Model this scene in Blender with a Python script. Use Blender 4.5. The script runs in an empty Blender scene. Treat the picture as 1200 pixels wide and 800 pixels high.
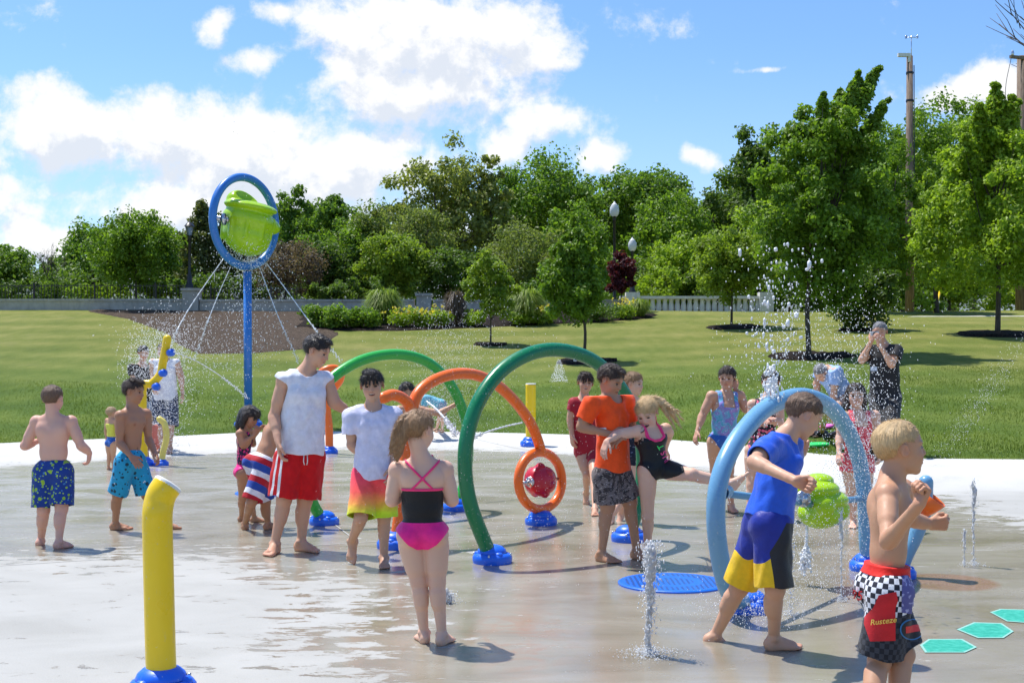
import bpy, math, random
import numpy as np
from mathutils import Vector
rng = np.random.default_rng(7)
random.seed(7)
SC = bpy.context.scene
COL = SC.collection
F = 1500.0; YH = 420.0; HC = 1.49

def A(*v): return np.array(v, dtype=np.float64)
def nrm(v):
    v = np.asarray(v, dtype=np.float64); n = np.linalg.norm(v)
    return v / n if n > 1e-9 else v
def P(px, py, D): return A((px-600)/F*D, D, HC-(py-YH)*D/F)

# ------------------------------------------------------------------ colour helpers
def lin(c):
    return tuple((x/12.92 if x <= .04045 else ((x+.055)/1.055)**2.4) for x in c)
def rgb(r, g, b): return lin((r/255., g/255., b/255.))
def c4(c): return (c[0], c[1], c[2], 1.0)

# ------------------------------------------------------------------ node helpers
class NT:
    def __init__(s, nt): s.nt = nt; s.n = nt.nodes; s.l = nt.links
    def add(s, t, **kw):
        n = s.n.new(t)
        for k, v in kw.items(): setattr(n, k, v)
        return n
    def set(s, sock, v):
        if hasattr(v, 'is_output') or isinstance(v, bpy.types.NodeSocket): s.l.new(v, sock)
        else:
            if sock.type == 'RGBA' and len(v) == 3: v = c4(v)
            sock.default_value = v
    def math(s, op, a, b=None, c=None, clamp=False):
        n = s.add('ShaderNodeMath', operation=op, use_clamp=clamp)
        s.set(n.inputs[0], a)
        if b is not None: s.set(n.inputs[1], b)
        if c is not None: s.set(n.inputs[2], c)
        return n.outputs[0]
    def vm(s, op, a, b=None, out=0):
        n = s.add('ShaderNodeVectorMath', operation=op)
        s.set(n.inputs[0], a)
        if b is not None:
            s.set(n.inputs[3] if op == 'SCALE' else n.inputs[1], b)
        return n.outputs[out]
    def mix(s, f, a, b, mode='MIX'):
        n = s.add('ShaderNodeMix', data_type='RGBA', blend_type=mode)
        s.set(n.inputs[0], f); s.set(n.inputs[6], a); s.set(n.inputs[7], b)
        return n.outputs[2]
    def noise(s, vec, scale, detail=3, rough=.55, dist=0, out=0):
        n = s.add('ShaderNodeTexNoise')
        if vec is not None: s.l.new(vec, n.inputs['Vector'])
        n.inputs['Scale'].default_value = scale; n.inputs['Detail'].default_value = detail
        n.inputs['Roughness'].default_value = rough; n.inputs['Distortion'].default_value = dist
        return n.outputs[out]
    def vor(s, vec, scale, feature='F1', out=0, rnd=1):
        n = s.add('ShaderNodeTexVoronoi', feature=feature)
        if vec is not None: s.l.new(vec, n.inputs['Vector'])
        n.inputs['Scale'].default_value = scale; n.inputs['Randomness'].default_value = rnd
        return n.outputs[out]
    def ramp(s, f, stops, interp='LINEAR'):
        n = s.add('ShaderNodeValToRGB'); cr = n.color_ramp; cr.interpolation = interp
        while len(cr.elements) > 1: cr.elements.remove(cr.elements[-1])
        for i, (p, c) in enumerate(stops):
            e = cr.elements[0] if i == 0 else cr.elements.new(p)
            e.position = p; e.color = c4(c) if len(c) == 3 else c
        s.set(n.inputs[0], f); return n.outputs[0]
    def mr(s, v, a, b, c=0., d=1., smooth=False):
        n = s.add('ShaderNodeMapRange')
        if smooth: n.interpolation_type = 'SMOOTHSTEP'
        for i, x in enumerate((v, a, b, c, d)): s.set(n.inputs[i], x)
        return n.outputs[0]
    def attr(s, name, out='Vector'):
        n = s.add('ShaderNodeAttribute', attribute_name=name); return n.outputs[out]
    def sep(s, v):
        n = s.add('ShaderNodeSeparateXYZ'); s.l.new(v, n.inputs[0]); return n.outputs
    def comb(s, x, y, z):
        n = s.add('ShaderNodeCombineXYZ')
        for i, q in enumerate((x, y, z)): s.set(n.inputs[i], q)
        return n.outputs[0]
    def obj(s): return s.add('ShaderNodeTexCoord').outputs['Object']
    def pos(s): return s.add('ShaderNodeNewGeometry').outputs['Position']
    def bump(s, h, strength=.3, dist=.01):
        n = s.add('ShaderNodeBump'); s.l.new(h, n.inputs['Height'])
        n.inputs['Strength'].default_value = strength; n.inputs['Distance'].default_value = dist
        return n.outputs[0]

def material(name, base=(.5, .5, .5), rough=.5, spec=.5, metal=0, fn=None, **kw):
    m = bpy.data.materials.new(name); m.use_nodes = True
    t = NT(m.node_tree); b = t.n['Principled BSDF']
    b.inputs['Base Color'].default_value = c4(base)
    b.inputs['Roughness'].default_value = rough
    b.inputs['Specular IOR Level'].default_value = spec
    b.inputs['Metallic'].default_value = metal
    for k, v in kw.items():
        b.inputs[k.replace('_', ' ')].default_value = v
    if fn: fn(t, b)
    return m

# ------------------------------------------------------------------ object helpers
def tag(o, label=None, cat=None, group=None, kind=None):
    if label: o['label'] = label
    if cat: o['category'] = cat
    if group: o['group'] = group
    if kind: o['kind'] = kind
    return o
def empty(name, loc, label=None, cat=None, group=None):
    o = bpy.data.objects.new(name, None); COL.objects.link(o)
    o.location = Vector(loc); o.empty_display_size = .1
    return tag(o, label, cat, group)

def mesh_obj(name, V, Fc, mat=None, parent=None, origin=(0, 0, 0), smooth=True, attrs=None, mats=None, midx=None):
    """V (n,3) world coordinates; Fc (m,3|4) array or list of arrays"""
    V = np.asarray(V, dtype=np.float32) - np.asarray(origin, dtype=np.float32)
    me = bpy.data.meshes.new(name)
    arrs = Fc if isinstance(Fc, (list, tuple)) else [Fc]
    arrs = [np.asarray(a, dtype=np.int32) for a in arrs if len(a)]
    tot = np.concatenate([np.full(len(a), a.shape[1], np.int32) for a in arrs])
    idx = np.concatenate([a.ravel() for a in arrs])
    start = np.concatenate([[0], np.cumsum(tot)[:-1]]).astype(np.int32)
    me.vertices.add(len(V)); me.vertices.foreach_set('co', V.ravel())
    me.loops.add(len(idx)); me.loops.foreach_set('vertex_index', idx)
    me.polygons.add(len(tot)); me.polygons.foreach_set('loop_start', start)
    me.polygons.foreach_set('loop_total', tot)
    if midx is not None: me.polygons.foreach_set('material_index', np.asarray(midx, dtype=np.int32))
    me.update(calc_edges=True)
    me.polygons.foreach_set('use_smooth', np.full(len(tot), bool(smooth)))
    for k, (typ, arr) in (attrs or {}).items():
        a = me.attributes.new(k, typ, 'POINT')
        a.data.foreach_set('color' if typ == 'FLOAT_COLOR' else ('vector' if typ == 'FLOAT_VECTOR' else 'value'),
                           np.asarray(arr, dtype=np.float32).ravel())
    for m in (mats or ([mat] if mat else [])): me.materials.append(m)
    me.validate()
    o = bpy.data.objects.new(name, me); COL.objects.link(o)
    if parent is not None:
        o.parent = parent
        o.location = Vector(origin) - parent_world(parent)
    else: o.location = Vector(origin)
    return o
def parent_world(p):
    l = Vector(p.location)
    while p.parent: p = p.parent; l += Vector(p.location)
    return l
def part(name, V, Fc, mat, parent, **kw):
    return mesh_obj(name, V, Fc, mat, parent, origin=tuple(parent_world(parent)), **kw)

class MB:
    """collects shapes into one mesh"""
    def __init__(s): s.V = []; s.Q = []; s.T = []; s.n = 0
    def add(s, V, Q=None, T=None):
        V = np.asarray(V, dtype=np.float64)
        if Q is not None and len(Q): s.Q.append(np.asarray(Q)+s.n)
        if T is not None and len(T): s.T.append(np.asarray(T)+s.n)
        s.V.append(V); s.n += len(V); return s
    def box(s, c, size, rz=0, taper=1.0):
        x, y, z = size[0]/2, size[1]/2, size[2]/2
        v = A((-x, -y, -z), (x, -y, -z), (x, y, -z), (-x, y, -z), (-x*taper, -y*taper, z), (x*taper, -y*taper, z), (x*taper, y*taper, z), (-x*taper, y*taper, z))
        cr, sr = math.cos(rz), math.sin(rz)
        R = np.array([[cr, -sr, 0], [sr, cr, 0], [0, 0, 1]])
        return s.add(v@R.T+np.asarray(c), [(0, 3, 2, 1), (4, 5, 6, 7), (0, 1, 5, 4), (1, 2, 6, 5), (2, 3, 7, 6), (3, 0, 4, 7)])
    def tube(s, pts, r, n=16, caps=True, round_ends=False):
        pts = np.asarray(pts, dtype=np.float64); m = len(pts)
        r = np.full(m, float(r)) if np.isscalar(r) else np.asarray(r, dtype=float)
        if round_ends:
            t0 = nrm(pts[1]-pts[0]); t1 = nrm(pts[-1]-pts[-2]); a = np.linspace(0, math.pi/2, 5)[:-1]
            pre = [pts[0]-t0*r[0]*math.cos(x) for x in a]; prr = [max(r[0]*math.sin(x), 1e-4) for x in a]
            post = [pts[-1]+t1*r[-1]*math.cos(x) for x in a[::-1]]; por = [max(r[-1]*math.sin(x), 1e-4) for x in a[::-1]]
            pts = np.array(pre+list(pts)+post); r = np.array(prr+list(r)+por); m = len(pts)
        T = np.gradient(pts, axis=0); T /= np.linalg.norm(T, axis=1)[:, None]+1e-12
        up = A(0, 0, 1) if abs(T[0][2]) < .9 else A(0, 1, 0)
        N = nrm(np.cross(up, T[0])); V = []; ang = np.linspace(0, 2*math.pi, n, endpoint=False)
        for i in range(m):
            N = nrm(N-np.dot(N, T[i])*T[i]); B = np.cross(T[i], N)
            V.append(pts[i]+r[i]*(np.cos(ang)[:, None]*N+np.sin(ang)[:, None]*B))
        V = np.concatenate(V); i, j = np.meshgrid(np.arange(m-1), np.arange(n), indexing='ij')
        i = i.ravel(); j = j.ravel(); k = (j+1) % n
        Q = np.stack([i*n+j, i*n+k, (i+1)*n+k, (i+1)*n+j], 1); Tt = []
        if caps:
            V = np.concatenate([V, [pts[0]], [pts[-1]]]); a = m*n
            for j in range(n):
                Tt.append((a, (j+1) % n, j)); Tt.append((a+1, (m-1)*n+j, (m-1)*n+(j+1) % n))
        return s.add(V, Q, Tt)
    def lathe(s, c, prof, n=24, axis=None, sx=1, sy=1):
        """prof: list of (r, z)"""
        ang = np.linspace(0, 2*math.pi, n, endpoint=False); V = []
        for r, z in prof: V.append(np.stack([max(r, 1e-4)*np.cos(ang)*sx, max(r, 1e-4)*np.sin(ang)*sy, np.full(n, z)], 1))
        V = np.concatenate(V); m = len(prof)
        if axis is not None:
            a = nrm(axis); x = nrm(np.cross(A(0, 1, 0) if abs(a[1]) < .9 else A(1, 0, 0), a)); y = np.cross(a, x)
            V = V[:, :1]*x+V[:, 1:2]*y+V[:, 2:]*a
        i, j = np.meshgrid(np.arange(m-1), np.arange(n), indexing='ij'); i = i.ravel(); j = j.ravel(); k = (j+1) % n
        return s.add(V+np.asarray(c), np.stack([i*n+j, i*n+k, (i+1)*n+k, (i+1)*n+j], 1))
    def build(s, name, mat, parent=None, smooth=True, origin=None, **kw):
        V = np.concatenate(s.V); Fc = ([np.concatenate(s.Q)] if s.Q else [])+([np.concatenate(s.T)] if s.T else [])
        if parent is not None: return part(name, V, Fc, mat, parent, smooth=smooth, **kw)
        if origin is None: origin = (float(V[:, 0].mean()), float(V[:, 1].mean()), float(V[:, 2].min()))
        return mesh_obj(name, V, Fc, mat, None, origin=origin, smooth=smooth, **kw)

def spline(pts, n=60):
    """Catmull-Rom through points"""
    p = np.asarray(pts, dtype=np.float64); p = np.vstack([2*p[0]-p[1], p, 2*p[-1]-p[-2]])
    out = []; m = len(p)-3; per = max(2, n//m)
    for i in range(m):
        t = np.linspace(0, 1, per, endpoint=(i == m-1))[:, None]
        a, b, c, d = p[i], p[i+1], p[i+2], p[i+3]
        out.append(.5*((2*b)+(-a+c)*t+(2*a-5*b+4*c-d)*t*t+(-a+3*b-3*c+d)*t**3))
    return np.concatenate(out)

# ------------------------------------------------------------------ terrain
EDGE = [(-500, 545, .15), (-250, 532, .15), (0, 519, .15), (200, 511, .15), (300, 506, .15), (450, 505, .15), (600, 507, .15), (700, 510, .16),
        (800, 516, .17), (870, 522, .18), (960, 532, .2), (1060, 537, .2), (1200, 538, .2), (1400, 541, .2), (1650, 552, .2)]
PC = A(0, 9)
bp = []
for px, py, ze in EDGE:
    D = F*(HC-ze)/(py-YH); bp.append(((px-600)/F*D, D, ze))
back = [(13.5, 11, .2), (14.5, 5, .15), (12.5, -2, .1), (7, -7, .1), (0, -9, .1), (-8, -7, .1), (-14, -2, .1), (-16.5, 5, .15), (-16.5, 11, .15)]
bp = bp+back
_a = np.array([math.atan2(y-PC[1], x-PC[0]) for x, y, z in bp]); _r = np.array([math.hypot(x-PC[0], y-PC[1]) for x, y, z in bp]); _z = np.array([z for x, y, z in bp])
_o = np.argsort(_a); _a = _a[_o]; _r = _r[_o]; _z = _z[_o]
_a = np.concatenate([_a-2*math.pi, _a, _a+2*math.pi]); _r = np.tile(_r, 3); _z = np.tile(_z, 3)
_ta = np.linspace(-math.pi, math.pi, 721); _tr = np.interp(_ta, _a, _r); _tz = np.interp(_ta, _a, _z)
for _ in range(6):
    _tr[1:-1] = (_tr[:-2]+2*_tr[1:-1]+_tr[2:])/4
def Rb(th): return np.interp(th, _ta, _tr)
def sst(x): x = np.clip(x, 0, 1); return x*x*(3-2*x)
ZW = 3.35
def gz(X, Y):
    X = np.asarray(X, dtype=float); Y = np.asarray(Y, dtype=float)
    th = np.arctan2(Y-PC[1], X-PC[0]); rho = np.hypot(X-PC[0], Y-PC[1])
    R = Rb(th); ze = np.interp(th, _ta, _tz)
    rim = ze*sst((rho-(R-2.6))/2.6)*.999
    s = np.sin(th); UW = np.where(s > .35, (50-PC[1])/np.maximum(s, .35)-R, 90.)
    u = np.maximum(0, rho-R); q = u/UW
    g = np.where(q < .08, q*q/.16, q-.04)/.96
    g = np.minimum(g, 1+.02*(q-1))
    un = .05*np.sin(X*.31+1)*np.sin(Y*.27)*np.clip(u/6, 0, 1)
    return np.where(rho < R, rim, ze+(ZW-ze)*np.clip(g, 0, 1.4)+un)
def hit(px, py, lift=0., near=3., far=75.):
    """ground point seen at a pixel"""
    Ds = np.linspace(near, far, 3000); X = (px-600)/F*Ds; Z = HC-(py-YH)*Ds/F
    d = Z-(gz(X, Ds)+lift); i = np.argmax(d < 0)
    if d[i] >= 0: i = len(Ds)-1
    return A(X[i], Ds[i], float(gz(X[i], Ds[i]))+lift)

# ------------------------------------------------------------------ SDF engine
def smin(a, b, k):
    if k <= 0: return np.minimum(a, b)
    h = np.maximum(k-np.abs(a-b), 0)/k
    return np.minimum(a, b)-h*h*(k*.25)
def smax(a, b, k): return -smin(-a, -b, k)
f4 = np.float32
def RC(a, b, ra, rb, cut=None):
    a = np.asarray(a, dtype=f4); b = np.asarray(b, dtype=f4); ba = b-a; L2 = float(ba@ba)+1e-12; ra = f4(ra); dr = f4(rb-ra)
    def f(p):
        q = p-a; t = np.clip((q@ba)/f4(L2), 0, 1)
        d = np.sqrt(((q-t[..., None]*ba)**2).sum(-1))-(ra+dr*t)
        if cut is not None:
            for c, n, kk in cut: d = smax(d, (p-np.asarray(c, dtype=f4))@np.asarray(n, dtype=f4), kk)
        return d
    return f
def EL(c, r, R=None, cut=None):
    c = np.asarray(c, dtype=f4); r = np.asarray(r, dtype=f4); R = None if R is None else np.asarray(R, dtype=f4)
    def f(p):
        q = p-c
        if R is not None: q = q@R.T
        k0 = np.sqrt(((q/r)**2).sum(-1)); k1 = np.sqrt(((q/(r*r))**2).sum(-1))+1e-9
        d = k0*(k0-1)/k1
        if cut is not None:
            for cc, n, kk in cut: d = smax(d, (p-np.asarray(cc, dtype=f4))@np.asarray(n, dtype=f4), kk)
        return d
    return f
# groups: list of (prims, kg); prims: list of (fn, k[, 's'])
def ev_all(groups, p):
    D = None
    for prims, kg in groups:
        d = np.full(p.shape[:-1], 9., f4)
        for pr in prims:
            v = pr[0](p)
            d = smax(d, -v, pr[1]) if len(pr) > 2 else smin(d, v, pr[1])
        D = d if D is None else smin(D, d, kg)
    return D
NB = 8
def sdf_mesh(groups, lo, hi, v, post=None, smooth=1):
    lo = np.asarray(lo, dtype=float)-v*3; hi = np.asarray(hi, dtype=float)+v*3
    nb = np.ceil((hi-lo)/(v*NB)).astype(int)
    bs = v*NB; g = [lo[i]+(np.arange(nb[i])+.5)*bs for i in range(3)]
    C = np.stack(np.meshgrid(*g, indexing='ij'), -1).astype(f4).reshape(-1, 3)
    diag = bs*.8661
    raw = []; D0 = None
    for prims, kg in groups:
        d = np.full(len(C), 9., f4); vals = []
        for pr in prims:
            x = pr[0](C); vals.append(x)
            d = smax(d, -x, pr[1]) if len(pr) > 2 else smin(d, x, pr[1])
        raw.append((vals, d)); D0 = d if D0 is None else smin(D0, d, kg)
    Df = post(C, D0.copy()) if post else D0
    keep = np.nonzero(np.abs(Df) < diag*1.25+2*v)[0]
    if len(keep) == 0: return np.zeros((0, 3)), np.zeros((0, 4), int)
    ax = np.arange(NB+1)*v-bs/2
    off = np.stack(np.meshgrid(ax, ax, ax, indexing='ij'), -1).astype(f4).reshape(-1, 3)
    pts = C[keep][:, None, :]+off[None]
    D = None
    for gi, (prims, kg) in enumerate(groups):
        vals, dg = raw[gi]; d = np.full(pts.shape[:2], .5, f4)
        # whole group far away: skip
        for pi, pr in enumerate(prims):
            x = vals[pi][keep]; k = pr[1]
            if len(pr) > 2: sel = np.nonzero(x < 2.2*diag+k)[0]
            else: sel = np.nonzero((x < dg[keep]+2.3*diag+k+.01) & (dg[keep] < D0[keep]+2.5*diag+kg+.05))[0]
            if len(sel) == 0: continue
            val = pr[0](pts[sel])
            d[sel] = smax(d[sel], -val, k) if len(pr) > 2 else smin(d[sel], val, k)
        D = d if D is None else smin(D, d, kg)
    if post: D = post(pts.reshape(-1, 3), D.reshape(-1)).reshape(D.shape)
    return nets(D.reshape(-1, NB+1, NB+1, NB+1), keep, nb, lo, v, smooth)
def nets(Dr, keep, nb, lo, v, smooth=1):
    """surface nets on the kept blocks only"""
    S = Dr < 0; nc = nb*NB
    cnt = np.zeros((len(keep), NB, NB, NB), np.uint8)
    for a in (0, 1):
        for b in (0, 1):
            for c in (0, 1): cnt += S[:, a:NB+a, b:NB+b, c:NB+c]
    Bn, I, J, K = np.nonzero((cnt > 0) & (cnt < 8))
    base = np.stack(np.unravel_index(keep, nb), 1)*NB
    gi = base[Bn]+np.stack([I, J, K], 1)
    key = (gi[:, 0].astype(np.int64)*nc[1]+gi[:, 1])*nc[2]+gi[:, 2]; o = np.argsort(key); key = key[o]; Bn, I, J, K, gi = Bn[o], I[o], J[o], K[o], gi[o]
    cs = [(a, b, c) for a in (0, 1) for b in (0, 1) for c in (0, 1)]
    val = np.stack([Dr[Bn, I+a, J+b, K+c] for a, b, c in cs], 1)
    acc = np.zeros((len(I), 3)); num = np.zeros(len(I))
    for x in range(8):
        for y in range(x+1, 8):
            if sum(abs(cs[x][q]-cs[y][q]) for q in range(3)) != 1: continue
            m = np.nonzero((val[:, x] < 0) != (val[:, y] < 0))[0]
            t = val[m, x]/(val[m, x]-val[m, y]+1e-12)
            acc[m] += np.array(cs[x])+t[:, None]*(np.array(cs[y])-np.array(cs[x])); num[m] += 1
    V = lo+v*(gi+acc/np.maximum(num, 1)[:, None])
    Q = []; n1 = len(key)
    for ax in range(3):
        sl = [slice(None)]+[slice(0, NB)]*3; s2 = list(sl); s2[ax+1] = slice(1, NB+1)
        bn, i, j, k = np.nonzero(S[tuple(sl)] != S[tuple(s2)])
        c = base[bn]+np.stack([i, j, k], 1); u, w = (ax+1) % 3, (ax+2) % 3
        ins = S[bn, i, j, k]; q = []
        for du, dw in ((-1, -1), (0, -1), (0, 0), (-1, 0)):
            d = c.copy(); d[:, u] += du; d[:, w] += dw
            kk = (d[:, 0].astype(np.int64)*nc[1]+d[:, 1])*nc[2]+d[:, 2]; p = np.minimum(np.searchsorted(key, kk), n1-1)
            q.append(np.where(key[p] == kk, p, -1))
        q = np.stack(q, 1); q[~ins] = q[~ins][:, ::-1]; Q.append(q)
    Q = np.concatenate(Q); Q = Q[(Q >= 0).all(1)]
    for _ in range(smooth):
        e = np.concatenate([Q[:, [0, 1]], Q[:, [1, 2]], Q[:, [2, 3]], Q[:, [3, 0]]]); n = len(V)
        deg = np.bincount(e[:, 0], minlength=n)+1e-9
        avg = np.stack([np.bincount(e[:, 0], V[e[:, 1], q], n) for q in range(3)], 1)/deg[:, None]
        V = V+.5*(avg-V)*(deg > .5)[:, None]
    return V, Q
def wob(p, s, seed=0.):
    """cheap smooth noise, about -1..1"""
    x, y, z = p[..., 0]*s, p[..., 1]*s, p[..., 2]*s
    return (np.sin(x*1.1+1.9*np.sin(y*.73+seed)+seed)+np.sin(y*1.3+1.7*np.sin(z*.81+seed*1.3))+np.sin(z*1.2+1.8*np.sin(x*.77+seed*2.1)+2.))/3
# ------------------------------------------------------------------ people
def azv(deg): return A(math.sin(math.radians(deg)), math.cos(math.radians(deg)), 0)   # 0 = away from camera, 90 = right, 180 = towards camera
def ray_at(px, py, parent, L, mode):
    """point seen at a pixel, at bone length L from its parent; nearer (-) or farther (+)"""
    d = A((px-600)/F, 1, -(py-YH)/F); o = A(0, 0, HC); w = o-parent
    a = d@d; b = 2*(w@d); c = w@w-L*L; disc = b*b-4*a*c
    if disc <= 0: t = -b/(2*a)
    else: t = (-b+(math.sqrt(disc) if mode == '+' else -math.sqrt(disc)))/(2*a)
    return o+d*t
BONELOG = []
JOBS = []      # (compute, finish): meshes are computed in threads, then linked in order
class Fig:
    def __init__(s, label, D, H, hh, nk, pv, hd, tf, hf, hp=0, roll=0, aL=None, aR=None, lL=None, lR=None, sL=None, sR=None,
                 hL=None, hR=None, skin=(.62, .36, .25), b=1.0, v=None, male=True, group=None, arms=1.0, legs=1.0, hw=None, eyes=True, mouth=0., brow=(.12, .07, .04), tall=None):
        s.H = H; s.hh = hh; s.D = D; s.b = b; s.skin = A(*skin); s.mouth = mouth; s.brow = brow; s.label = label
        s.v = v or max(.0036, min(.0075, D*.00043)); s.arms = arms; s.legs = legs
        dz = lambda t: t[2] if len(t) > 2 else 0
        s.nk = P(nk[0], nk[1], D+dz(nk)); s.pm = P(pv[0], pv[1], D+dz(pv))
        s.Z = nrm(s.nk-s.pm); f = azv(tf); s.X = nrm(np.cross(f, s.Z)); s.Y = np.cross(s.Z, s.X)
        s.R = np.array([s.X, s.Y, s.Z]); s.L = np.linalg.norm(s.nk-s.pm)
        if hw is None: hw = tf
        fh = azv(hw); s.hX = nrm(np.cross(fh, A(0, 0, 1)))
        ws = .098*H*b**.5
        def sh(sg, ov):
            q = s.nk+s.X*sg*ws-s.Z*.022*H
            if ov is not None:
                q = P(ov[0], ov[1], q[1]+dz(ov))
            return q
        s.sh = {'L': sh(-1, sL), 'R': sh(1, sR)}
        s.hip = {k: s.pm+s.hX*sg*.048*H*b-s.Z*.0*H for k, sg in (('L', -1), ('R', 1))}
        # head frame
        hfv = azv(hf); pr = math.radians(hp); s.hf = nrm(hfv*math.cos(pr)-A(0, 0, 1)*math.sin(pr))
        hx = nrm(np.cross(s.hf, A(0, 0, 1))); hz = np.cross(hx, s.hf); r = math.radians(roll)
        hx, hz = hx*math.cos(r)+hz*math.sin(r), hz*math.cos(r)-hx*math.sin(r)
        s.HR = np.array([hx, s.hf, hz]); s.hd = P(hd[0], hd[1], D+dz(hd))
        def joint(t, par, L):
            m = t[2] if len(t) > 2 else 0
            if m in ('+', '-'): return ray_at(t[0], t[1], par, L, m)
            return P(t[0], t[1], par[1]+m)
        s.el = {}; s.wr = {}; s.kn = {}; s.an = {}; s.toe = {}; s.pitch = {}; s.flat = {}
        la, lf = .165*H*arms, .135*H*arms
        for k, a in (('L', aL), ('R', aR)):
            if a is None: a = None
            if a:
                s.el[k] = joint(a[0], s.sh[k], la); s.wr[k] = joint(a[1], s.el[k], lf)
            else:
                sg = -1 if k == 'L' else 1
                s.el[k] = s.sh[k]+nrm(s.X*sg*.18-A(0, 0, 1)+s.Y*-.05)*la; s.wr[k] = s.el[k]+nrm(s.X*sg*.08-A(0, 0, 1)+s.Y*.25)*lf
        lt, lsn = .235*H*legs, .225*H*legs
        for k, a in (('L', lL), ('R', lR)):
            # a = (knee, ankle, toe azimuth, pitch)
            kn, an, az = a[0], a[1], a[2]; pi = a[3] if len(a) > 3 else 0
            m = an[2] if len(an) > 2 else 0
            if m == 'g':
                g = hit(an[0], an[1], .045*H); s.an[k] = A(*g); s.flat[k] = True
            else: s.flat[k] = False
            if not s.flat[k] and m in ('+', '-'):
                s.kn[k] = joint(kn, s.hip[k], lt); s.an[k] = ray_at(an[0], an[1], s.kn[k], lsn, m)
            elif not s.flat[k]:
                s.kn[k] = joint(kn, s.hip[k], lt); s.an[k] = P(an[0], an[1], D+m)
            else:
                # knee from two bones: on its pixel ray at a depth between, nearest to fit
                if len(kn) > 2 and kn[2] in ('+', '-'): s.kn[k] = joint(kn, s.hip[k], lt)
                elif len(kn) > 2: s.kn[k] = P(kn[0], kn[1], D+kn[2])
                else: s.kn[k] = P(kn[0], kn[1], (s.hip[k][1]+s.an[k][1])/2)
            s.toe[k] = azv(az); s.pitch[k] = pi
        s.hands = {'L': hL or {}, 'R': hR or {}}
        BONELOG.append((label[:28], [round(float(np.linalg.norm(a-b))/H, 3) for a, b in
                        [(s.nk, s.pm)]+[(s.sh[k], s.el[k]) for k in 'LR']+[(s.el[k], s.wr[k]) for k in 'LR']+[(s.hip[k], s.kn[k]) for k in 'LR']+[(s.kn[k], s.an[k]) for k in 'LR']]))
        gx, gy = (s.an['L'][0]+s.an['R'][0])/2, (s.an['L'][1]+s.an['R'][1])/2
        s.root = empty('person', (gx, gy, float(gz(gx, gy))), label, 'person', group or 'people at the splash pad')
        s.body_groups(); s.make_body()
        if eyes: s.make_eyes()
    # ---- primitives
    def T(s, x, y, z): return s.pm+s.X*x*s.H*s.b+s.Y*y*s.H*s.b+s.Z*z*s.L
    def torso(s, off=0.):
        H, b = s.H, s.b; k = .035*H; R = s.R; pr = []
        pr.append((EL(s.T(0, 0, .02), A(.082*b, .060*b, .062)*H+off, R), k))
        for sg in (-1, 1):
            pr.append((EL(s.hip['L' if sg < 0 else 'R']-s.Y*.024*H*b-s.Z*.008*H, A(.043*b, .045*b, .048)*H+off, R), .02*H))
        pr.append((EL(s.T(0, .002, .36), A(.072*b, .054*b, .30*s.L/H)*H+off, R), k))
        pr.append((EL(s.T(0, .0, .68), A(.085*b, .060*b, .25*s.L/H)*H+off, R), k))
        for sg in (-1, 1): pr.append((EL(s.T(sg*.038, .028, .74), A(.04*b, .034*b, .10*s.L/H)*H+off, R), .02*H))
        for sg in (-1, 1): pr.append((EL(s.T(sg*.045, -.030, .76), A(.036*b, .026*b, .14*s.L/H)*H+off, R), .02*H))
        u = s.nk-s.Z*.03*H
        for q in 'LR':
            pr.append((RC(u-s.Z*.01*H, s.sh[q], .040*H+off, .031*H+off), .03*H))
            pr.append((RC(s.nk+s.Z*.01*H-s.Y*.008*H, (s.nk+s.sh[q])/2-s.Z*.004*H-s.Y*.008*H, .026*H+off, .028*H+off), .02*H))
        pr.append((RC(s.nk-s.Z*.03*H-s.Y*.005*H, s.neck_top(), .034*H*(s.hh/s.H/.165)**.5+off, .031*H*(s.hh/s.H/.165)**.5+off), .02*H))
        return pr
    def hp(s, x, y, z): return s.hd+(s.HR[0]*x+s.HR[1]*y+s.HR[2]*z)*s.hh
    def neck_top(s): return s.hp(0, -.10, -.2)
    def head(s):
        h = s.hh; R = s.HR; e = lambda c, r: EL(s.hp(*c), A(*r)*h, R); k = .05*h; pr = []
        pr += [(e((0, -.06, .14), (.345, .42, .36)), k), (e((0, .12, -.10), (.275, .25, .33)), .10*h),
               (e((0, .10, -.27), (.235, .22, .17)), .08*h), (RC(s.hp(0, .245, -.40), s.hp(0, .23, -.38), .075*h, .09*h), .08*h)]
        for g in (-1, 1):
            pr.append((e((g*.15, .21, -.12), (.12, .115, .12)), .08*h))
            pr.append((e((g*.13, .285, .115), (.12, .06, .035)), .05*h))
        for g in (-1, 1): pr.append((e((g*.14, .375, .02), (.085, .075, .06)), .05*h, 's'))
        pr.append((RC(s.hp(0, .345, .06), s.hp(0, .405, -.10), .028*h, .042*h), .04*h))
        for g in (-1, 1): pr.append((e((g*.045, .375, -.115), (.036, .04, .032)), .025*h))
        pr.append((e((0, .345, -.215), (.10, .045, .028)), .025*h)); pr.append((e((0, .335, -.265), (.085, .045, .03)), .025*h))
        if s.mouth > 0: pr.append((e((0, .41, -.238), (.085+.03*s.mouth, .07, .022+.035*s.mouth)), .01*h, 's'))
        else: pr.append((e((0, .41, -.24), (.10, .045, .006)), .008*h, 's'))
        for g in (-1, 1):
            Re = np.array([nrm(R[0]*1+R[1]*g*-.5), nrm(R[1]+R[0]*g*.5), R[2]])
            pr.append((EL(s.hp(g*.36, -.05, -.0), A(.028, .085, .125)*h, Re), .02*h))
            pr.append((EL(s.hp(g*.395, -.03, .01), A(.022, .045, .08)*h, Re), .015*h, 's'))
        pr.append((RC(s.nk-s.Z*.02*s.H, s.neck_top(), .034*s.H*(s.hh/s.H/.165)**.5, .031*s.H*(s.hh/s.H/.165)**.5), .05*h))
        return pr
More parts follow.
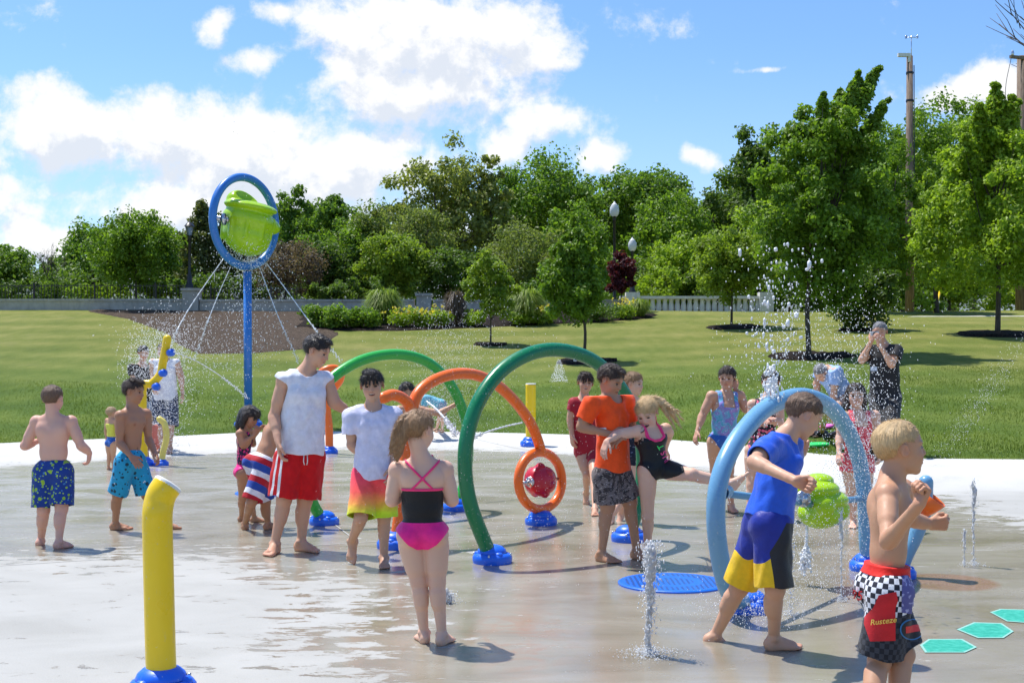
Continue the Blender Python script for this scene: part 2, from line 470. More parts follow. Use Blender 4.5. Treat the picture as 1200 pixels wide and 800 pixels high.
    def arm(s, q):
        H, sh, el, wr = s.H, s.sh[q], s.el[q], s.wr[q]; bb = s.b**.6; k = .012*H
        up = nrm(el-sh); fo = nrm(wr-el)
        return [(RC(sh, el, .030*H*bb, .0235*H*bb), k), (EL(sh, A(.034, .034, .034)*H*bb), .02*H), (RC(sh+up*.05*H, sh+up*.10*H, .030*H*bb, .029*H*bb), k),
                (RC(el, wr, .0240*H*bb, .0155*H), k), (RC(el+fo*.02*H, el+fo*.055*H, .0255*H*bb, .0225*H*bb), k)]
    def hand(s, q):
        o = s.hands[q]; H = s.H; fo = nrm(s.wr[q]-s.el[q]); d = nrm(A(*o['dir'])) if 'dir' in o else fo
        HL = .108*H; curl = math.radians(o.get('curl', 28)); w = s.wr[q]
        inward = nrm(s.pm-s.wr[q])
        n = A(*o['n']) if 'n' in o else inward
        n = nrm(n-d*(n@d)); sd = np.cross(d, n)          # thumb side
        # palm normal n; for the left hand the thumb lies at d x n side, mirrored for the right
        th = sd if q == 'R' else -sd
        if 'thumb' in o: th = nrm(A(*o['thumb'])-d*(A(*o['thumb'])@d)); n = np.cross(th, d)*(1 if q == 'L' else -1)
        pr = []; k = .003
        def rot(v, a): return v*math.cos(a)+n*math.sin(a)
        flen = (.95, 1.0, .94, .76)
        for i in range(4):
            lat = (1.5-i)/1.5*.165*HL
            a = w+d*.06*HL+th*lat*.6; kn = w+d*(.50-.03*abs(i-1))*HL+th*lat
            pr.append((RC(a, kn, .085*HL, .068*HL), .012))
            p = kn; dr = nrm(d+th*(1.5-i)*.06); ang = curl*(.55 if curl < 1. else .95)
            for sl in (.215, .155, .12):
                dd = nrm(dr*math.cos(ang)+n*math.sin(ang)); p2 = p+dd*sl*HL*flen[i]
                pr.append((RC(p, p2, .056*HL if sl > .2 else .051*HL, .05*HL if sl > .13 else .043*HL), k)); p = p2; ang += curl
        t0 = w+d*.12*HL+th*.14*HL; ff = curl > 1.; t1 = t0+nrm(d*.75+th*(.45 if ff else .75)+n*(.6 if ff else .25))*.24*HL; t2 = t1+nrm(d+th*(-.2 if ff else .35)+n*math.sin(curl)*.8)*.17*HL; t3 = t2+nrm(d*(.3 if ff else 1)+th*(-1. if ff else .1)+n*math.sin(curl)*(.5 if ff else 1.2))*.13*HL
        pr += [(RC(t0, t1, .085*HL, .068*HL), .010), (RC(t1, t2, .064*HL, .057*HL), k), (RC(t2, t3, .057*HL, .045*HL), k)]
        pr.append((RC(s.wr[q]-fo*.03*H, w+d*.1*HL, .0155*H, .10*HL), .01))
        s.handc = getattr(s, 'handc', {}); s.handc[q] = w+d*.45*HL+n*.06*HL
        return pr
    def leg(s, q):
        H, hp, kn, an = s.H, s.hip[q], s.kn[q], s.an[q]; bb = s.b**.6; k = .015*H
        th = nrm(kn-hp); sn = nrm(an-kn); back = -s.toe[q]; back = nrm(back-sn*(back@sn))
        pr = [(RC(hp, kn, .052*H*bb, .033*H*bb), k), (RC(hp+th*.06*H, hp+th*.14*H, .051*H*bb, .043*H*bb), k), (RC(kn, an, .0325*H*bb, .0195*H), k),
              (RC(kn+sn*.05*H+back*.010*H, kn+sn*.09*H+back*.010*H, .030*H*bb, .027*H*bb), k), (EL(kn-back*.012*H, A(.022, .022, .024)*H*bb), k)]
        # foot
        a = math.radians(s.pitch[q]); t = s.toe[q]; up = A(0, 0, 1); d = nrm(t*math.cos(a)-up*math.sin(a)); u = nrm(up*math.cos(a)+t*math.sin(a)); lat = np.cross(d, u)
        inn = lat*(-1 if q == 'R' else 1)
        cut = [(an-u*.0445*H, -u, .006)] if s.flat[q] else None
        c = lambda *x: an+d*x[0]*H+inn*x[1]*H+u*x[2]*H
        pr += [(RC(c(-.018, 0, -.022), c(-.014, 0, -.028), .0215*H, .022*H, cut), .015*H), (RC(c(.0, 0, -.008), c(.07, .004, -.030), .022*H, .0155*H, cut), .015*H),
               (RC(c(-.01, 0, -.032), c(.068, -.014, -.036), .018*H, .0135*H, cut), .012*H), (RC(c(-.01, 0, -.030), c(.072, .013, -.033), .018*H, .0155*H, cut), .012*H)]
        for i in range(5):
            y = .021-.0098*i; x0 = .073-.004*i; x1 = .108-.0055*i-(.004 if i == 0 else 0)
            pr.append((RC(c(x0, y*.95, -.034), c(x1, y*1.05, -.0375), .0095*H if i else .0125*H, .0065*H if i else .0095*H, cut), .003*H))
        for g in (-1, 1): pr.append((EL(c(-.002, g*.019, -.001), A(.01, .01, .01)*H), .01*H))
        return pr
    def body_groups(s):
        s.g_torso = s.torso(); s.g_leg = {q: s.leg(q) for q in 'LR'}; s.g_arm = {q: s.arm(q)+s.hand(q) for q in 'LR'}; s.g_head = s.head()
        H = s.H
        s.groups = [(s.g_torso, 0), (s.g_leg['L'], .012*H), (s.g_leg['R'], .012*H), (s.g_arm['L'], .010*H), (s.g_arm['R'], .010*H), (s.g_head, .012*H)]
    def bounds(s):
        pts = [s.hd, s.nk, s.pm]+[d[q] for d in (s.sh, s.el, s.wr, s.hip, s.kn, s.an) for q in 'LR']+[s.handc[q] for q in 'LR']
        lo = np.min(pts, 0)-.12*s.H; hi = np.max(pts, 0)+.12*s.H
        lo[2] = min(lo[2], s.hd[2]-.6*s.hh); hi[2] = max(hi[2], s.hd[2]+.6*s.hh); return lo, hi
    def make_body(s):
        lo, hi = s.bounds()
        def comp():
            V, Q = sdf_mesh(s.groups, lo, hi, s.v); return V, Q, s.skincol(V)
        def fin(r): s.body = part('body', r[0], r[1], M['skin'], s.root, attrs={'Col': ('FLOAT_COLOR', r[2])})
        JOBS.append((comp, fin))
    def skincol(s, V):
        n = len(V); c = np.tile(s.skin, (n, 1)); H = s.H
        red = np.zeros(n)
        for q in 'LR':
            for j, r, w in ((s.kn[q], .04, .5), (s.el[q], .035, .4), (s.an[q]+s.toe[q]*.1*H-A(0, 0, .035*H), .05, .7), (s.handc[q], .07, .45), (s.sh[q]+s.Z*.03*H, .06, .35)):
                red += w*np.exp(-((V-j)**2).sum(1)/(r*H)**2)
        h = (V-s.hd)@s.HR.T/s.hh
        hm = (np.abs(h) < .8).all(1)
        g = lambda x, y, z, rx, ry, rz: np.exp(-(((np.abs(h[:, 0])-x)/rx)**2+((h[:, 1]-y)/ry)**2+((h[:, 2]-z)/rz)**2))*hm
        red += .7*g(.17, .33, -.12, .1, .12, .09)+.5*g(0, .42, -.09, .06, .1, .06)+.6*g(.38, -.04, 0, .06, .12, .15)
        red += .12*wob(V, 18)
        c = c*(1-red[:, None]*A(.02, .22, .25))
        c = c*(1+.05*wob(V, 7, 3.)[:, None])
        tl = (V-s.pm)@s.R.T
        for sx in (-1, 1):   # nipples
            k = np.exp(-((tl[:, 0]-sx*.045*H*s.b)**2+(tl[:, 2]-.70*s.L)**2)/(.009*H)**2)*(tl[:, 1] > 0); c = c*(1-k[:, None]*A(.3, .45, .45))
        k = np.exp(-(tl[:, 0]**2+(tl[:, 2]-.25*s.L)**2)/(.007*H)**2)*(tl[:, 1] > .03*H); c = c*(1-.6*k[:, None])
        def paint(mask, col):
            nonlocal c; m = np.clip(mask, 0, 1)[:, None]; c = c*(1-m)+A(*col)*m
        # lips, mouth, brows, lid shadow line
        paint(sst(1.6-1.6*np.sqrt((h[:, 0]/.12)**2+((h[:, 2]+.24)/(.05+.03*s.mouth))**2)+.3)*(h[:, 1] > .27)*hm*.75, s.skin*A(.85, .50, .50))
        ax_ = np.abs(h[:, 0])
        if s.mouth > 0:
            mk = (np.sqrt((h[:, 0]/(.085+.03*s.mouth))**2+((h[:, 2]+.24)/(.016+.032*s.mouth))**2) < 1)*(h[:, 1] > .25)*(ax_ < .10)*hm
            paint(mk*1., (.10, .025, .02)); paint(mk*(h[:, 2] >= -.24+.012*s.mouth)*(ax_ < .075)*.85, (.62, .58, .52))
        ax = np.abs(h[:, 0])
        paint(np.exp(-((ax-.15)/.085)**4-((h[:, 2]-.115+.25*(ax-.15)**2)/.022)**2)*(h[:, 1] > .15)*hm*.8, s.brow)
        paint(np.exp(-((ax-.14)/.075)**4-((h[:, 2]-.045)/.016)**2)*(h[:, 1] > .2)*hm*.75, tuple(x*.5 for x in s.brow))
        # nostrils
        paint(np.exp(-((ax-.035)/.018)**2-((h[:, 2]+.145)/.014)**2)*(h[:, 1] > .33)*hm*.8, s.skin*.25)
        return np.concatenate([np.clip(c, 0, 1), np.ones((n, 1))], 1)
    def make_eyes(s):
        for g in (-1, 1):
            b = MB(); n = 14; c = s.hp(g*.14, .285, .015); R = s.HR
            th = np.linspace(0, math.pi, 9); V = []
            for t in th:
                for a in np.linspace(0, 2*math.pi, n, endpoint=False):
                    V.append((math.sin(t)*math.cos(a)*.065, math.cos(t)*.056, math.sin(t)*math.sin(a)*.027))
            V = np.array(V)*s.hh@R+c; Q = []
            for i in range(8):
                for j in range(n): Q.append((i*n+j, i*n+(j+1) % n, (i+1)*n+(j+1) % n, (i+1)*n+j))
            mi = [1 if i < 3 else 0 for i in range(8) for j in range(n)]
            part('eye', V, np.array(Q), None, s.root, mats=[M['eye_white'], M['iris']], midx=mi)
    # ---- clothing and hair
    def cloth(s, name, mat, groups, post, lo=None, hi=None, v=None, label=None):
        if lo is None:
            lo, hi = s.bounds()
        def fin(r):
            V, Q = r
            if len(Q) == 0: print('EMPTY', name, s.label); return
            o = part(name, V, Q, mat, s.root, attrs={'loc': ('FLOAT_VECTOR', (V-s.pm)@s.R.T)})
            if label: o['label'] = label
        JOBS.append((lambda: sdf_mesh(groups, lo, hi, v or s.v, post), fin))
    def shirt(s, mat, name='tshirt', sleeve=.6, hem=-.06, loose=.010, fold=.0035, neck=.046, tk=.007, flare=.012, tuck=None, deep=0.):
        H, b = s.H, s.b; lo_ = loose*H/1.3*1.3
        pr = s.torso(loose)
        hz = hem*H
        pr.append((EL(s.pm+s.Z*(.35*s.L), A(.084*b*H+loose+flare*.5, .060*b*H+loose+flare*.3, .55*s.L), s.R), .03*H))
        pr.append((EL(s.pm+s.Z*hz*.6, A(.086*b*H+loose+flare, .066*b*H+loose+flare, .42*s.L), s.R), .03*H))
        groups = [(pr, 0)]; subs = []
        for q in 'LR':
            sh, el, wr = s.sh[q], s.el[q], s.wr[q]; up = nrm(el-sh); La = np.linalg.norm(el-sh)
            if sleeve > 0:
                e = sh+up*La*min(sleeve, 1.0); r1 = .036*H*b**.6+loose+.004; r2 = .030*H*b**.6+loose+.004+flare*.4
                groups.append(([(RC(sh, e, r1, r2, [(e, up, .0)]), .01), (RC(sh-s.Z*.012*H, sh+up*.04*H-s.Z*.012*H, r1, r1), .01)], .02*H))
                subs.append(RC(e-up*.03, e+up*.06, r2-tk, r2-tk))
            else:
                ar = (.044+deep)*H
                subs.append(RC(sh+up*.028*H+s.X*(.012*H if q == 'R' else -.012*H)-s.Z*.004*H, sh+up*.10*H+s.X*(.03*H if q == 'R' else -.03*H), ar, ar))
        subs.append(EL(s.pm+s.Z*hz, A(.086*b*H+loose+flare-tk, .066*b*H+loose+flare-tk, .05), s.R))
        nks = RC(s.nk+s.Y*.014*H, s.neck_top()+s.Y*.01*H+s.Z*.05*H, neck*H, neck*H*1.5)
        seed = s.D
        def post(p, d):
            q = (p-s.pm.astype(f4))@s.R.T.astype(f4)
            y = q[..., 2]; w = fold*(wob(q*np.array([1., 1., .45], dtype=f4), 26, seed)+.7*wob(q*np.array([1.3, 1, .8], dtype=f4), 47, seed+2))
            d = d+w
            for f in subs: d = smax(d, -(f(p)+w), .004)
            d = smax(d, -nks(p), .004)
            d = smax(d, y-s.L-.012*H, .004)
            hh = hz+.006*np.sin(q[..., 0]*31+seed)+.004*np.sin(q[..., 1]*45)
            return smax(d, hh-y, .002)
        lo, hi = s.bounds(); return s.cloth(name, mat, groups, post, lo, hi)
    def shorts(s, mat, name='swim_shorts', waist=.055, length=.86, loose=.012, flare=.016, fold=.004, tk=.007):
        H, b = s.H, s.b
        pr = [(EL(s.T(0, 0, .04), A(.085*b*H+loose*.5, .062*b*H+loose*.5, .075*H+loose), s.R), .03*H)]
        for g in (-1, 1): pr.append((EL(s.hip['L' if g < 0 else 'R']-s.Y*.022*H*b-s.Z*.008*H, A(.045*b, .047*b, .05)*H+loose*.7, s.R), .02*H))
        pr.append((RC(s.T(0, 0, .22), s.T(0, 0, .0), .05*H*b, .055*H*b), .02*H))
        groups = [(pr, 0)]; subs = []
        for q in 'LR':
            hp, kn, an = s.hip[q], s.kn[q], s.an[q]; L = np.linalg.norm(kn-hp); th = nrm(kn-hp)
            e = hp+th*L*min(length, 1.); n = th
            r1 = .054*H*b**.6+loose; r2 = .040*H*b**.6+loose+flare
            lp = []
            if length <= 1: lp.append((RC(hp, e, r1, r2, [(e, n, 0)]), .01))
            else:
                lp.append((RC(hp, kn, r1, r2), .01)); n = nrm(an-kn); e = kn+n*(length-1)*L; lp.append((RC(kn, e, r2, r2, [(e, n, 0)]), .02))
            groups.append((lp, .02*H)); subs.append(RC(e-n*.03, e+n*.06, r2-tk, r2-tk))
        wz = waist*H; seed = s.D+5
        def post(p, d):
            q = (p-s.pm.astype(f4))@s.R.T.astype(f4)
            am = np.clip((wz-q[..., 2])/.05, 0, 1)
            w = am*fold*(wob(q*np.array([1, 1, .35], dtype=f4), 30, seed)+.7*wob(q*np.array([1.2, 1, .6], dtype=f4), 52, seed+2)); d = d+w
            for f in subs: d = smax(d, -(f(p)+w), .004)
            return smax(d, q[..., 2]-wz-.003*np.sin(q[..., 0]*40), .002)
        lo, hi = s.bounds(); hi = hi.copy(); hi[2] = max(s.pm[2]+.25*H, s.kn['L'][2]+.1*H, s.kn['R'][2]+.1*H); return s.cloth(name, mat, groups, post, lo, hi)
    def suit(s, mat, name, region, off=.005, legs=True, arms=False, label=None, fold=.001):
        """skin-tight garment: region(q in heights of the person) < 0 keeps the cloth"""
        gr = [(s.g_torso, 0)]+([(s.g_leg['L'], .012*s.H), (s.g_leg['R'], .012*s.H)] if legs else [])+([(s.g_arm['L'], .01*s.H), (s.g_arm['R'], .01*s.H)] if arms else [])
        def post(p, d):
            q = (p-s.pm.astype(f4))@s.R.T.astype(f4)
            return smax(d-off+fold*wob(q, 40), (region(q/s.H)*s.H).astype(f4), .002)
        lo, hi = s.bounds(); lo = lo.copy(); lo[2] = min(s.kn['L'][2], s.kn['R'][2], s.pm[2]-.15*s.H)
        return s.cloth(name, mat, gr, post, lo, hi, label=label)
    def hair(s, mat, style='short', chains=(), thick=.03, fringe=.27, label=None, back=.0, noise=.016, part_='hair', ears=True, wisp=.10):
        h = s.hh; R = s.HR
        pr = [(EL(s.hp(0, -.065, .145), A(.352+max(thick,.018), .43+max(thick,.018), .37+max(thick,.018))*h, R), .05*h)]
        if style in ('tuft', 'bangs'): pr.append((EL(s.hp(0, .20, .42), A(.22, .17, .10)*h, R), .06*h)); pr.append((EL(s.hp(.05, -.02, .46), A(.24, .25, .10)*h, R), .06*h))
        if style == 'bangs':
            for x in (-.2, -.1, .02, .12, .2): pr.append((RC(s.hp(x, .30, .34), s.hp(x*1.15+.02, .375, .10), .06*h, .022*h), .02*h))
        n1 = nrm(A(0, -(fringe+.02), .36)) ; import_pt = A(0, .36, fringe)
        ch = []
        for c in chains:
            pts = spline([s.hp(*q[:3]) if len(q) == 4 else P(q[0], q[1], s.D+q[2]) for q in c], 4*(len(c)-1)+1); rr = np.interp(np.linspace(0, 1, len(pts)), np.linspace(0, 1, len(c)), [q[-1] for q in c])
            for i in range(len(pts)-1): ch.append((RC(pts[i], pts[i+1], rr[i], rr[i+1]), .01))
        tb = A(0, .02, back); tf_ = A(0, .36, fringe); dirv = nrm(tf_-tb); nn = A(0, -dirv[2], dirv[1])
        hd = s.hd.astype(f4); HR = R.astype(f4)
        def postA(p, d):
            q = (p-hd)@HR.T/f4(h)
            az = np.arctan2(q[..., 0], -q[..., 1]+.1)
            st = np.sin(az*46+4*np.sin(q[..., 2]*5+s.D))*np.sin(az*23+q[..., 2]*9)+.6*np.sin(az*71+q[..., 2]*3)
            d = d+noise*h*(st-.9)*.5+noise*h*.7*wob(q, 11, s.D)+noise*h*.5*wob(q, 27, s.D+1)
            side = np.clip(np.abs(q[..., 0])/.3, 0, 1)
            line = (q-tb.astype(f4))@nn.astype(f4)
            d = d+.035*h*(1-np.clip(line/.22, 0, 1))*(1-.0*side)
            keep = line-(.03*np.sin(q[..., 0]*17)*(1-side))
            cutd = np.maximum(-keep, -.34-q[..., 2])
            if ears:
                ea = 1-np.sqrt(((q[..., 1]+.03)/.125)**2+((q[..., 2]+.02)/.165)**2); ea = np.where(np.abs(q[..., 0]) > .2, ea, -1)*.12
                cutd = np.maximum(cutd, ea)
            cutd = cutd+.012*np.sin(q[..., 0]*37+q[..., 1]*21)*1.
            return d, cutd*h
        core = [(pr[:1], 0)]; bangs = pr[1:]
        def post(p, d):
            d0, cutd = postA(p, core[0][0][0][0](p))
            d0 = smax(d0, cutd, .008*h/.2)
            out = d0
            if bangs or ch:
                e = np.full(p.shape[:-1], 9., f4)
                for f, k in bangs+ch: e = smin(e, f(p), k)
                q = (p-hd)@HR.T/f4(h)
                e = e+noise*h*.8*(np.sin(q[..., 0]*60+3*np.sin(q[..., 2]*7))+np.sin(q[..., 1]*55+4*np.sin(q[..., 2]*6)))*.6
                out = smin(out, e, .02*h)
            return out
        pts = [s.hp(x, y, z) for x in (-.5, .5) for y in (-.6, .5) for z in (-.45, .65)]
        for c in chains: pts += [s.hp(*q[:3]) if len(q) == 4 else P(q[0], q[1], s.D+q[2]) for q in c]
        lo = np.min(pts, 0)-.04; hi = np.max(pts, 0)+.04
        def fin(r):
            V, Q = r; loc = (V-s.hd)@s.HR.T/h
            fn = np.cross(V[Q[:, 2]]-V[Q[:, 0]], V[Q[:, 3]]-V[Q[:, 1]]); N = np.zeros_like(V)
            for q in range(4):
                for ax in range(3): N[:, ax] += np.bincount(Q[:, q], fn[:, ax], len(V))
            N /= np.linalg.norm(N, axis=1)[:, None]+1e-9; rg = np.random.default_rng(int(s.D*10))
            m = 5200 if s.D < 14 else 900; i = rg.integers(0, len(V), m)
            c0 = A(0, -.12, .52); comb = (loc[i]-c0)@s.HR; comb = comb-N[i]*(comb*N[i]).sum(1)[:, None]+rg.normal(0, .12, (m, 3)); comb /= np.linalg.norm(comb, axis=1)[:, None]+1e-9
            L = (wisp*h*rg.uniform(.5, 1.5, m))[:, None]; out = rg.uniform(.05, .55, m)[:, None]; sd = np.cross(comb, N[i]); wd = max(.0009, s.D*.00010)
            a = V[i]-N[i]*.002; T3 = np.stack([a-sd*wd, a+sd*wd, a+comb*L+N[i]*L*out], 1).reshape(-1, 3); n0 = len(V)
            V2 = np.vstack([V, T3]); l2 = np.vstack([loc, np.repeat(loc[i], 3, 0)+rg.normal(0, .03, (m*3, 3))])
            o = part(part_, V2, [Q, n0+np.arange(m*3).reshape(-1, 3)], mat, s.root, attrs={'loc': ('FLOAT_VECTOR', l2)})
            if label: o['label'] = label
        JOBS.append((lambda: sdf_mesh([(pr+ch, 0)], lo, hi, s.v*.9, post, smooth=0), fin))
# chains with 4 numbers are head-local (x, y, z, r); 5-number ones are written as (px, py, dz, 0, r)
# ------------------------------------------------------------------ materials
M = {}
def _skin(t, b):
    col = t.attr('Col', 'Color'); n = t.noise(t.obj(), 60, 4, .6); n2 = t.noise(t.obj(), 9, 2)
    c = t.mix(t.mr(n, .35, .65, 0., .30), col, (.30, .10, .07), 'MIX')
    c = t.mix(t.mr(n2, .4, .7, 0., .15), col, c)
    t.l.new(t.mix(.35, c, col), b.inputs['Base Color'])
    t.l.new(t.mr(t.noise(t.obj(), 25, 3), .35, .65, .42, .62), b.inputs['Roughness'])
    t.l.new(t.bump(t.math('ADD', t.noise(t.obj(), 220, 3), t.noise(t.obj(), 45, 3)), .22, .003), b.inputs['Normal'])
M['skin'] = material('skin', fn=_skin, Subsurface_Weight=.06, Subsurface_Scale=.01, spec=.38)
M['eye_white'] = material('eye_white', (.42, .37, .34), .35)
M['iris'] = material('iris', (.035, .022, .015), .15)
def hairmat(name, a, b_, rough=.42, scale=1.0):
    def fn(t, b):
        l = t.attr('loc'); s = t.sep(l)
        az = t.math('ARCTAN2', s[0], t.math('SUBTRACT', .1, s[1]))
        v = t.comb(t.math('MULTIPLY', az, 14.), t.math('MULTIPLY', s[2], 1.6), t.math('MULTIPLY', s[1], 2.))
        n = t.noise(v, 3.2*scale, 5, .7, .4); n2 = t.noise(l, 3., 2)
        c = t.ramp(t.math('MULTIPLY_ADD', n2, .35, t.math('MULTIPLY', n, .75)), [(.30, a), (.72, b_)])
        t.l.new(c, b.inputs['Base Color']); t.l.new(t.bump(n, .8, .006), b.inputs['Normal'])
    return material(name, rough=rough, spec=.5, fn=fn)
M['hair_brown'] = hairmat('hair_brown', (.055, .030, .018), (.22, .125, .07))
M['hair_light_brown'] = hairmat('hair_light_brown', (.15, .075, .034), (.46, .27, .13))
M['hair_dark'] = hairmat('hair_dark_wet', (.006, .005, .005), (.045, .032, .026), .28)
M['hair_dark_brown'] = hairmat('hair_dark_brown', (.012, .007, .005), (.075, .040, .024), .35)
M['hair_blond'] = hairmat('hair_blond', (.34, .20, .08), (.80, .56, .28))
M['hair_sandy'] = hairmat('hair_sandy', (.22, .13, .06), (.62, .42, .22))
M['hair_grey'] = hairmat('hair_grey', (.07, .07, .075), (.30, .29, .29))

def clothmat(name, base, rough=.7, pat=None, weave=.25, sheen=.1, spec=.25, trans=0):
    def fn(t, b):
        l = t.attr('loc')
        c = pat(t, l) if pat else None
        n = t.noise(l, 22, 3, .6)
        shade = t.mr(n, .3, .7, .86, 1.06)
        if c is None:
            rgbn = t.add('ShaderNodeRGB'); rgbn.outputs[0].default_value = c4(base); c = rgbn.outputs[0]
        t.l.new(t.vm('SCALE', c, shade), b.inputs['Base Color'])
        h = t.math('ADD', t.math('MULTIPLY', t.noise(l, 34, 4, .6, .6), .8), t.math('MULTIPLY', t.noise(l, 600, 1), .12))
        t.l.new(t.bump(h, weave, .02), b.inputs['Normal'])
    return material(name, base, rough, spec, fn=fn, Sheen_Weight=sheen)
def spots(base, cols, scale=30, thr=.32, dist=.8):
    def pat(t, l):
        c = None; base_ = base
        for i, (col, sc, th) in enumerate(cols):
            v = t.vm('ADD', l, (i*3.1, i*1.7, i*.9)); w = t.noise(v, sc*.9, 2, out=1)
            vv = t.vm('ADD', v, t.vm('SCALE', w, .5/sc*dist))
            m = t.math('LESS_THAN', t.vor(vv, sc), th)
            c = t.mix(m, base_ if c is None else c, col)
        return c
    return pat
# trunks and tops
M['navy_print'] = clothmat('navy_print_cloth', rgb(28, 62, 130), pat=spots(rgb(30, 64, 140), [(rgb(150, 190, 60), 17, .26), (rgb(70, 130, 190), 22, .2), (rgb(165, 205, 70), 36, .24)]))
M['turquoise_print'] = clothmat('turquoise_print_cloth', rgb(40, 160, 210), pat=spots(rgb(38, 165, 215), [(rgb(30, 70, 90), 15, .22), (rgb(225, 235, 235), 22, .13), (rgb(20, 40, 50), 26, .17)]))
def red_st(t, l):
    s = t.sep(l); az = t.math('ARCTAN2', s[1], t.math('SUBTRACT', s[0], .085)); k = t.math('ABSOLUTE', t.math('SUBTRACT', az, .62))
    m = t.math('MULTIPLY', t.math('LESS_THAN', t.math('ABSOLUTE', t.math('SUBTRACT', k, .21)), .085), t.math('GREATER_THAN', s[0], .03))
    return t.mix(m, rgb(205, 16, 24), rgb(232, 228, 228))
M['red'] = clothmat('red_jersey', rgb(200, 18, 24), pat=red_st)
M['white_stripe'] = clothmat('white_stripe_cloth', rgb(225, 225, 225))
M['white'] = clothmat('white_wet_cotton', rgb(226, 227, 236), .55, weave=.28)
M['orange_red'] = clothmat('orange_jersey', rgb(255, 84, 20), .6)
M['lavender_white'] = clothmat('wet_white_cotton', rgb(216, 214, 236), .5, weave=.3)
def grad(t, l):
    z = t.sep(l)[2]; z = t.math('ADD', z, t.math('MULTIPLY', t.noise(l, 12, 3), .05))
    return t.ramp(t.mr(z, -.32, .08, 0, 1), [(.0, rgb(165, 235, 40)), (.22, rgb(215, 235, 50)), (.42, rgb(255, 165, 80)), (.60, rgb(255, 95, 85)), (1., rgb(255, 58, 100))])
M['gradient'] = clothmat('coral_to_lime_cloth', (1, .4, .3), pat=grad)
def usa(t, l):
    z = t.sep(l)[2]; k = t.math('FRACT', t.math('MULTIPLY_ADD', z, 6.2, t.math('MULTIPLY', t.noise(l, 8, 2), .15)))
    return t.ramp(k, [(0, rgb(185, 30, 45)), (.33, rgb(228, 228, 235)), (.62, rgb(45, 78, 165))], 'CONSTANT')
M['usa_stripes'] = clothmat('striped_trunks_cloth', (1, 1, 1), pat=usa)
M['hot_pink'] = clothmat('hot_pink_swim_cloth', rgb(250, 40, 140), .45)
M['pink_trim'] = clothmat('pink_trim_cloth', rgb(250, 60, 125), .45)
M['black_swim'] = clothmat('black_swim_cloth', (.012, .012, .014), .4, weave=.3)
M['pink_black_print'] = clothmat('pink_black_print_cloth', (.5, .1, .2), pat=spots((.03, .02, .05), [(rgb(235, 60, 130), 42, .42), (rgb(120, 60, 150), 50, .25)]))
def camo(t, l):
    c = t.mix(t.mr(t.noise(l, 14, 2, dist=1.5), .46, .5), (.045, .035, .035), (.16, .13, .125))
    m = t.math('GREATER_THAN', t.noise(t.vm('MULTIPLY', l, (1., 1., 2.2)), 20, 4, .6, 3.), .60)
    return t.mix(m, c, rgb(165, 155, 150))
M['camo'] = clothmat('dark_camo_cloth', (.1, .1, .1), pat=camo)
def aqua(t, l):
    c = t.ramp(t.noise(l, 13, 4, .6, 1.2), [(.36, rgb(80, 175, 195)), (.47, rgb(120, 185, 225)), (.56, rgb(140, 135, 205)), (.68, rgb(165, 150, 215))])
    return t.mix(t.math('LESS_THAN', t.vor(l, 40), .16), c, rgb(190, 215, 235))
M['blue_purple_print'] = clothmat('aqua_purple_swim_cloth', rgb(95, 165, 215), pat=aqua)
M['royal_bottom'] = clothmat('blue_swim_bottom_cloth', rgb(50, 105, 190), .5, pat=spots(rgb(48, 100, 185), [(rgb(90, 150, 220), 34, .2)]))
M['floral'] = clothmat('floral_swim_cloth', (.1, .1, .1), pat=spots((.02, .02, .03), [(rgb(240, 110, 140), 26, .40), (rgb(235, 215, 215), 34, .24), (rgb(90, 120, 130), 42, .2)]))
M['blue_shirt'] = clothmat('royal_blue_sport_cloth', rgb(24, 88, 212), .45, spec=.4)
M['navy_short'] = clothmat('deep_blue_short_cloth', rgb(24, 44, 150), .5, spec=.35)
M['black_cloth'] = clothmat('black_cloth', (.018, .018, .020), .7)
M['black_panel'] = clothmat('black_panel_cloth', (.022, .022, .026), .6)
M['yellow_panel'] = clothmat('yellow_panel_cloth', rgb(240, 195, 20), .6)
M['coral_print'] = clothmat('coral_swim_cloth', rgb(240, 95, 105), pat=spots(rgb(238, 98, 108), [(rgb(250, 190, 180), 30, .2), (rgb(215, 60, 80), 26, .3)]))
M['light_blue_shirt'] = clothmat('light_blue_shirt_cloth', rgb(150, 180, 225), .7)
M['dark_red'] = clothmat('dark_red_cloth', rgb(165, 28, 45), .6)
M['yellow_cloth'] = clothmat('yellow_cloth', rgb(225, 225, 90), .6)
M['salmon'] = clothmat('salmon_cloth', rgb(235, 130, 110), .6)
M['teal'] = clothmat('teal_cloth', rgb(100, 175, 195), .6)
M['grey_blue'] = clothmat('grey_blue_cloth', rgb(125, 145, 165), .7)
M['plaid'] = clothmat('dark_plaid_cloth', rgb(70, 80, 105), pat=lambda t, l: t.mix(t.math('GREATER_THAN', t.noise(l, 30, 2), .56), rgb(55, 65, 88), rgb(160, 165, 180)))
M['navy_suit'] = clothmat('navy_patterned_swim_cloth', rgb(30, 38, 62), pat=spots(rgb(26, 32, 52), [(rgb(130, 140, 165), 40, .2)]))
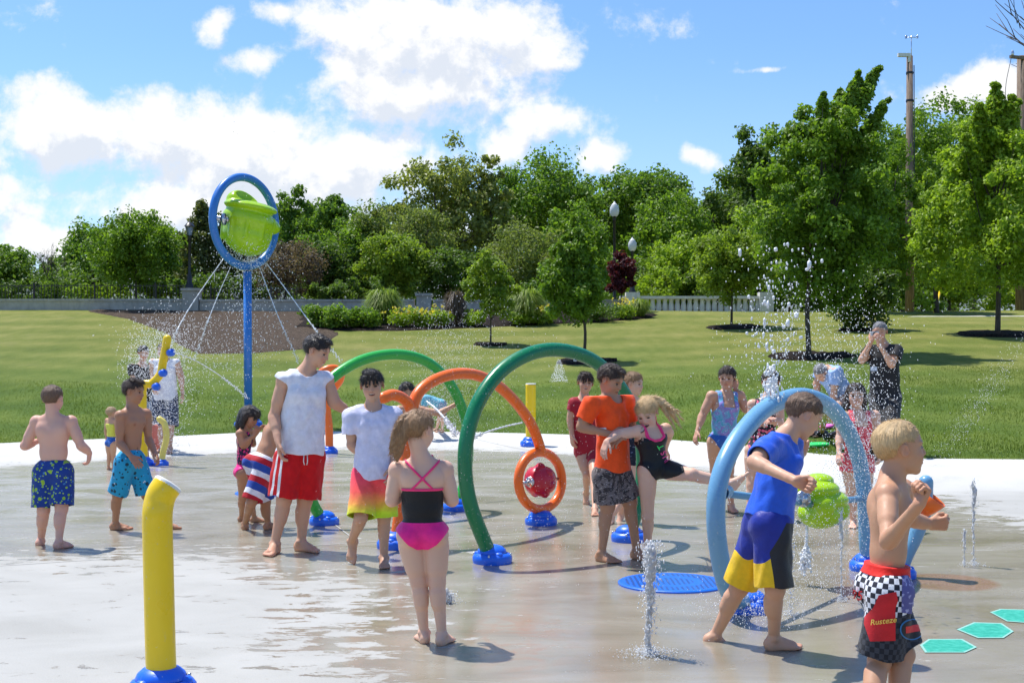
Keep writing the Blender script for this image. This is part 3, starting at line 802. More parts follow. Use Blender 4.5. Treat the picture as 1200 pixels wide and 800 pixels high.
def check(t, l):
    s = t.sep(l)
    # angle round the body so that the squares wrap round the legs
    u = t.math('MULTIPLY', t.math('ADD', s[0], s[1]), 1.0)
    az = t.math('ARCTAN2', s[1], t.math('SUBTRACT', t.math('ABSOLUTE', s[0]), .045))
    a = t.math('FLOOR', t.math('MULTIPLY', s[2], 47)); b_ = t.math('FLOOR', t.math('MULTIPLY', az, 4.4))
    k = t.math('MODULO', t.math('ADD', t.math('ADD', a, b_), 1000.), 2.)
    top = t.mix(k, (.018, .02, .035), (.78, .79, .84)); bot = t.mix(k, (.015, .017, .025), (.045, .05, .065))
    edge = t.math('ADD', s[2], t.math('MULTIPLY', s[1], -.35))
    return t.mix(t.math('GREATER_THAN', edge, -.085), bot, top)
M['check'] = clothmat('checkered_trunks_cloth', (1, 1, 1), pat=check)
M['red_band'] = clothmat('red_waistband_cloth', rgb(228, 38, 28), .6)
M['red_flat'] = clothmat('red_patch_cloth', rgb(205, 35, 45), .5)
M['blue_flat'] = clothmat('blue_ring_cloth', rgb(60, 130, 190), .5)
M['violet_patch'] = clothmat('violet_panel_cloth', rgb(105, 105, 160), pat=lambda t, l: t.mix(t.math('GREATER_THAN', t.noise(l, 26, 2, dist=1), .55), rgb(92, 92, 150), rgb(160, 160, 205)))
M['ink_yellow'] = material('yellow_lettering', rgb(245, 205, 90), .6)
M['ink_pink'] = material('pink_lettering', rgb(255, 70, 140), .6)
M['ink_green'] = material('green_lettering', rgb(60, 230, 100), .6)
M['ink_red'] = material('red_lettering', rgb(225, 45, 50), .6)
M['ink_white'] = material('white_lettering', (.75, .75, .75), .6)
# plastics and paint
def paint(name, col, rough=.28, wet=True):
    def fn(t, b):
        o = t.pos(); n = t.noise(o, 3.5, 4, .6)
        c = t.mix(t.mr(n, .35, .75, 0, .16), c4(col), c4(tuple(min(1, x*1.25+.04) for x in col)))
        sc_ = t.noise(t.vm('MULTIPLY', o, (9., 9., 1.5)), 4., 6, .75, .4); c = t.mix(t.mr(sc_, .60, .72, 0., .35), c, (.42, .43, .42, 1)); c = t.mix(t.mr(t.noise(o, 1.6, 4, .7), .5, .8, 0., .22), c, c4(tuple(x*.62 for x in col)))
        d = t.noise(o, 55, 2); sp = t.math('GREATER_THAN', d, .70)
        c = t.mix(t.math('MULTIPLY', sp, .35), c, (.55, .6, .62, 1))
        t.l.new(c, b.inputs['Base Color']); t.l.new(t.mr(n, .3, .7, rough-.08, rough+.14), b.inputs['Roughness'])
        t.l.new(t.bump(t.math('ADD', t.noise(o, 90, 2), t.math('MULTIPLY', sp, .4)), .10, .003), b.inputs['Normal'])
    return material(name, col, rough, .5, fn=fn)
M['p_yellow'] = paint('yellow_gloss_paint', rgb(240, 200, 10))
M['p_pale_yellow'] = paint('pale_yellow_gloss_paint', rgb(235, 215, 110))
M['p_blue'] = paint('blue_tower_paint', rgb(52, 120, 200))
M['p_base'] = paint('blue_base_plastic', rgb(22, 100, 225), .32)
M['p_ltblue'] = paint('light_blue_gloss_paint', rgb(108, 160, 196))
M['p_dkgreen'] = paint('dark_green_gloss_paint', rgb(8, 118, 72))
M['p_green'] = paint('bright_green_gloss_paint', rgb(48, 172, 66))
M['p_orange'] = paint('orange_gloss_paint', rgb(245, 110, 28))
M['p_lime'] = paint('lime_green_fibreglass', rgb(165, 205, 20), .22)
M['p_red'] = paint('red_fibreglass', rgb(190, 30, 55), .25)
M['steel'] = material('brushed_steel', (.55, .56, .58), .3, metal=1)
M['dark_hole'] = material('dark_opening', (.012, .012, .015), .6)
M['white_rim'] = material('white_nozzle_plastic', (.7, .7, .68), .5)
M['black_metal'] = material('black_painted_iron', (.016, .016, .018), .4)
def _wood(t, b):
    o = t.obj(); n = t.noise(t.vm('MULTIPLY', o, (6., 6., .6)), 4, 5, .6)
    t.l.new(t.ramp(n, [(.3, (.10, .065, .045)), (.7, (.30, .22, .16))]), b.inputs['Base Color']); t.l.new(t.bump(n, .5, .03), b.inputs['Normal'])
M['wood'] = material('weathered_pole_wood', rough=.85, fn=_wood)
def _conc(a, b2, sc=3.):
    def fn(t, b):
        o = t.pos(); n = t.noise(o, sc, 6, .65); m = t.noise(t.vm('MULTIPLY', o, (1., 1., .25)), sc*1.6, 4, .6)
        t.l.new(t.mix(t.mr(m, .5, .75, 0, .45), t.ramp(n, [(.3, a), (.7, b2)]), tuple(x*.6 for x in a)), b.inputs['Base Color'])
        t.l.new(t.bump(t.noise(o, 60, 4), .25, .01), b.inputs['Normal'])
    return fn
M['wall'] = material('cast_concrete', rough=.85, fn=_conc((.36, .335, .285), (.50, .47, .41)))
M['wall_white'] = material('white_concrete', rough=.85, fn=_conc((.52, .51, .47), (.70, .685, .64)))
M['frosted'] = material('frosted_globe_glass', (.8, .8, .78), .35, Transmission_Weight=.25)
M['lantern_glass'] = material('lantern_glass', (.35, .36, .36), .15, Transmission_Weight=.5)
M['camera_body'] = material('silver_camera_body', (.55, .55, .56), .35, metal=.3)
M['badge'] = material('badge_card', (.45, .52, .62), .5)
# foliage
def leafmat(name, a, b_, trans=.42):
    m = bpy.data.materials.new(name); m.use_nodes = True; t = NT(m.node_tree); b = t.n['Principled BSDF']
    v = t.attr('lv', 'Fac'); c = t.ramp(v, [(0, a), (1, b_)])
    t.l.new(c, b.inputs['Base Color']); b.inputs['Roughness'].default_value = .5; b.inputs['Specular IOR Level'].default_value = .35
    tr = t.add('ShaderNodeBsdfTranslucent'); t.l.new(t.mix(.5, c, t.vm('MULTIPLY', c, (1.9, 2.1, .6))), tr.inputs[0])
    mx = t.add('ShaderNodeMixShader'); mx.inputs[0].default_value = trans
    t.l.new(b.outputs[0], mx.inputs[1]); t.l.new(tr.outputs[0], mx.inputs[2]); t.l.new(mx.outputs[0], t.n['Material Output'].inputs[0])
    return m
LEAF = {
 'maple': leafmat('maple_leaves', (0.073, 0.142, 0.014), (0.230, 0.355, 0.035)),
 'bright': leafmat('bright_green_leaves', (0.122, 0.205, 0.018), (0.365, 0.486, 0.044)),
 'yellow': leafmat('yellow_green_leaves', (0.115, 0.190, 0.018), (0.30, 0.39, 0.045)),
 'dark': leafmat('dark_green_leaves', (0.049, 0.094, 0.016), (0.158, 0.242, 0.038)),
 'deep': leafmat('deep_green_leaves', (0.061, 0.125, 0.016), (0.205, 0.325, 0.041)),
 'olive': leafmat('olive_leaves', (0.092, 0.129, 0.029), (0.255, 0.300, 0.079)),
 'conifer': leafmat('conifer_needles', (0.057, 0.079, 0.021), (0.173, 0.190, 0.057)),
 'grey': leafmat('grey_green_leaves', (0.123, 0.158, 0.043), (0.356, 0.376, 0.102)),
 'red': leafmat('dark_red_leaves', (.045, .008, .012), (.14, .022, .035)),
 'smoke': leafmat('dusky_brown_leaves', (0.074, 0.058, 0.042), (0.230, 0.163, 0.120)),
 'grassy': leafmat('tall_grass_blades', (0.121, 0.190, 0.023), (0.345, 0.428, 0.068)),
 'flower': leafmat('yellow_flowers', (.55, .42, .04), (.75, .62, .10)),
 'lawn': leafmat('lawn_blades', (0.083, 0.134, 0.013), (0.225, 0.281, 0.038), .3),
}
def _bark(t, b):
    o = t.obj(); n = t.noise(t.vm('MULTIPLY', o, (14., 14., 2.)), 2, 5, .65)
    t.l.new(t.ramp(n, [(.3, (.035, .026, .020)), (.75, (.15, .12, .095))]), b.inputs['Base Color']); t.l.new(t.bump(n, .8, .03), b.inputs['Normal'])
M['bark'] = material('tree_bark', rough=.9, fn=_bark)
# ground
def _lawn(t, b):
    o = t.pos(); big = t.noise(o, .35, 3, .5); mid = t.noise(t.vm('MULTIPLY', o, (1., .35, 1.)), 2.2, 4, .65); fine = t.noise(o, 24, 5, .75)
    s = t.sep(o)
    stripe = t.math('MULTIPLY', t.math('SINE', t.math('MULTIPLY', t.math('ADD', s[1], t.math('MULTIPLY', t.noise(o, .3, 1), 2.)), 2.3)), .06)
    k = t.math('ADD', t.math('ADD', t.math('MULTIPLY', big, .40), t.math('MULTIPLY', mid, .45)), t.math('ADD', t.math('MULTIPLY', fine, .30), stripe))  # patchy grass tone; its contrast also puts dappled shade into the colour
    near = t.ramp(k, [(.30, (.060, .118, .016)), (.52, (.125, .205, .028)), (.76, (.23, .30, .05))])
    far = t.ramp(k, [(.28, (.12, .165, .026)), (.52, (.215, .250, .046)), (.78, (.36, .34, .10))])
    dry = t.mr(t.math('ADD', s[2], t.math('MULTIPLY', t.noise(o, .25, 3, .6), 1.6)), 1.3, 2.9, smooth=True)
    c = t.mix(dry, near, far)
    p = t.math('MULTIPLY', t.mr(t.noise(o, .9, 4, .7), .60, .72), dry)
    c = t.mix(t.math('MULTIPLY', p, .55), c, (.27, .24, .12, 1))
    t.l.new(c, b.inputs['Base Color']); t.l.new(t.bump(t.math('ADD', fine, t.noise(o, 80, 3)), .9, .06), b.inputs['Normal'])
M['lawn'] = material('mown_lawn', rough=.85, spec=.15, fn=_lawn)
def _mulch(a, b2):
    def fn(t, b):
        o = t.pos(); n = t.vor(o, 26, out=1); f = t.noise(o, 40, 4, .7)
        t.l.new(t.ramp(t.math('ADD', t.math('MULTIPLY', t.sep(n)[0], .6), t.math('MULTIPLY', f, .4)), [(.25, a), (.85, b2)]), b.inputs['Base Color'])
        t.l.new(t.bump(t.math('ADD', t.sep(n)[1], f), 1., .05), b.inputs['Normal'])
    return fn
M['mulch_dark'] = material('dark_mulch', rough=.95, spec=.1, fn=_mulch((.010, .008, .007), (.055, .040, .032)))
M['mulch_brown'] = material('brown_mulch', rough=.95, spec=.1, fn=_mulch((.050, .036, .026), (.185, .138, .100)))
def _pad(t, b):
    o = t.pos(); w = t.attr('wet', 'Fac')
    flat = t.vm('MULTIPLY', o, (1., 1., 0.))
    n1 = t.noise(t.vm('MULTIPLY', flat, (1., 2.2, 0.)), .9, 5, .62, .8); n2 = t.noise(t.vm('MULTIPLY', flat, (1., 2.1, 0.)), 3.6, 7, .72, .5)
    k = t.math('ADD', w, t.math('ADD', t.math('MULTIPLY', t.math('SUBTRACT', n1, .5), 1.5), t.math('MULTIPLY', t.math('SUBTRACT', n2, .5), 3.1)))
    wet = t.mr(k, .44, .56, smooth=True)
    grain = t.noise(o, 130, 3, .7); stain = t.noise(flat, 1.3, 5, .6, .5); st2 = t.noise(t.vm('MULTIPLY', flat, (.5, 1.3, 1.)), 1.1, 4, .6, 1.)
    dry = t.ramp(t.math('ADD', t.math('MULTIPLY', stain, .5), t.math('MULTIPLY', grain, .5)), [(.3, (.29, .282, .255)), (.5, (.385, .378, .35)), (.78, (.47, .46, .43))])
    wc = t.ramp(t.math('ADD', t.math('MULTIPLY', st2, .75), t.math('MULTIPLY', grain, .3)), [(.32, (.190, .162, .116)), (.52, (.272, .240, .182)), (.75, (.35, .32, .262))])
    dry = t.vm('SCALE', dry, t.math('MULTIPLY_ADD', t.attr('clean', 'Fac'), .40, 1.)); s = t.sep(o)
    bluish = t.mr(s[1], 10.5, 15., 0., .60); wc = t.mix(bluish, wc, (.385, .365, .315, 1))
    rust = t.mr(t.vm('LENGTH', t.vm('MULTIPLY', t.vm('SUBTRACT', flat, (.02, 6.9, 0.)), (1., .35, 0.)), out=1), .0, .42, 1., 0.)
    rust = t.math('MULTIPLY', rust, t.mr(t.noise(flat, 4., 4, .65, 1.5), .45, .6)); wc = t.mix(t.math('MULTIPLY', rust, .6), wc, (.34, .17, .09, 1))
    r2 = t.mr(t.vm('LENGTH', t.vm('MULTIPLY', t.vm('SUBTRACT', flat, (2.9, 8.55, 0.)), (1., 1., 0.)), out=1), .30, .36, 1., 0.); wc = t.mix(t.math('MULTIPLY', r2, .7), wc, (.25, .12, .055, 1))
    film = t.mr(t.noise(t.vm('MULTIPLY', flat, (.8, 1.3, 0.)), 1.3, 5, .6, .9), .36, .66)
    c = t.mix(wet, dry, wc); t.l.new(c, b.inputs['Base Color'])
    rw = t.math('MULTIPLY_ADD', film, -.20, .30)
    t.l.new(t.math('MULTIPLY_ADD', wet, t.math('SUBTRACT', rw, .8), .8), b.inputs['Roughness'])
    t.l.new(t.mr(wet, 0, 1, .2, .42), b.inputs['Specular IOR Level'])
    h = t.math('ADD', t.math('MULTIPLY', t.noise(t.vm('MULTIPLY', flat, (1., 1.2, 0.)), 7, 3, .6), t.math('MULTIPLY', wet, .5)), t.math('MULTIPLY', grain, t.math('MULTIPLY_ADD', wet, -.22, .3)))
    t.l.new(t.bump(h, .30, .012), b.inputs['Normal'])
M['pad'] = material('splash_pad_concrete', fn=_pad)
def _drop(t, b): pass
M['water'] = material('falling_water', (.92, .94, .96), .15, .6, Transmission_Weight=.15, IOR=1.33)
M['stream'] = material('clear_water_stream', (.95, .96, .98), .08, .6, Transmission_Weight=.55, IOR=1.33)
M['mist'] = material('fine_water_spray', (.95, .96, .98), .3, .5, Transmission_Weight=.0, IOR=1.33)
# ------------------------------------------------------------------ the people
SK = dict(fair=(.72, .45, .325), pink=(.70, .40, .30), tan=(.46, .245, .145), warm=(.60, .345, .225), olive=(.56, .325, .215))
def az2(q): return q
def build_person(i):
    pass
def halter(q, top=.17, w=.058, sw=.011, leg=1.0, low=-.058):
    pass
def onepiece(top_front=.195, top_back=.16, sx=.050, sw=.012, scoop=.9, leg=.95, bottom=None, topcut=None, cross=False, arm=.064):
    """returns region function; q in units of height"""
    def reg(q):
        x = np.abs(q[..., 0]); z = q[..., 2]; y = q[..., 1]
        neck = np.where(y > 0, top_front+scoop*np.maximum(x-.02, 0)*.6, top_back+scoop*np.maximum(x-.02, 0)*.4)
        side = .245+np.where(x > arm, -(x-arm)*2.6, 0)
        body = np.maximum(z-np.minimum(neck, side), x-.098)
        if sx:
            if cross: xx = np.where(y < 0, np.abs(np.abs(q[..., 0])-np.clip((z-.20)*.9, 0, .06)), np.abs(x-sx))
            else: xx = np.abs(x-sx)
            strap = np.maximum(xx-sw, .14-z); strap = np.maximum(strap, z-.36)
            strap = np.maximum(strap, x-.09)
            body = np.minimum(body, strap)
        lg = -(z+.058-leg*1.25*np.maximum(x-.024, 0)-3.*np.maximum(x-.06, 0)*leg*.3)
        if bottom is not None: lg = bottom-z
        r = np.maximum(body, lg)
        if topcut is not None: r = np.maximum(z-topcut, lg)
        return r
    return reg
def band(z0, z1):
    return lambda q: np.maximum(q[..., 2]-z1, z0-q[..., 2])
WHO = []
_later = []
_text_queue = []
def who(f): WHO.append(f); return f

@who
def p_navy():
    f = Fig('shirtless boy seen from behind in navy swim trunks with lime print, leftmost on the pad', 10.15, 1.30, .215, (62, 487), (63, 553), (62, 468), 0, 12, hp=4,
            aL=((29, 522), (46, 516, .14)), aR=((95, 522), (105, 530, .09)), hR=dict(dir=(-.15, .2, -1), n=(-1, .1, 0), curl=40), sL=(43, 494), sR=(83, 494),
            lL=((51, 598, .0), (48, 634, .12), 0, 55), lR=((72, 596), (69, 634, 'g'), 35), skin=SK['pink'], b=1.18)
    f.shorts(M['navy_print'], waist=.075, length=.90, loose=.014, flare=.02)
    f.hair(M['hair_brown'], 'short', thick=.01, wisp=.05)
@who
def p_turq():
    f = Fig('dark haired shirtless boy in turquoise swim trunks walking right behind the near yellow pipe', 11.0, 1.32, .212, (156, 478), (153, 540), (157, 459), 115, 100, hp=8,
            aR=((140, 519), (154, 535, '-')), aL=((174, 515), (182, 531, '-')), sR=(141, 487), sL=(171, 485),
            lR=((138, 580), (135, 613, 'g'), 85), lL=((172, 580), (193, 612, 'g'), 80), skin=SK['tan'], b=1.0)
    f.shorts(M['turquoise_print'], waist=.075, length=.92, loose=.016, flare=.02)
    f.hair(M['hair_dark_brown'], 'tuft', thick=.02)
@who
def p_toddler():
    f = Fig('toddler in yellow swim top and blue bottoms half hidden behind the boy in turquoise trunks', 17.0, .86, .165, (131, 491), (130, 519), (131, 484), 30, 40,
            lL=((128, 535), (127, 547, 'g'), 0), lR=((133, 535), (133, 547, 'g'), 20), skin=SK['warm'])
    f.suit(M['yellow_cloth'], 'swim_top', band(.10, .30)); f.suit(M['royal_bottom'], 'swim_bottom', onepiece(topcut=.10))
    f.hair(M['hair_sandy'], 'short', thick=.02)
@who
def p_manleft():
    f = Fig('man in white sleeveless shirt and dark plaid shorts in spray behind the yellow spray cannon', 20.1, 1.74, .24, (193, 422), (193, 466), (191, 411), 172, 195,
            aR=((180, 440), (181, 452, '-')), aL=((212, 441), (214, 460, '-')), lL=((200, 497), (199, 525, 'g'), 165), lR=((187, 497), (189, 524, 'g'), 200), skin=SK['warm'], b=1.1, eyes=False)
    f.shirt(M['white'], 'sleeveless_shirt', sleeve=0, hem=-.02, loose=.016); f.shorts(M['plaid'], waist=.06, length=1.05, loose=.02, flare=.03)
    f.hair(M['hair_dark_brown'], 'short')
@who
def p_blacktop():
    f = Fig('dark haired person in a wet black shirt beside the man in the white sleeveless shirt', 20.6, 1.62, .23, (167, 428), (166, 468), (168, 414), 150, 150, hp=10,
            aR=((157, 446), (160, 460, '-')), aL=((178, 441), (186, 436, '-')), lL=((170, 496), (170, 521, 'g'), 160), lR=((162, 496), (163, 521, 'g'), 170), skin=SK['warm'], eyes=False)
    f.shirt(M['black_cloth'], hem=-.04, loose=.015); f.shorts(M['grey_blue'], waist=.05, length=.8)
    f.hair(M['hair_dark'], 'short', thick=.04)
@who
def p_salmon():
    f = Fig('small child in a salmon shirt crouching by the pale yellow spray nozzle', 18.6, .82, .165, (177, 499), (180, 522), (174, 493), -60, -50, hp=25,
            aR=((175, 512), (170, 517)), aL=((172, 508), (168, 512)), lL=((171, 521, -.1), (174, 538, 'g'), -70), lR=((176, 522, -.14), (181, 538, 'g'), -60), skin=SK['warm'], eyes=False)
    f.shirt(M['salmon'], hem=-.03, loose=.01); f.shorts(M['salmon'], waist=.05, length=.6)
    f.hair(M['hair_sandy'], 'short')
@who
def p_pinkgirl():
    f = Fig('small girl with wet black hair in pink bottoms beside the boy in striped trunks', 11.4, 1.02, .190, (287, 502), (284, 553), (293, 489), 70, 110, hp=22,
            aR=((284, 520), (299, 509, '-')), aL=((295, 512), (302, 505)), sR=(281, 508), sL=(294, 507), hR=dict(dir=(.3, 0, 1), curl=50),
            lL=((294, 584), (298, 606, 'g'), 75), lR=((284, 584), (283, 605, 'g'), 50), skin=SK['tan'])
    f.suit(M['pink_black_print'], 'swim_top', onepiece(top_front=.23, top_back=.19, bottom=.07)); f.suit(M['hot_pink'], 'swim_bottom', onepiece(topcut=.07))
    f.hair(M['hair_dark'], 'bangs', thick=.05, fringe=.2, chains=[[(0, -.35, .1, .05), (-.05, -.38, -.2, .05), (.1, -.36, -.5, .035), (.12, -.3, -.7, .02)], [(.25, -.1, .1, .04), (.34, -.1, -.25, .03), (.36, 0, -.5, .015)], [(-.2, -.3, .1, .05), (-.3, -.3, -.3, .04), (-.28, -.25, -.6, .02)]])
@who
def p_stripes():
    f = Fig('boy bending forward in red white and blue striped trunks behind the teenager', 11.0, 1.22, .205, (327, 494, .12), (304, 543), (341, 500, .18), 60, 75, hp=50,
            aR=((322, 518, .1), (338, 530, .0)), aL=((336, 515, .2), (346, 528, .1)), hw=35,
            lL=((311, 588, .1), (314, 613, 'g'), 50), lR=((295, 588, -.1), (287, 613, 'g'), -10), skin=SK['tan'], b=1.15)
    f.shorts(M['usa_stripes'], waist=.06, length=.95, loose=.015, flare=.02)
    f.hair(M['hair_dark_brown'], 'short')
@who
def p_teen():
    f = Fig('tall dark haired teenage boy in white sleeveless shirt and red shorts with white side stripes', 9.9, 1.68, .238, (358, 436), (352, 536), (372, 412), 155, 105, hp=22,
            aR=((321, 488), (326, 517, '-')), aL=((392, 472), (410, 483, .12)), sR=(333, 446), sL=(382, 446), hR=dict(dir=(.1, 0, -1), n=(1, .3, 0), curl=30),
            lR=((333, 585), (322, 637, 'g'), 190), lL=((357, 586), (353, 634, 'g'), 118), skin=SK['warm'], b=1.03, hw=150)
    f.shirt(M['white'], 'sleeveless_shirt', sleeve=0, hem=.02, loose=.022, flare=.016, deep=.006, fold=.008)
    f.shorts(M['red'], 'shorts', waist=.04, length=.95, loose=.028, flare=.028, fold=.008)
    for sx in (-.012, .014):
        c = f.pm+f.Z*.02*f.H+f.Y*(.070*f.H+.026)+f.X*sx; b = MB(); b.tube([c, c-A(sx*.2, .004, .05), c-A(-sx*.3, .002, .075)], .004, 6); b.build('drawstring', M['white_stripe'], f.root)
    f.hair(M['hair_dark'], 'tuft', thick=.03)
@who
def p_whitetee():
    f = Fig('boy in wet white t-shirt and coral to lime swim shorts facing the camera', 9.2, 1.40, .222, (437, 476), (438, 557), (436, 452), 172, 178, hp=6, roll=-4,
            aR=((412, 521), (439, 545, '-')), aL=((465, 521), (461, 548, '-')), sR=(413, 488), sL=(461, 488), hR=dict(dir=(.55, -.2, -1), n=(.2, 1, 0), curl=25),
            lR=((423, 606, -.12), (412, 634, '+'), 195, 60), lL=((450, 606), (450, 653, 'g'), 170), skin=SK['olive'], mouth=.4)
    f.shirt(M['lavender_white'], hem=-.015, sleeve=.62, loose=.014, fold=.008); f.shorts(M['gradient'], waist=.05, length=.98, loose=.02, flare=.024)
    f.hair(M['hair_dark'], 'bangs', thick=.02, fringe=.2)
@who
def p_armout():
    f = Fig('dark haired child behind the orange arch with one arm stretched out to the right', 12.6, 1.22, .205, (481, 476), (483, 535), (477, 461), 150, 160, hp=10,
            aL=((515, 484), (535, 473)), sL=(494, 481), hL=dict(dir=(.6, 0, .8), curl=75), aR=((466, 505), (466, 525)),
            lL=((487, 570), (488, 602, 'g'), 170), lR=((479, 570), (478, 602, 'g'), 180), skin=SK['warm'], eyes=False)
    f.shorts(M['navy_suit'], waist=.06, length=.8); f.hair(M['hair_dark'], 'short', thick=.03)
@who
def p_teal():
    f = Fig('child in teal shirt bending over at the grass edge behind the orange arch', 22.3, 1.2, .205, (497, 466), (517, 474), (489, 470), -90, -90, hp=60,
            aL=((496, 481), (493, 492)), aR=((500, 481), (498, 493)), hw=-85, lL=((515, 488, .05), (512, 502, 'g'), -90), lR=((519, 489, -.05), (518, 503, 'g'), -90), skin=SK['warm'], eyes=False)
    f.shirt(M['teal'], hem=-.03, sleeve=.6); f.shorts(M['grey_blue'], waist=.05, length=.8); f.hair(M['hair_dark'], 'short', thick=.04)
@who
def p_backgirl():
    f = Fig('girl with brown ponytail seen from behind, black swim top, crossed pink straps, hot pink bottoms', 6.7, 1.22, .208, (495, 538), (495, 626), (491, 505), -4, 38, hp=6,
            aL=((459, 586), (472, 580, .14)), aR=((530, 586), (519, 579, .14)), sL=(466, 550), sR=(521, 550), hL=dict(curl=50), hR=dict(curl=50),
            lL=((491, 681), (497, 741, 'g'), -18), lR=((512, 681), (518, 743, 'g'), 22), skin=SK['fair'], v=.0036, b=1.16)
    f.suit(M['black_swim'], 'swim_top', onepiece(top_front=.225, top_back=.195, sx=0, scoop=.0, bottom=.052), off=.008)
    f.suit(M['pink_trim'], 'pink_back_trim', lambda q: np.maximum(np.maximum(q[..., 2]-.203, .192-q[..., 2]), np.abs(q[..., 0])-.09), off=.010)
    def cross(q):
        x = q[..., 0]; z = q[..., 2]; y = q[..., 1]; k = (z-.245)*1.0
        b = np.where(y < 0, np.minimum(np.abs(x-k), np.abs(x+k))-.0065, np.abs(np.abs(x)-.045)-.0065)
        return np.maximum(np.maximum(b, .195-z), np.maximum(z-.40, np.abs(x)-.075))
    f.suit(M['pink_trim'], 'crossed_straps', cross, off=.008)
    f.suit(M['hot_pink'], 'swim_bottom', onepiece(topcut=.058, leg=.5), off=.009)
    f.hair(M['hair_light_brown'], 'pony', thick=.03, chains=[[(482, 489, -.02, 0, .022), (475, 490, -.05, 0, .024), (469, 500, -.06, 0, .028), (465, 515, -.06, 0, .028), (464, 529, -.05, 0, .020), (466, 540, -.04, 0, .005)], [(478, 490, -.03, 0, .014), (470, 494, -.08, 0, .012), (462, 508, -.08, 0, .010), (459, 522, -.07, 0, .008), (458, 535, -.06, 0, .003)],
        [(482, 489, -.0, 0, .02), (478, 494, -.06, 0, .026), (473, 508, -.07, 0, .028), (470, 522, -.06, 0, .020), (469, 534, -.05, 0, .006)]])
@who
def p_redgirl():
    f = Fig('smiling dark haired child in a dark red shirt walking behind the boy in orange', 13.0, 1.30, .212, (684, 466), (688, 528), (686, 449), 172, 175, roll=6,
            aR=((668, 491), (670, 511, '-')), aL=((694, 496), (687, 524, '-')), sR=(672, 472), sL=(697, 472), lL=((697, 562), (697, 596, 'g'), 180), lR=((688, 556, -.12), (687, 578, '+'), 175, 60), skin=SK['warm'], mouth=.3)
    f.shirt(M['dark_red'], 'swim_shirt', hem=-.02, sleeve=.45, loose=.006); f.shorts(M['dark_red'], waist=.05, length=.45, loose=.006, flare=.006)
    f.hair(M['hair_dark_brown'], 'bangs', thick=.03)
@who
def p_behindarch():
    f = Fig('child in dark navy patterned swimsuit partly hidden behind the boy in orange', 11.6, 1.27, .208, (742, 468), (738, 535), (743, 450), 160, 120, hp=5, lR=((742, 574, .05), (727, 601, '+'), 210, 40), lL=((738, 574), (716, 606, 'g'), 200),
            aR=((731, 497), (733, 515)), aL=((752, 496), (750, 518)), skin=SK['fair'])
    f.suit(M['navy_suit'], 'swimsuit', onepiece()); f.hair(M['hair_light_brown'], 'short', thick=.03)
@who
def p_orange():
    f = Fig('boy in bright orange shirt and dark camouflage shorts holding the blonde girl', 9.4, 1.47, .225, (717, 466), (718, 556), (716, 446), 132, 122, hp=24,
            aR=((681, 500), (717, 509, '-')), aL=((741, 505, -.04), (728, 512, '-')), sR=(693, 472), sL=(734, 471), hR=dict(dir=(1, -.1, 0), n=(0, 1, -.3), curl=45), hL=dict(dir=(-.6, -.6, -.3), curl=50),
            lR=((712, 594), (705, 647, 'g'), 135), lL=((738, 588), (746, 645, 'g'), 140), skin=SK['tan'], b=.95, mouth=.35, hw=140)
    f.shirt(M['orange_red'], hem=.02, sleeve=.72, loose=.013, fold=.006, flare=.010)
    def sidep(q): return np.maximum(np.maximum(np.maximum(.050-q[..., 0], np.abs(q[..., 1])-.028), q[..., 2]-.24), .03-q[..., 2])
    f.suit(M['white_stripe'], 'white_side_panel', sidep, off=.027, legs=False)
    f.shorts(M['camo'], waist=.05, length=.86, loose=.02, flare=.026); f.hair(M['hair_dark_brown'], 'tuft', thick=.03)
@who
def p_blonde():
    f = Fig('blonde girl with flying ponytail in black swimsuit kicking one leg out to the right', 9.35, 1.27, .215, (761, 503), (767, 550), (758.5, 485), 150, 205, hp=28, roll=-8,
            aR=((723, 509), (711, 517, '-')), aL=((784, 507, .14), (779, 527, .2)), sR=(748, 505), sL=(780, 503), hR=dict(dir=(-.35, -.3, -1), n=(.7, .7, 0), curl=20),
            lR=((759, 604), (759, 645, 'g'), 205), lL=((811, 556, -.2), (856, 565, '+'), 95, -50), skin=SK['fair'], b=1.07, mouth=.8, brow=(.35, .22, .12))
    f.suit(M['black_swim'], 'swimsuit', onepiece(top_front=.165, top_back=.15, sx=0, leg=.8), off=.006)
    def trim(q):
        x = np.abs(q[..., 0]); z = q[..., 2]; y = q[..., 1]; nl = np.where(y > 0, .165+.54*np.maximum(x-.02, 0), .15+.36*np.maximum(x-.02, 0))
        a = np.maximum(np.abs(z-nl-.004)-.008, x-.06); b = np.maximum(np.abs(x-.055)-.009, np.maximum(nl-z, z-.36)); return np.minimum(a, b)
    f.suit(M['pink_trim'], 'pink_trim_and_straps', trim, off=.009)
    f.hair(M['hair_blond'], 'pony', thick=.035, fringe=.22, chains=[[(.10, -.30, .40, .03), (770, 468, .03, 0, .022), (780, 476, .04, 0, .022), (790, 488, .04, 0, .016), (798, 501, .04, 0, .004)],
        [(.10, -.30, .40, .02), (772, 468, .05, 0, .018), (784, 476, .06, 0, .016), (797, 482, .06, 0, .004)], [(.10, -.30, .40, .02), (772, 472, .02, 0, .018), (782, 486, .02, 0, .014), (791, 502, .02, 0, .004)], [(.10, -.30, .40, .02), (775, 472, .02, 0, .012), (790, 481, 0, 0, .008), (801, 493, .0, 0, .003)]])
    text_on(f, 'JU', (.006, .105), .052, M['ink_pink'], 72); text_on(f, 'S', (.0, .150), .05, M['ink_pink'], 72, x2=-.004); text_on(f, 'T', (-.002, .178), .04, M['ink_green'], 72)
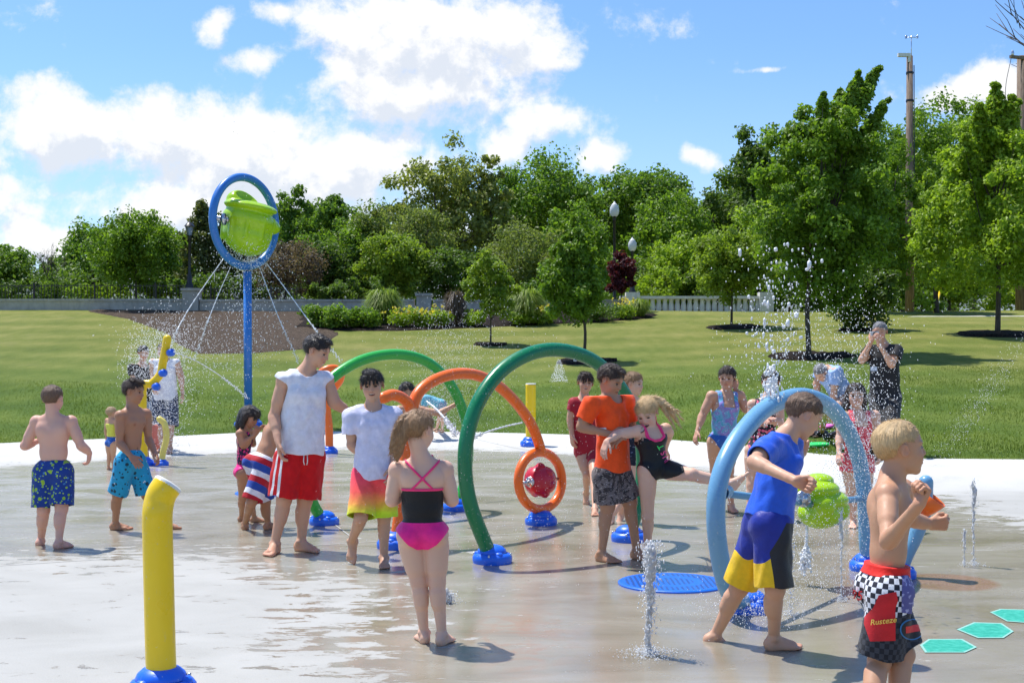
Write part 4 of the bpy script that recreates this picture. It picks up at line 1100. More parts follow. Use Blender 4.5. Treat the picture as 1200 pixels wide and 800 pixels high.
@who
def p_bluegirl():
    f = Fig('girl in aqua swim top touching her face, left of the light blue hoop', 12.4, 1.36, .215, (851, 461), (847, 517), (852, 443), 165, 200, hp=8,
            aR=((823, 487), (817, 506, '-')), aL=((873, 477), (862, 456, '-')), sR=(834, 464), sL=(867, 464), hL=dict(dir=(-.3, -.1, 1), n=(-.3, 1, 0), curl=30),
            lR=((838, 551), (835, 589, 'g'), 200), lL=((854, 551), (857, 592, 'g'), 170), skin=SK['warm'], b=1.18)
    f.suit(M['blue_purple_print'], 'swim_top', onepiece(bottom=.045, top_front=.262, top_back=.24, sx=.06, sw=.016, arm=.08), off=.010); f.suit(M['royal_bottom'], 'swim_bottom', onepiece(topcut=.05, leg=.6), off=.008)
    f.hair(M['hair_dark_brown'], 'short', thick=.03)
@who
def p_floral():
    f = Fig('wet haired girl in black and pink floral swimsuit behind the light blue hoop', 11.9, 1.34, .215, (898, 468), (891, 528), (903, 448), 190, 200, hp=5,
            aR=((881, 494), (898, 491, '-')), aL=((914, 494), (902, 494, '-')), sR=(882, 474), sL=(913, 474), hR=dict(curl=50), hL=dict(curl=50),
            lR=((881, 568), (878, 601, 'g'), 190), lL=((898, 568), (898, 603, 'g'), 170), skin=SK['fair'], b=1.12)
    f.suit(M['floral'], 'swimsuit', onepiece(top_front=.245, sx=.06, sw=.014, leg=.8, arm=.078), off=.008); f.hair(M['hair_dark_brown'], 'short', thick=.04, chains=[[(.05, -.45, .25, .03), (.1, -.55, .2, .032), (.1, -.55, .0, .02)]])
@who
def p_bent():
    f = Fig('grey haired man in light blue shirt and black trousers crouching forward on the grass', 17.6, 1.72, .24, (969, 433), (990, 466, .1), (962, 437, -.05), -110, -130, hp=55,
            aR=((957, 450), (958, 462)), aL=((977, 462), (977, 484)), hw=-110, b=1.12,
            lL=((979, 478, -.35), (982, 507, 'g'), -120), lR=((970, 474, -.1), (963, 506, 'g'), -110), skin=SK['warm'], eyes=False)
    f.shirt(M['light_blue_shirt'], 'shirt', hem=.0, sleeve=.6, loose=.024); f.shorts(M['black_cloth'], 'trousers', waist=.06, length=1.75, loose=.022, flare=.0)
    f.hair(M['hair_grey'], 'short', thick=.01, fringe=.36)
    shoes(f)
@who
def p_photog():
    f = Fig('man in black polo shirt and black trousers holding a camera to his eye', 17.2, 1.76, .262, (1036, 405), (1037, 465), (1031, 389, -.02), -150, -158, hp=6,
            aR=((1010, 422, -.12), (1021, 400, -.10)), aL=((1045, 427, -.20), (1030, 403, -.06)), sR=(1021, 410), sL=(1050, 411), hR=dict(dir=(.2, -.2, 1), n=(.6, .5, 0), curl=50), hL=dict(dir=(-.2, -.2, 1), n=(-.3, .7, 0), curl=50),
            lR=((1030, 500), (1029, 531, 'g'), 200), lL=((1044, 500), (1045, 532, 'g'), 170), skin=SK['warm'], b=1.15, eyes=False)
    f.shirt(M['black_cloth'], 'polo_shirt', hem=-.04, sleeve=.62, loose=.022); f.shorts(M['black_cloth'], 'trousers', waist=.03, length=1.88, loose=.024, flare=.006)
    f.hair(M['hair_grey'], 'short', thick=.02); shoes(f)
    b = MB(); c = P(1024, 432, 16.93); b.box(c, (.085, .006, .055)); b.build('name_badge', M['badge'], f.root, smooth=False)
    r = empty('camera', (f.wr['R']+f.wr['L'])/2+A(-.02, -.05, .12), 'small silver camera held up to the face by the man in the black polo', 'camera')
    c = A(*r.location); b = MB(); b.box(c, (.105, .03, .062)); b.build('camera_case', M['camera_body'], r, smooth=False)
    b = MB(); b.lathe(c+A(0, -.015, 0), [(.024, 0), (.024, .012), (.02, .024), (.004, .024)], 20, axis=A(-.3, -1, 0)); b.build('lens', M['black_metal'], r)
@who
def p_blueboy():
    f = Fig('boy in royal blue t-shirt and yellow panelled shorts walking before the light blue hoop', 6.5, 1.40, .222, (921, 512), (900, 612), (942, 488, .02), 86, 82, hp=30,
            aR=((884, 541, -.20), (932, 563, -.26)), aL=((928, 548, .24), (939, 532, .22)), sR=(902, 523, -.0), sL=(926, 520, .0), hR=dict(dir=(.9, 0, -.35), thumb=(.2, .1, 1), curl=72), hL=dict(dir=(.2, 0, 1), curl=60),
            lL=((866, 688, .09), (838, 744, '+'), 82, 22), lR=((908, 690, -.08), (907, 747, 'g'), 86), skin=SK['warm'], v=.0036, b=1.02)
    f.shirt(M['blue_shirt'], hem=.015, sleeve=.72, loose=.010, fold=.007, flare=.006)
    o = f.shorts(M['short_panels'], waist=.07, length=.95, loose=.020, flare=.016, fold=.008)
    f.hair(M['hair_brown'], 'short', thick=.0, fringe=.28, wisp=.055)
@who
def p_pinksuit():
    f = Fig('girl in coral pink patterned two-piece swimsuit standing in spray behind the light blue hoop', 11.2, 1.24, .208, (1006, 481), (1004, 540), (1003, 464), 175, 190,
            aR=((984, 512), (983, 531, '-')), aL=((1029, 510), (1030, 530, '-')), sR=(989, 488), sL=(1025, 487), lR=((998, 578), (1000, 610, 'g'), 200), lL=((1016, 578), (1018, 612, 'g'), 165), skin=SK['fair'], b=1.2)
    f.suit(M['coral_print'], 'swim_top', onepiece(top_front=.255, bottom=.06, sx=.06, sw=.016, arm=.08), off=.01); f.suit(M['coral_print'], 'swim_skirt', lambda q: np.maximum(q[..., 2]-.05, -.075-q[..., 2]), off=.014)
    f.hair(M['hair_dark_brown'], 'short', thick=.05, chains=[[(.25, -.1, .1, .04), (.33, -.05, -.3, .03), (.3, .05, -.6, .012)], [(-.25, -.1, .1, .04), (-.33, -.05, -.3, .03), (-.3, .05, -.6, .012)]])
@who
def p_blondboy():
    f = Fig('laughing blond boy without a shirt in checkered swim trunks, nearest to the camera', 5.1, 1.30, .222, (1046, 560), (1037, 690), (1056, 526), 84, 88, hp=-4,
            aR=((1041, 634, -.17), (1077, 591, -.24)), aL=((1068, 608, .14), (1089, 614, .05)), sR=(1040, 579, .02), sL=(1058, 574, .0),
            hR=dict(dir=(.35, -.15, 1), thumb=(-.2, .9, .3), curl=78), hL=dict(dir=(.9, -.3, .1), thumb=(.1, -.3, 1), curl=78),
            lR=((1030, 774, -.02), (1018, 862, 'g'), 84), lL=((1058, 766, .03), (1052, 850, 'g'), 86), skin=(.53, .29, .175), v=.0033, mouth=.55, b=.98, brow=(.4, .25, .13))
    f.shorts(M['check'], waist=.058, length=.90, loose=.018, flare=.020, fold=.004)
    f.suit(M['red_band'], 'waistband', band(.045, .078), off=.020, legs=False)
    f.hair(M['hair_blond'], 'short', thick=.0, fringe=.31, wisp=.045)
    _later.append(lambda: trunks_print(f))

def onto(f, px, py, off=.004):
    """first surface of the person's clothes along a pixel ray, found on the evaluated meshes"""
    from mathutils.bvhtree import BVHTree
    if not hasattr(f, 'bvh'):
        vs = []; fs = []; n = 0
        for o in f.root.children:
            if o.name.split('.')[0] in ('swimsuit', 'swim_shorts', 'tshirt', 'body'):
                w = parent_world(o) if False else Vector(o.location)+parent_world(f.root)
                vs += [Vector(v.co)+w for v in o.data.vertices]; fs += [[i+n for i in p.vertices] for p in o.data.polygons]; n = len(vs)
        f.bvh = BVHTree.FromPolygons(vs, fs)
    d = Vector(((px-600)/F, 1, -(py-YH)/F)).normalized(); h = f.bvh.ray_cast(Vector((0, 0, HC)), d)
    if h[0] is None: return None
    return h[0]+h[1]*off
def sheet_on(f, name, mat, poly, nx=28, off=.003):
    """flat motif (polygon in picture coordinates) laid onto the cloth as a thin mesh"""
    xs = [p[0] for p in poly]; ys = [p[1] for p in poly]; x0, x1, y0, y1 = min(xs), max(xs), min(ys), max(ys)
    step = max((x1-x0), (y1-y0))/nx; gx = np.arange(x0, x1+step, step); gy = np.arange(y0, y1+step, step); idx = {}; V = []; Q = []
    def inside(x, y):
        c = False; j = len(poly)-1
        for i in range(len(poly)):
            if (poly[i][1] > y) != (poly[j][1] > y) and x < (poly[j][0]-poly[i][0])*(y-poly[i][1])/(poly[j][1]-poly[i][1])+poly[i][0]: c = not c
            j = i
        return c
    def snap(x, y):
        best = None
        for i in range(len(poly)):
            ax, ay = poly[i-1]; bx, by = poly[i]; L = (bx-ax)**2+(by-ay)**2+1e-9
            t = min(1, max(0, ((x-ax)*(bx-ax)+(y-ay)*(by-ay))/L)); qx, qy = ax+t*(bx-ax), ay+t*(by-ay); dd = (qx-x)**2+(qy-y)**2
            if best is None or dd < best[0]: best = (dd, qx, qy)
        return best[1], best[2]
    def vert(i, j):
        if (i, j) not in idx:
            x, y = gx[i], gy[j]
            if not inside(x, y): x, y = snap(x, y)
            h = onto(f, x, y, off)
            if h is None: idx[(i, j)] = -1
            else: idx[(i, j)] = len(V); V.append(tuple(h))
        return idx[(i, j)]
    for i in range(len(gx)-1):
        for j in range(len(gy)-1):
            if any(inside(gx[i+a], gy[j+b]) for a in (0, 1) for b in (0, 1)):
                q = [vert(i, j), vert(i, j+1), vert(i+1, j+1), vert(i+1, j)]
                if min(q) >= 0: Q.append(q)
    if Q: return part(name, np.array(V), np.array(Q), mat, f.root, attrs={'loc': ('FLOAT_VECTOR', np.array(V))})
def glyphs(f, name, txt, c, size, mat, rot=0, squash=1., off=.006, font_shear=0, sx=1.):
    """lettering laid onto the cloth; c in picture coordinates, size in picture pixels"""
    cu = bpy.data.curves.new('lettering', 'FONT'); cu.body = txt; cu.size = 1; cu.align_x = 'CENTER'; cu.align_y = 'CENTER'; cu.shear = font_shear; cu.offset = .012; cu.resolution_u = 4
    o = bpy.data.objects.new('lettering', cu); COL.objects.link(o); dg = bpy.context.evaluated_depsgraph_get(); me = bpy.data.meshes.new_from_object(o.evaluated_get(dg))
    bpy.data.objects.remove(o); a = math.radians(rot); V = []
    for v in me.vertices:
        x, y = v.co.x*size*sx, v.co.y*size*squash; X = c[0]+x*math.cos(a)+y*math.sin(a); Y = c[1]+x*math.sin(a)-y*math.cos(a)
        h = onto(f, X, Y, off); V.append(tuple(h) if h is not None else tuple(P(X, Y, f.D)))
    fs = [list(p.vertices) for p in me.polygons]; m2 = bpy.data.meshes.new(name); w = parent_world(f.root)
    m2.from_pydata([tuple(Vector(v)-w) for v in V], [], fs); m2.materials.append(mat); ob = bpy.data.objects.new(name, m2); COL.objects.link(ob); ob.parent = f.root
    return ob
def text_on(f, txt, loc, size, mat, rot, x2=0): f.texts = getattr(f, 'texts', [])+[(txt, mat)]; _text_queue.append((f, txt, mat))
def trunks_print(f):
    sheet_on(f, 'violet_side_panel', M['violet_patch'], [(1057, 672), (1068, 676), (1076, 715), (1073, 720), (1056, 717)])
    sheet_on(f, 'red_patch', M['red_flat'], [(1030, 697), (1050, 693), (1052, 703), (1049, 712), (1049, 750), (1020, 751), (1013, 730), (1014, 722), (1024, 711)])
    glyphs(f, 'lettering', 'Rusteze', (1035, 727), 9, M['ink_yellow'], rot=-8, font_shear=.3, off=.008)
    glyphs(f, 'number', '95', (1006, 697), 15, M['ink_red'], rot=6, off=.008)
    ring = [(1068+14*math.cos(a), 737+12.5*math.sin(a)) for a in np.linspace(0, 2*math.pi, 28)]
    sheet_on(f, 'oval_emblem', M['blue_flat'], ring, off=.003)
    sheet_on(f, 'emblem_centre', M['black_panel'], [(1068+12.6*math.cos(a), 737+11*math.sin(a)) for a in np.linspace(0, 2*math.pi, 28)], off=.005)
    sheet_on(f, 'emblem_band', M['ink_red'], [(1060, 733), (1079, 731), (1079, 739), (1060, 741)], off=.0065)
    c = f.pm+f.Z*.058*f.H
def shoes(f):
    for q in 'LR':
        H = f.H; an = f.an[q]; t = f.toe[q]; b = MB(); z0 = an[2]-.043*H
        pts = [an*A(1, 1, 0)-t*.035*H+A(0, 0, z0+.030*H), an*A(1, 1, 0)+t*.05*H+A(0, 0, z0+.026*H), an*A(1, 1, 0)+t*.125*H+A(0, 0, z0+.018*H)]
        b.tube(pts, [.032*H, .033*H, .022*H], 12, round_ends=True); b.build('shoe', M['black_metal'], f.root)
def short_panels(t, l):
    s = t.sep(l)
    # outer side of each leg: |x| large -> black; lower inner front -> yellow; split by height curve
    ax = t.math('ABSOLUTE', s[0]); low = t.math('LESS_THAN', t.math('MULTIPLY_ADD', t.math('SINE', t.math('MULTIPLY', s[1], 26.)), -.045, s[2]), -.165)
    black = t.math('GREATER_THAN', t.math('SUBTRACT', s[1], t.math('MULTIPLY', t.math('ABSOLUTE', t.math('ADD', s[2], .13)), .34)), -.006)
    black = t.math('MULTIPLY', black, t.math('LESS_THAN', s[2], .03))
    right = t.math('GREATER_THAN', s[0], .0)
    c = t.mix(low, rgb(24, 44, 150), rgb(240, 195, 20))
    blk = t.math('MULTIPLY', black, t.math('GREATER_THAN', s[0], .02))
    return t.mix(blk, c, (.02, .02, .024))
M['short_panels'] = clothmat('blue_yellow_black_short_cloth', (.1, .1, .1), .5, pat=short_panels, spec=.35)

for _w in WHO: _w()
from concurrent.futures import ThreadPoolExecutor
with ThreadPoolExecutor(4) as ex:
    for (c, fin), r in zip(JOBS, ex.map(lambda j: j[0](), JOBS)): fin(r)
for _f in _later: _f()
for f, txt, mat in _text_queue:
    pos_ = {'JU': ((780, 538), 9.5), 'S': ((776.5, 530.5), 9.), 'T': ((773.5, 523), 9.5)}[txt]
    glyphs(f, 'lettering', txt, pos_[0], pos_[1], mat, rot=-118, off=.012)
# ------------------------------------------------------------------ ground
TH = np.linspace(-math.pi, math.pi, 481)
def polar_sheet(r0, r1f, fr, name, mat, lift=0., attrs=None):
    R = Rb(TH); V = []; m = len(fr); n = len(TH)-1
    for f in fr:
        r = r1f(R, f); X = PC[0]+r*np.cos(TH); Y = PC[1]+r*np.sin(TH)
        V.append(np.stack([X, Y, gz(X, Y)+lift], 1)[:-1])
    V = np.concatenate(V); i, j = np.meshgrid(np.arange(m-1), np.arange(n), indexing='ij'); i = i.ravel(); j = j.ravel(); k = (j+1) % n
    Q = np.stack([i*n+j, (i+1)*n+j, (i+1)*n+k, i*n+k], 1)
    return V, Q
# splash pad: wetness is stored where the concrete is really wet
V, Q = polar_sheet(0, lambda R, f: R*f, np.concatenate([[.001], np.linspace(.02, .9, 90), np.linspace(.905, 1., 26)]), 'pad', None)
def wetness(X, Y):
    th = np.arctan2(Y-PC[1], X-PC[0]); d = Rb(th)-np.hypot(X-PC[0], Y-PC[1])
    w = sst((d-1.9)/1.5)*1.12
    # picture-left foreground stays dry
    px = 600+F*X/np.maximum(Y, .5); py = YH+F*HC/np.maximum(Y, .5)
    dryl = sst((600-px)/400)*sst((py-618)/50)*.90+.24*sst((700-px)/200)*sst((py-650)/40)
    dryl *= 1-.35*sst((px-250)/110)*sst((700-py)/40)
    w = w-dryl*.92
    dryr = sst((X-3.6)/1.6)*sst((Y-9.8)/1.2)
    w = w-dryr*1.0
    return np.clip(w, -.2, 1.15)
w = wetness(V[:, 0], V[:, 1]); th_ = np.arctan2(V[:, 1]-PC[1], V[:, 0]-PC[0]); clean = sst(1-(Rb(th_)-np.hypot(V[:, 0]-PC[0], V[:, 1]-PC[1])-1.2)/2.5)*sst((V[:, 1]-9)/3)
pad = mesh_obj('splash_pad', V, Q, M['pad'], attrs={'wet': ('FLOAT', w), 'clean': ('FLOAT', clean)}); tag(pad, kind='structure')
fr = np.concatenate([[-.012, 0], np.linspace(.2, 4, 20), np.linspace(4.3, 60, 110), np.geomspace(65, 900, 16)])
V, Q = polar_sheet(0, lambda R, f: R+f, fr, 'lawn', None)
V[:481-1, 2] -= .12
lawn = mesh_obj('lawn', V, Q, M['lawn']); tag(lawn, kind='structure')
# saw-cut joints in the concrete
def joint(a, b, n=30, w_=.012):
    A_, B_ = hit(*a), hit(*b); t = np.linspace(0, 1, n)[:, None]; p = A_*(1-t)+B_*t; s_ = nrm(np.cross(B_-A_, A(0, 0, 1)))
    z = gz(p[:, 0], p[:, 1])+.004; l = p+s_*w_/2; r = p-s_*w_/2; l[:, 2] = z; r[:, 2] = z
    V = np.concatenate([l, r]); Q = [(i, i+1, n+i+1, n+i) for i in range(n-1)]; return V, np.array(Q)
mb = MB()
for a, b in (((-200, 676), (420, 636)), ((420, 636), (900, 610)), ((420, 636), (300, 545)), ((560, 515), (900, 560)), ((1200, 618), (900, 610))):
    V, Q = joint(a, b); mb.add(V, Q)
M['joint'] = material('joint_sealant', (.40, .39, .36), .7)
tag(mb.build('concrete_joint', M['joint'], smooth=False), kind='structure')

def ground_patch(name, pxpoly, mat, lift=.03, step=.35, world=None):
    pl = np.array(world) if world is not None else np.array([hit(*p)[:2] for p in pxpoly])
    lo, hi = pl.min(0), pl.max(0); gx = np.arange(lo[0]-step, hi[0]+step, step); gy = np.arange(lo[1]-step, hi[1]+step, step)
    def inside(x, y):
        c = False; j = len(pl)-1
        for i in range(len(pl)):
            if (pl[i][1] > y) != (pl[j][1] > y) and x < (pl[j][0]-pl[i][0])*(y-pl[i][1])/(pl[j][1]-pl[i][1])+pl[i][0]: c = not c
            j = i
        return c
    ins = np.array([[inside(x, y) for y in gy] for x in gx]); idx = {}; V = []; Q = []
    def snap(x, y):
        best = None
        for i in range(len(pl)):
            a, b = pl[i-1], pl[i]; t = np.clip(np.dot(A(x, y)-a, b-a)/(np.dot(b-a, b-a)+1e-9), 0, 1); q = a+t*(b-a); dd = (q[0]-x)**2+(q[1]-y)**2
            if best is None or dd < best[0]: best = (dd, q)
        return best[1]
    def vert(i, j):
        if (i, j) not in idx:
            x, y = gx[i], gy[j]; z = lift*(1+.3*math.sin(x*3)*math.sin(y*2.3))
            if not ins[i, j]: x, y = snap(x, y); z = -.01
            idx[(i, j)] = len(V); V.append((x, y, float(gz(x, y))+z))
        return idx[(i, j)]
    for i in range(len(gx)-1):
        for j in range(len(gy)-1):
            if ins[i:i+2, j:j+2].any(): Q.append([vert(i, j), vert(i+1, j), vert(i+1, j+1), vert(i, j+1)])
    return mesh_obj(name, np.array(V), np.array(Q), mat, None, origin=tuple(np.mean(V, 0)))
def ring_patch(name, c, r, mat, lift=.06, sq=.8, **kw):
    pts = [(c[0]+r*math.cos(a)*(1+.10*math.sin(a*3+c[0])), c[1]+r*sq*math.sin(a)*(1+.08*math.sin(a*4+c[1]))) for a in np.linspace(0, 2*math.pi, 25)[:-1]]
    return ground_patch(name, None, mat, lift, r/5, world=pts)
tag(ground_patch('mulch_bed', [(100, 364.5), (350, 365), (375, 374), (398, 392), (372, 408), (300, 414), (232, 415), (208, 404), (192, 390), (150, 374)], M['mulch_brown']), kind='structure')
tag(ground_patch('mulch_bed', [(345, 384), (385, 388), (470, 388), (560, 384), (640, 380), (700, 378), (762, 373), (772, 369), (745, 364.5), (540, 364), (370, 364.5), (352, 372)], M['mulch_dark'], .05), kind='structure')
tag(ground_patch('path', [(1060, 371.2), (1500, 371.6), (1500, 370.6), (1060, 370.4)], M['wall'], .02), kind='structure')
# far hills beyond the town edge
V = []; n = 60
for i, px in enumerate(np.linspace(-700, 1900, n)):
    h = 312+10*math.sin(i*.5)+5*math.sin(i*1.7)
    for D, y in ((330, 440), (380, h+9), (430, h)): V.append(P(px, y, D))
Q = [(i*3+j, (i+1)*3+j, (i+1)*3+j+1, i*3+j+1) for i in range(n-1) for j in range(2)]
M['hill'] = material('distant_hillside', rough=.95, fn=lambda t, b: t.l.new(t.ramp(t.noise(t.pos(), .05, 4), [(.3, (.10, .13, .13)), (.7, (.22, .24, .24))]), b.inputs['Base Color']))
tag(mesh_obj('hills', np.array(V), np.array(Q), M['hill']), kind='structure')

# lawn blades near the rim of the pad (uncountable)
n = 120000
px_ = rng.uniform(-60, 1260, n); D_ = 16+14*rng.random(n)**1.3; X = (px_-600)/F*D_; th = np.arctan2(D_-PC[1], X-PC[0]); ok = np.hypot(X-PC[0], D_-PC[1]) > Rb(th)-.02-.10*rng.random(n)**3*(1+np.sin(X*3.1))
X, Y = X[ok], D_[ok]; n = len(X); Z = gz(X, Y)
a = rng.uniform(0, 2*math.pi, n); h = rng.uniform(.02, .05, n)*(1+.35*np.sin(X*2.1+Y)); wv = rng.uniform(.004, .009, n); lx = rng.normal(0, .016, n); ly = rng.normal(0, .016, n)
V = np.stack([np.stack([X-wv*np.cos(a), Y-wv*np.sin(a), Z-.01], 1), np.stack([X+wv*np.cos(a), Y+wv*np.sin(a), Z-.01], 1), np.stack([X+lx, Y+ly, Z+h], 1)], 1).reshape(-1, 3)
lv = np.repeat(np.clip(rng.normal(.45, .25, n)+.15*np.sin(X*.9+Y*1.7), 0, 1), 3)
o = mesh_obj('grass', V, np.arange(len(V)).reshape(-1, 3), LEAF['lawn'], smooth=False, attrs={'lv': ('FLOAT', lv)}); tag(o, kind='stuff')

# ------------------------------------------------------------------ trees and plants
def leaves(C, rad, per, size, squash=.85, out=.55, up=.25, lean=None):
    """leaf quads round the clump centres C"""
    k = np.repeat(np.arange(len(C)), per); n = len(k)
    d = rng.normal(size=(n, 3)); d /= np.linalg.norm(d, axis=1)[:, None]
    r = rad[k]*(.25+1.1*rng.random(n)**.8); p = C[k]+d*r[:, None]*A(1, 1, squash)
    nn = d*out+rng.normal(size=(n, 3))*.55+A(0, 0, up); nn /= np.linalg.norm(nn, axis=1)[:, None]
    t = np.cross(nn, rng.normal(size=(n, 3))); t /= np.linalg.norm(t, axis=1)[:, None]; b = np.cross(nn, t)
    s = size*rng.uniform(.6, 1.35, n)[:, None]
    V = np.stack([p-t*s*.5, p+b*s*.32+nn*s*.08, p+t*s*.5, p-b*s*.32+nn*s*.08], 1).reshape(-1, 3)
    cl = rng.random(len(C)); lv = np.clip(.35*cl[k]+.5*rng.random(n)+.10, 0, 1)
    return V, np.arange(len(V)).reshape(-1, 4), np.repeat(lv, 4)
def tree(name, label, px, ytop, ybot, hw, D, leaf, n=7000, size=.16, shape='round', base=None, cat='tree', group=None, clumps=46, crad=.27, trunk=.02, limb=6, sparse=0., mult=1., shift=0., spires=()):
    k = F/D; zt = HC+(YH-ytop)/k; zb = HC+(YH-ybot)/k; W = hw/k; tx = (px-600)/k; cx = tx+shift/k; cz = (zt+zb)/2; hz = (zt-zb)/2
    if base is None: bz = float(gz(tx, D))
    else: bz = base
    root = empty(name, (tx, D, bz), label, cat, group or {'tree': 'trees', 'shrub': 'shrubs at the foot of the wood', 'bush': 'bushes'}[cat])
    clumps = int(clumps*1.9); crad *= .78; n = int(n*1.35); C = []
    while len(C) < clumps:
        q = rng.uniform(-1, 1, 3); r = np.linalg.norm(q)
        if r > 1 or r < .15: continue
        zf = (q[2]+1)/2
        if shape == 'cone': s_ = 1.15-.95*zf
        elif shape == 'column': s_ = .95-.45*zf
        elif shape == 'egg': s_ = 1.06-.55*zf**1.5
        elif shape == 'vase': s_ = .55+.5*zf
        else: s_ = 1
        if shape in ('cone', 'column', 'egg'): w2 = math.sqrt(max(0, 1-(q[2]*.6)**2)); hor = nrm(q[:2])*abs(np.linalg.norm(q[:2])); q = A(hor[0]*s_, hor[1]*s_, q[2])
        else: q = A(q[0]*s_, q[1]*s_, q[2])
        C.append(q)
    C = np.array(C); q = C.copy(); wob_ = 1+.12*np.sin(np.arctan2(q[:, 1], q[:, 0])*3+px)
    C = A(cx, D, cz)+q*np.array([W, W*.9, hz])*.93*wob_[:, None]
    rad = crad*min(W, hz*1.2)*rng.uniform(.6, 1.35, len(C))
    if shape in ('cone', 'egg'): rad = rad*(1.15-.55*(q[:, 2]+1)/2)
    C[:, 2] = np.maximum(C[:, 2], zb+rad*.3)
    for sx, sy in spires:      # upright leading shoots
        e = P(sx, sy, D+rng.normal()*.3*W); m = 18; f_ = np.linspace(0, 1, m)[:, None]; s0 = A(cx+(e[0]-cx)*.55, D, e[2]-.42*hz)
        C = np.vstack([C, s0*(1-f_)+e*f_+rng.normal(0, .025*W, (m, 3))]); rad = np.concatenate([rad, np.linspace(.14, .03, m)*W])
    V, Q, lv = leaves(C, rad, max(4, int(n*mult/len(C))), size)
    part('crown', V, Q, LEAF[leaf], root, smooth=False, attrs={'lv': ('FLOAT', lv)})
    b = MB(); H = zt-bz; r0 = trunk*H
    top = A(cx+rng.normal()*.05*W, D, bz+(cz+hz*.35-bz)); pts = spline([A(tx, D, bz-.1), A(tx+.02*H*rng.normal()*.4, D, bz+.35*(top[2]-bz)), A(cx+.02*H*rng.normal()*.4, D, bz+.7*(top[2]-bz)), top], 15)
    b.tube(pts, np.linspace(r0, r0*.25, len(pts)), 10)
    for i in rng.choice(len(C), min(limb, len(C)), replace=False):
        s0 = pts[int(len(pts)*rng.uniform(.35, .8))]; e = C[i]; m = (s0+e)/2+A(0, 0, -.08*np.linalg.norm(e-s0))
        if e[2] < s0[2]-.1*H: continue
        pp = spline([s0, m, e], 8); b.tube(pp, np.linspace(r0*.45, r0*.08, len(pp)), 6)
    b.build('trunk', M['bark'], root)
    return root
BG = 'trees in the wood behind the wall'
def bt(*a, **k):
    a = list(a); a[5] = a[5]*1.16; return tree(*a, **k)
# (name, label, px, ytop, ybot, hw, D, leaf)
bt('tree', 'broad bright green tree cut by the left edge of the picture', -8, 280, 345, 42, 62, 'deep', n=5000, size=.20)
bt('tree', 'low dark green tree to the left of the big round tree', 108, 262, 345, 34, 66, 'deep', n=5000, size=.20)
bt('tree', 'round broadleaf tree with its thin trunk in front of the low wall at left', 160, 247, 335, 50, 51, 'maple', n=12000, size=.14, clumps=60, trunk=.012)
bt('tree', 'dark green tree filling the gap right of the round tree at left', 200, 268, 345, 30, 64, 'deep', n=4500, size=.2)
bt('conifer', 'olive conifer with ragged branches just left of the blue tower ring', 240, 226, 345, 44, 60, 'conifer', n=12000, size=.15, shape='cone', clumps=80, crad=.17)
bt('conifer', 'second ragged conifer directly behind the blue tower pole', 285, 250, 345, 36, 63, 'conifer', n=8000, size=.16, shape='cone', clumps=60, crad=.2)
bt('smoke_bush', 'dusky brown bush low in the wood right of the blue tower pole', 335, 282, 350, 42, 56, 'smoke', n=8000, size=.10, cat='bush', clumps=50)
bt('tree', 'tall dark green tree right beside the blue tower ring', 345, 216, 345, 36, 68, 'deep', n=7000, size=.2, shape='egg')
bt('tree', 'dark green tree with upright tips left of the olive willow', 392, 220, 345, 38, 66, 'deep', n=7500, size=.2, shape='egg')
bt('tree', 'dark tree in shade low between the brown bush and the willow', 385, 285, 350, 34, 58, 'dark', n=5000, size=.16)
bt('willow_tree', 'olive green willow in the middle left of the wood', 440, 232, 348, 38, 60, 'olive', n=10000, size=.13, clumps=60)
bt('willow_tree', 'second olive willow behind the yellow green saplings', 500, 238, 330, 34, 66, 'olive', n=7000, size=.15)
bt('tree', 'yellow green tree lit by the sun in front of the olive willows', 462, 268, 348, 36, 55, 'yellow', n=9000, size=.14, clumps=54)
bt('tree', 'tall loose grey green tree rising highest in the left half of the wood', 520, 160, 340, 56, 72, 'grey', n=9000, size=.24, clumps=52, crad=.20, limb=16)
bt('tree', 'slender loose tree right of the tallest grey green tree', 575, 186, 320, 30, 72, 'grey', n=4500, size=.22, clumps=34, crad=.24, limb=10)
bt('tree', 'silvery dark shrubby tree low in the middle of the wood', 525, 290, 352, 34, 55, 'dark', n=6500, size=.14)
bt('tree', 'large dark green tree behind the young maple', 632, 180, 300, 62, 76, 'deep', n=11000, size=.24, clumps=44, crad=.30, limb=12)
bt('willow_tree', 'soft green willow left behind the young maple', 612, 262, 350, 46, 58, 'olive', n=9000, size=.13, clumps=60)
bt('tree', 'green tree behind the taller white lamp', 722, 196, 300, 42, 78, 'deep', n=7000, size=.23)
bt('tree', 'big green tree right of the two white lamps', 775, 184, 330, 46, 76, 'deep', n=9000, size=.24, clumps=44, limb=12)
bt('tree', 'low green tree between the two white lamps and the wide young tree', 800, 275, 350, 44, 62, 'bright', n=7000, size=.17)
bt('tree', 'green tree low behind the dark red tree', 700, 290, 352, 40, 64, 'maple', n=6000, size=.17)
bt('tree', 'dark tree in the wood left of the high crown by the power pole', 835, 215, 335, 44, 78, 'dark', n=8000, size=.24)
bt('tree', 'tall dark green tree standing above the wide young tree', 890, 146, 330, 56, 80, 'dark', n=12000, size=.25, shape='egg', clumps=60)
bt('tree', 'green tree behind the tall maple by the pad', 960, 150, 335, 48, 74, 'deep', n=9000, size=.22)
bt('tree', 'green tree with reddish tips behind the wooden camera pole', 1058, 112, 340, 56, 70, 'maple', n=14000, size=.2, clumps=54)
bt('tree', 'dark green tree behind and right of the wooden camera pole', 1118, 108, 340, 54, 76, 'maple', n=12000, size=.22)
bt('tree', 'dense bright tree low between the camera pole and the right hand maple', 1112, 250, 362, 38, 56, 'bright', n=8000, size=.15)
bt('tree', 'tree cut by the right edge behind the right hand maple', 1210, 120, 350, 50, 70, 'dark', n=9000, size=.22)
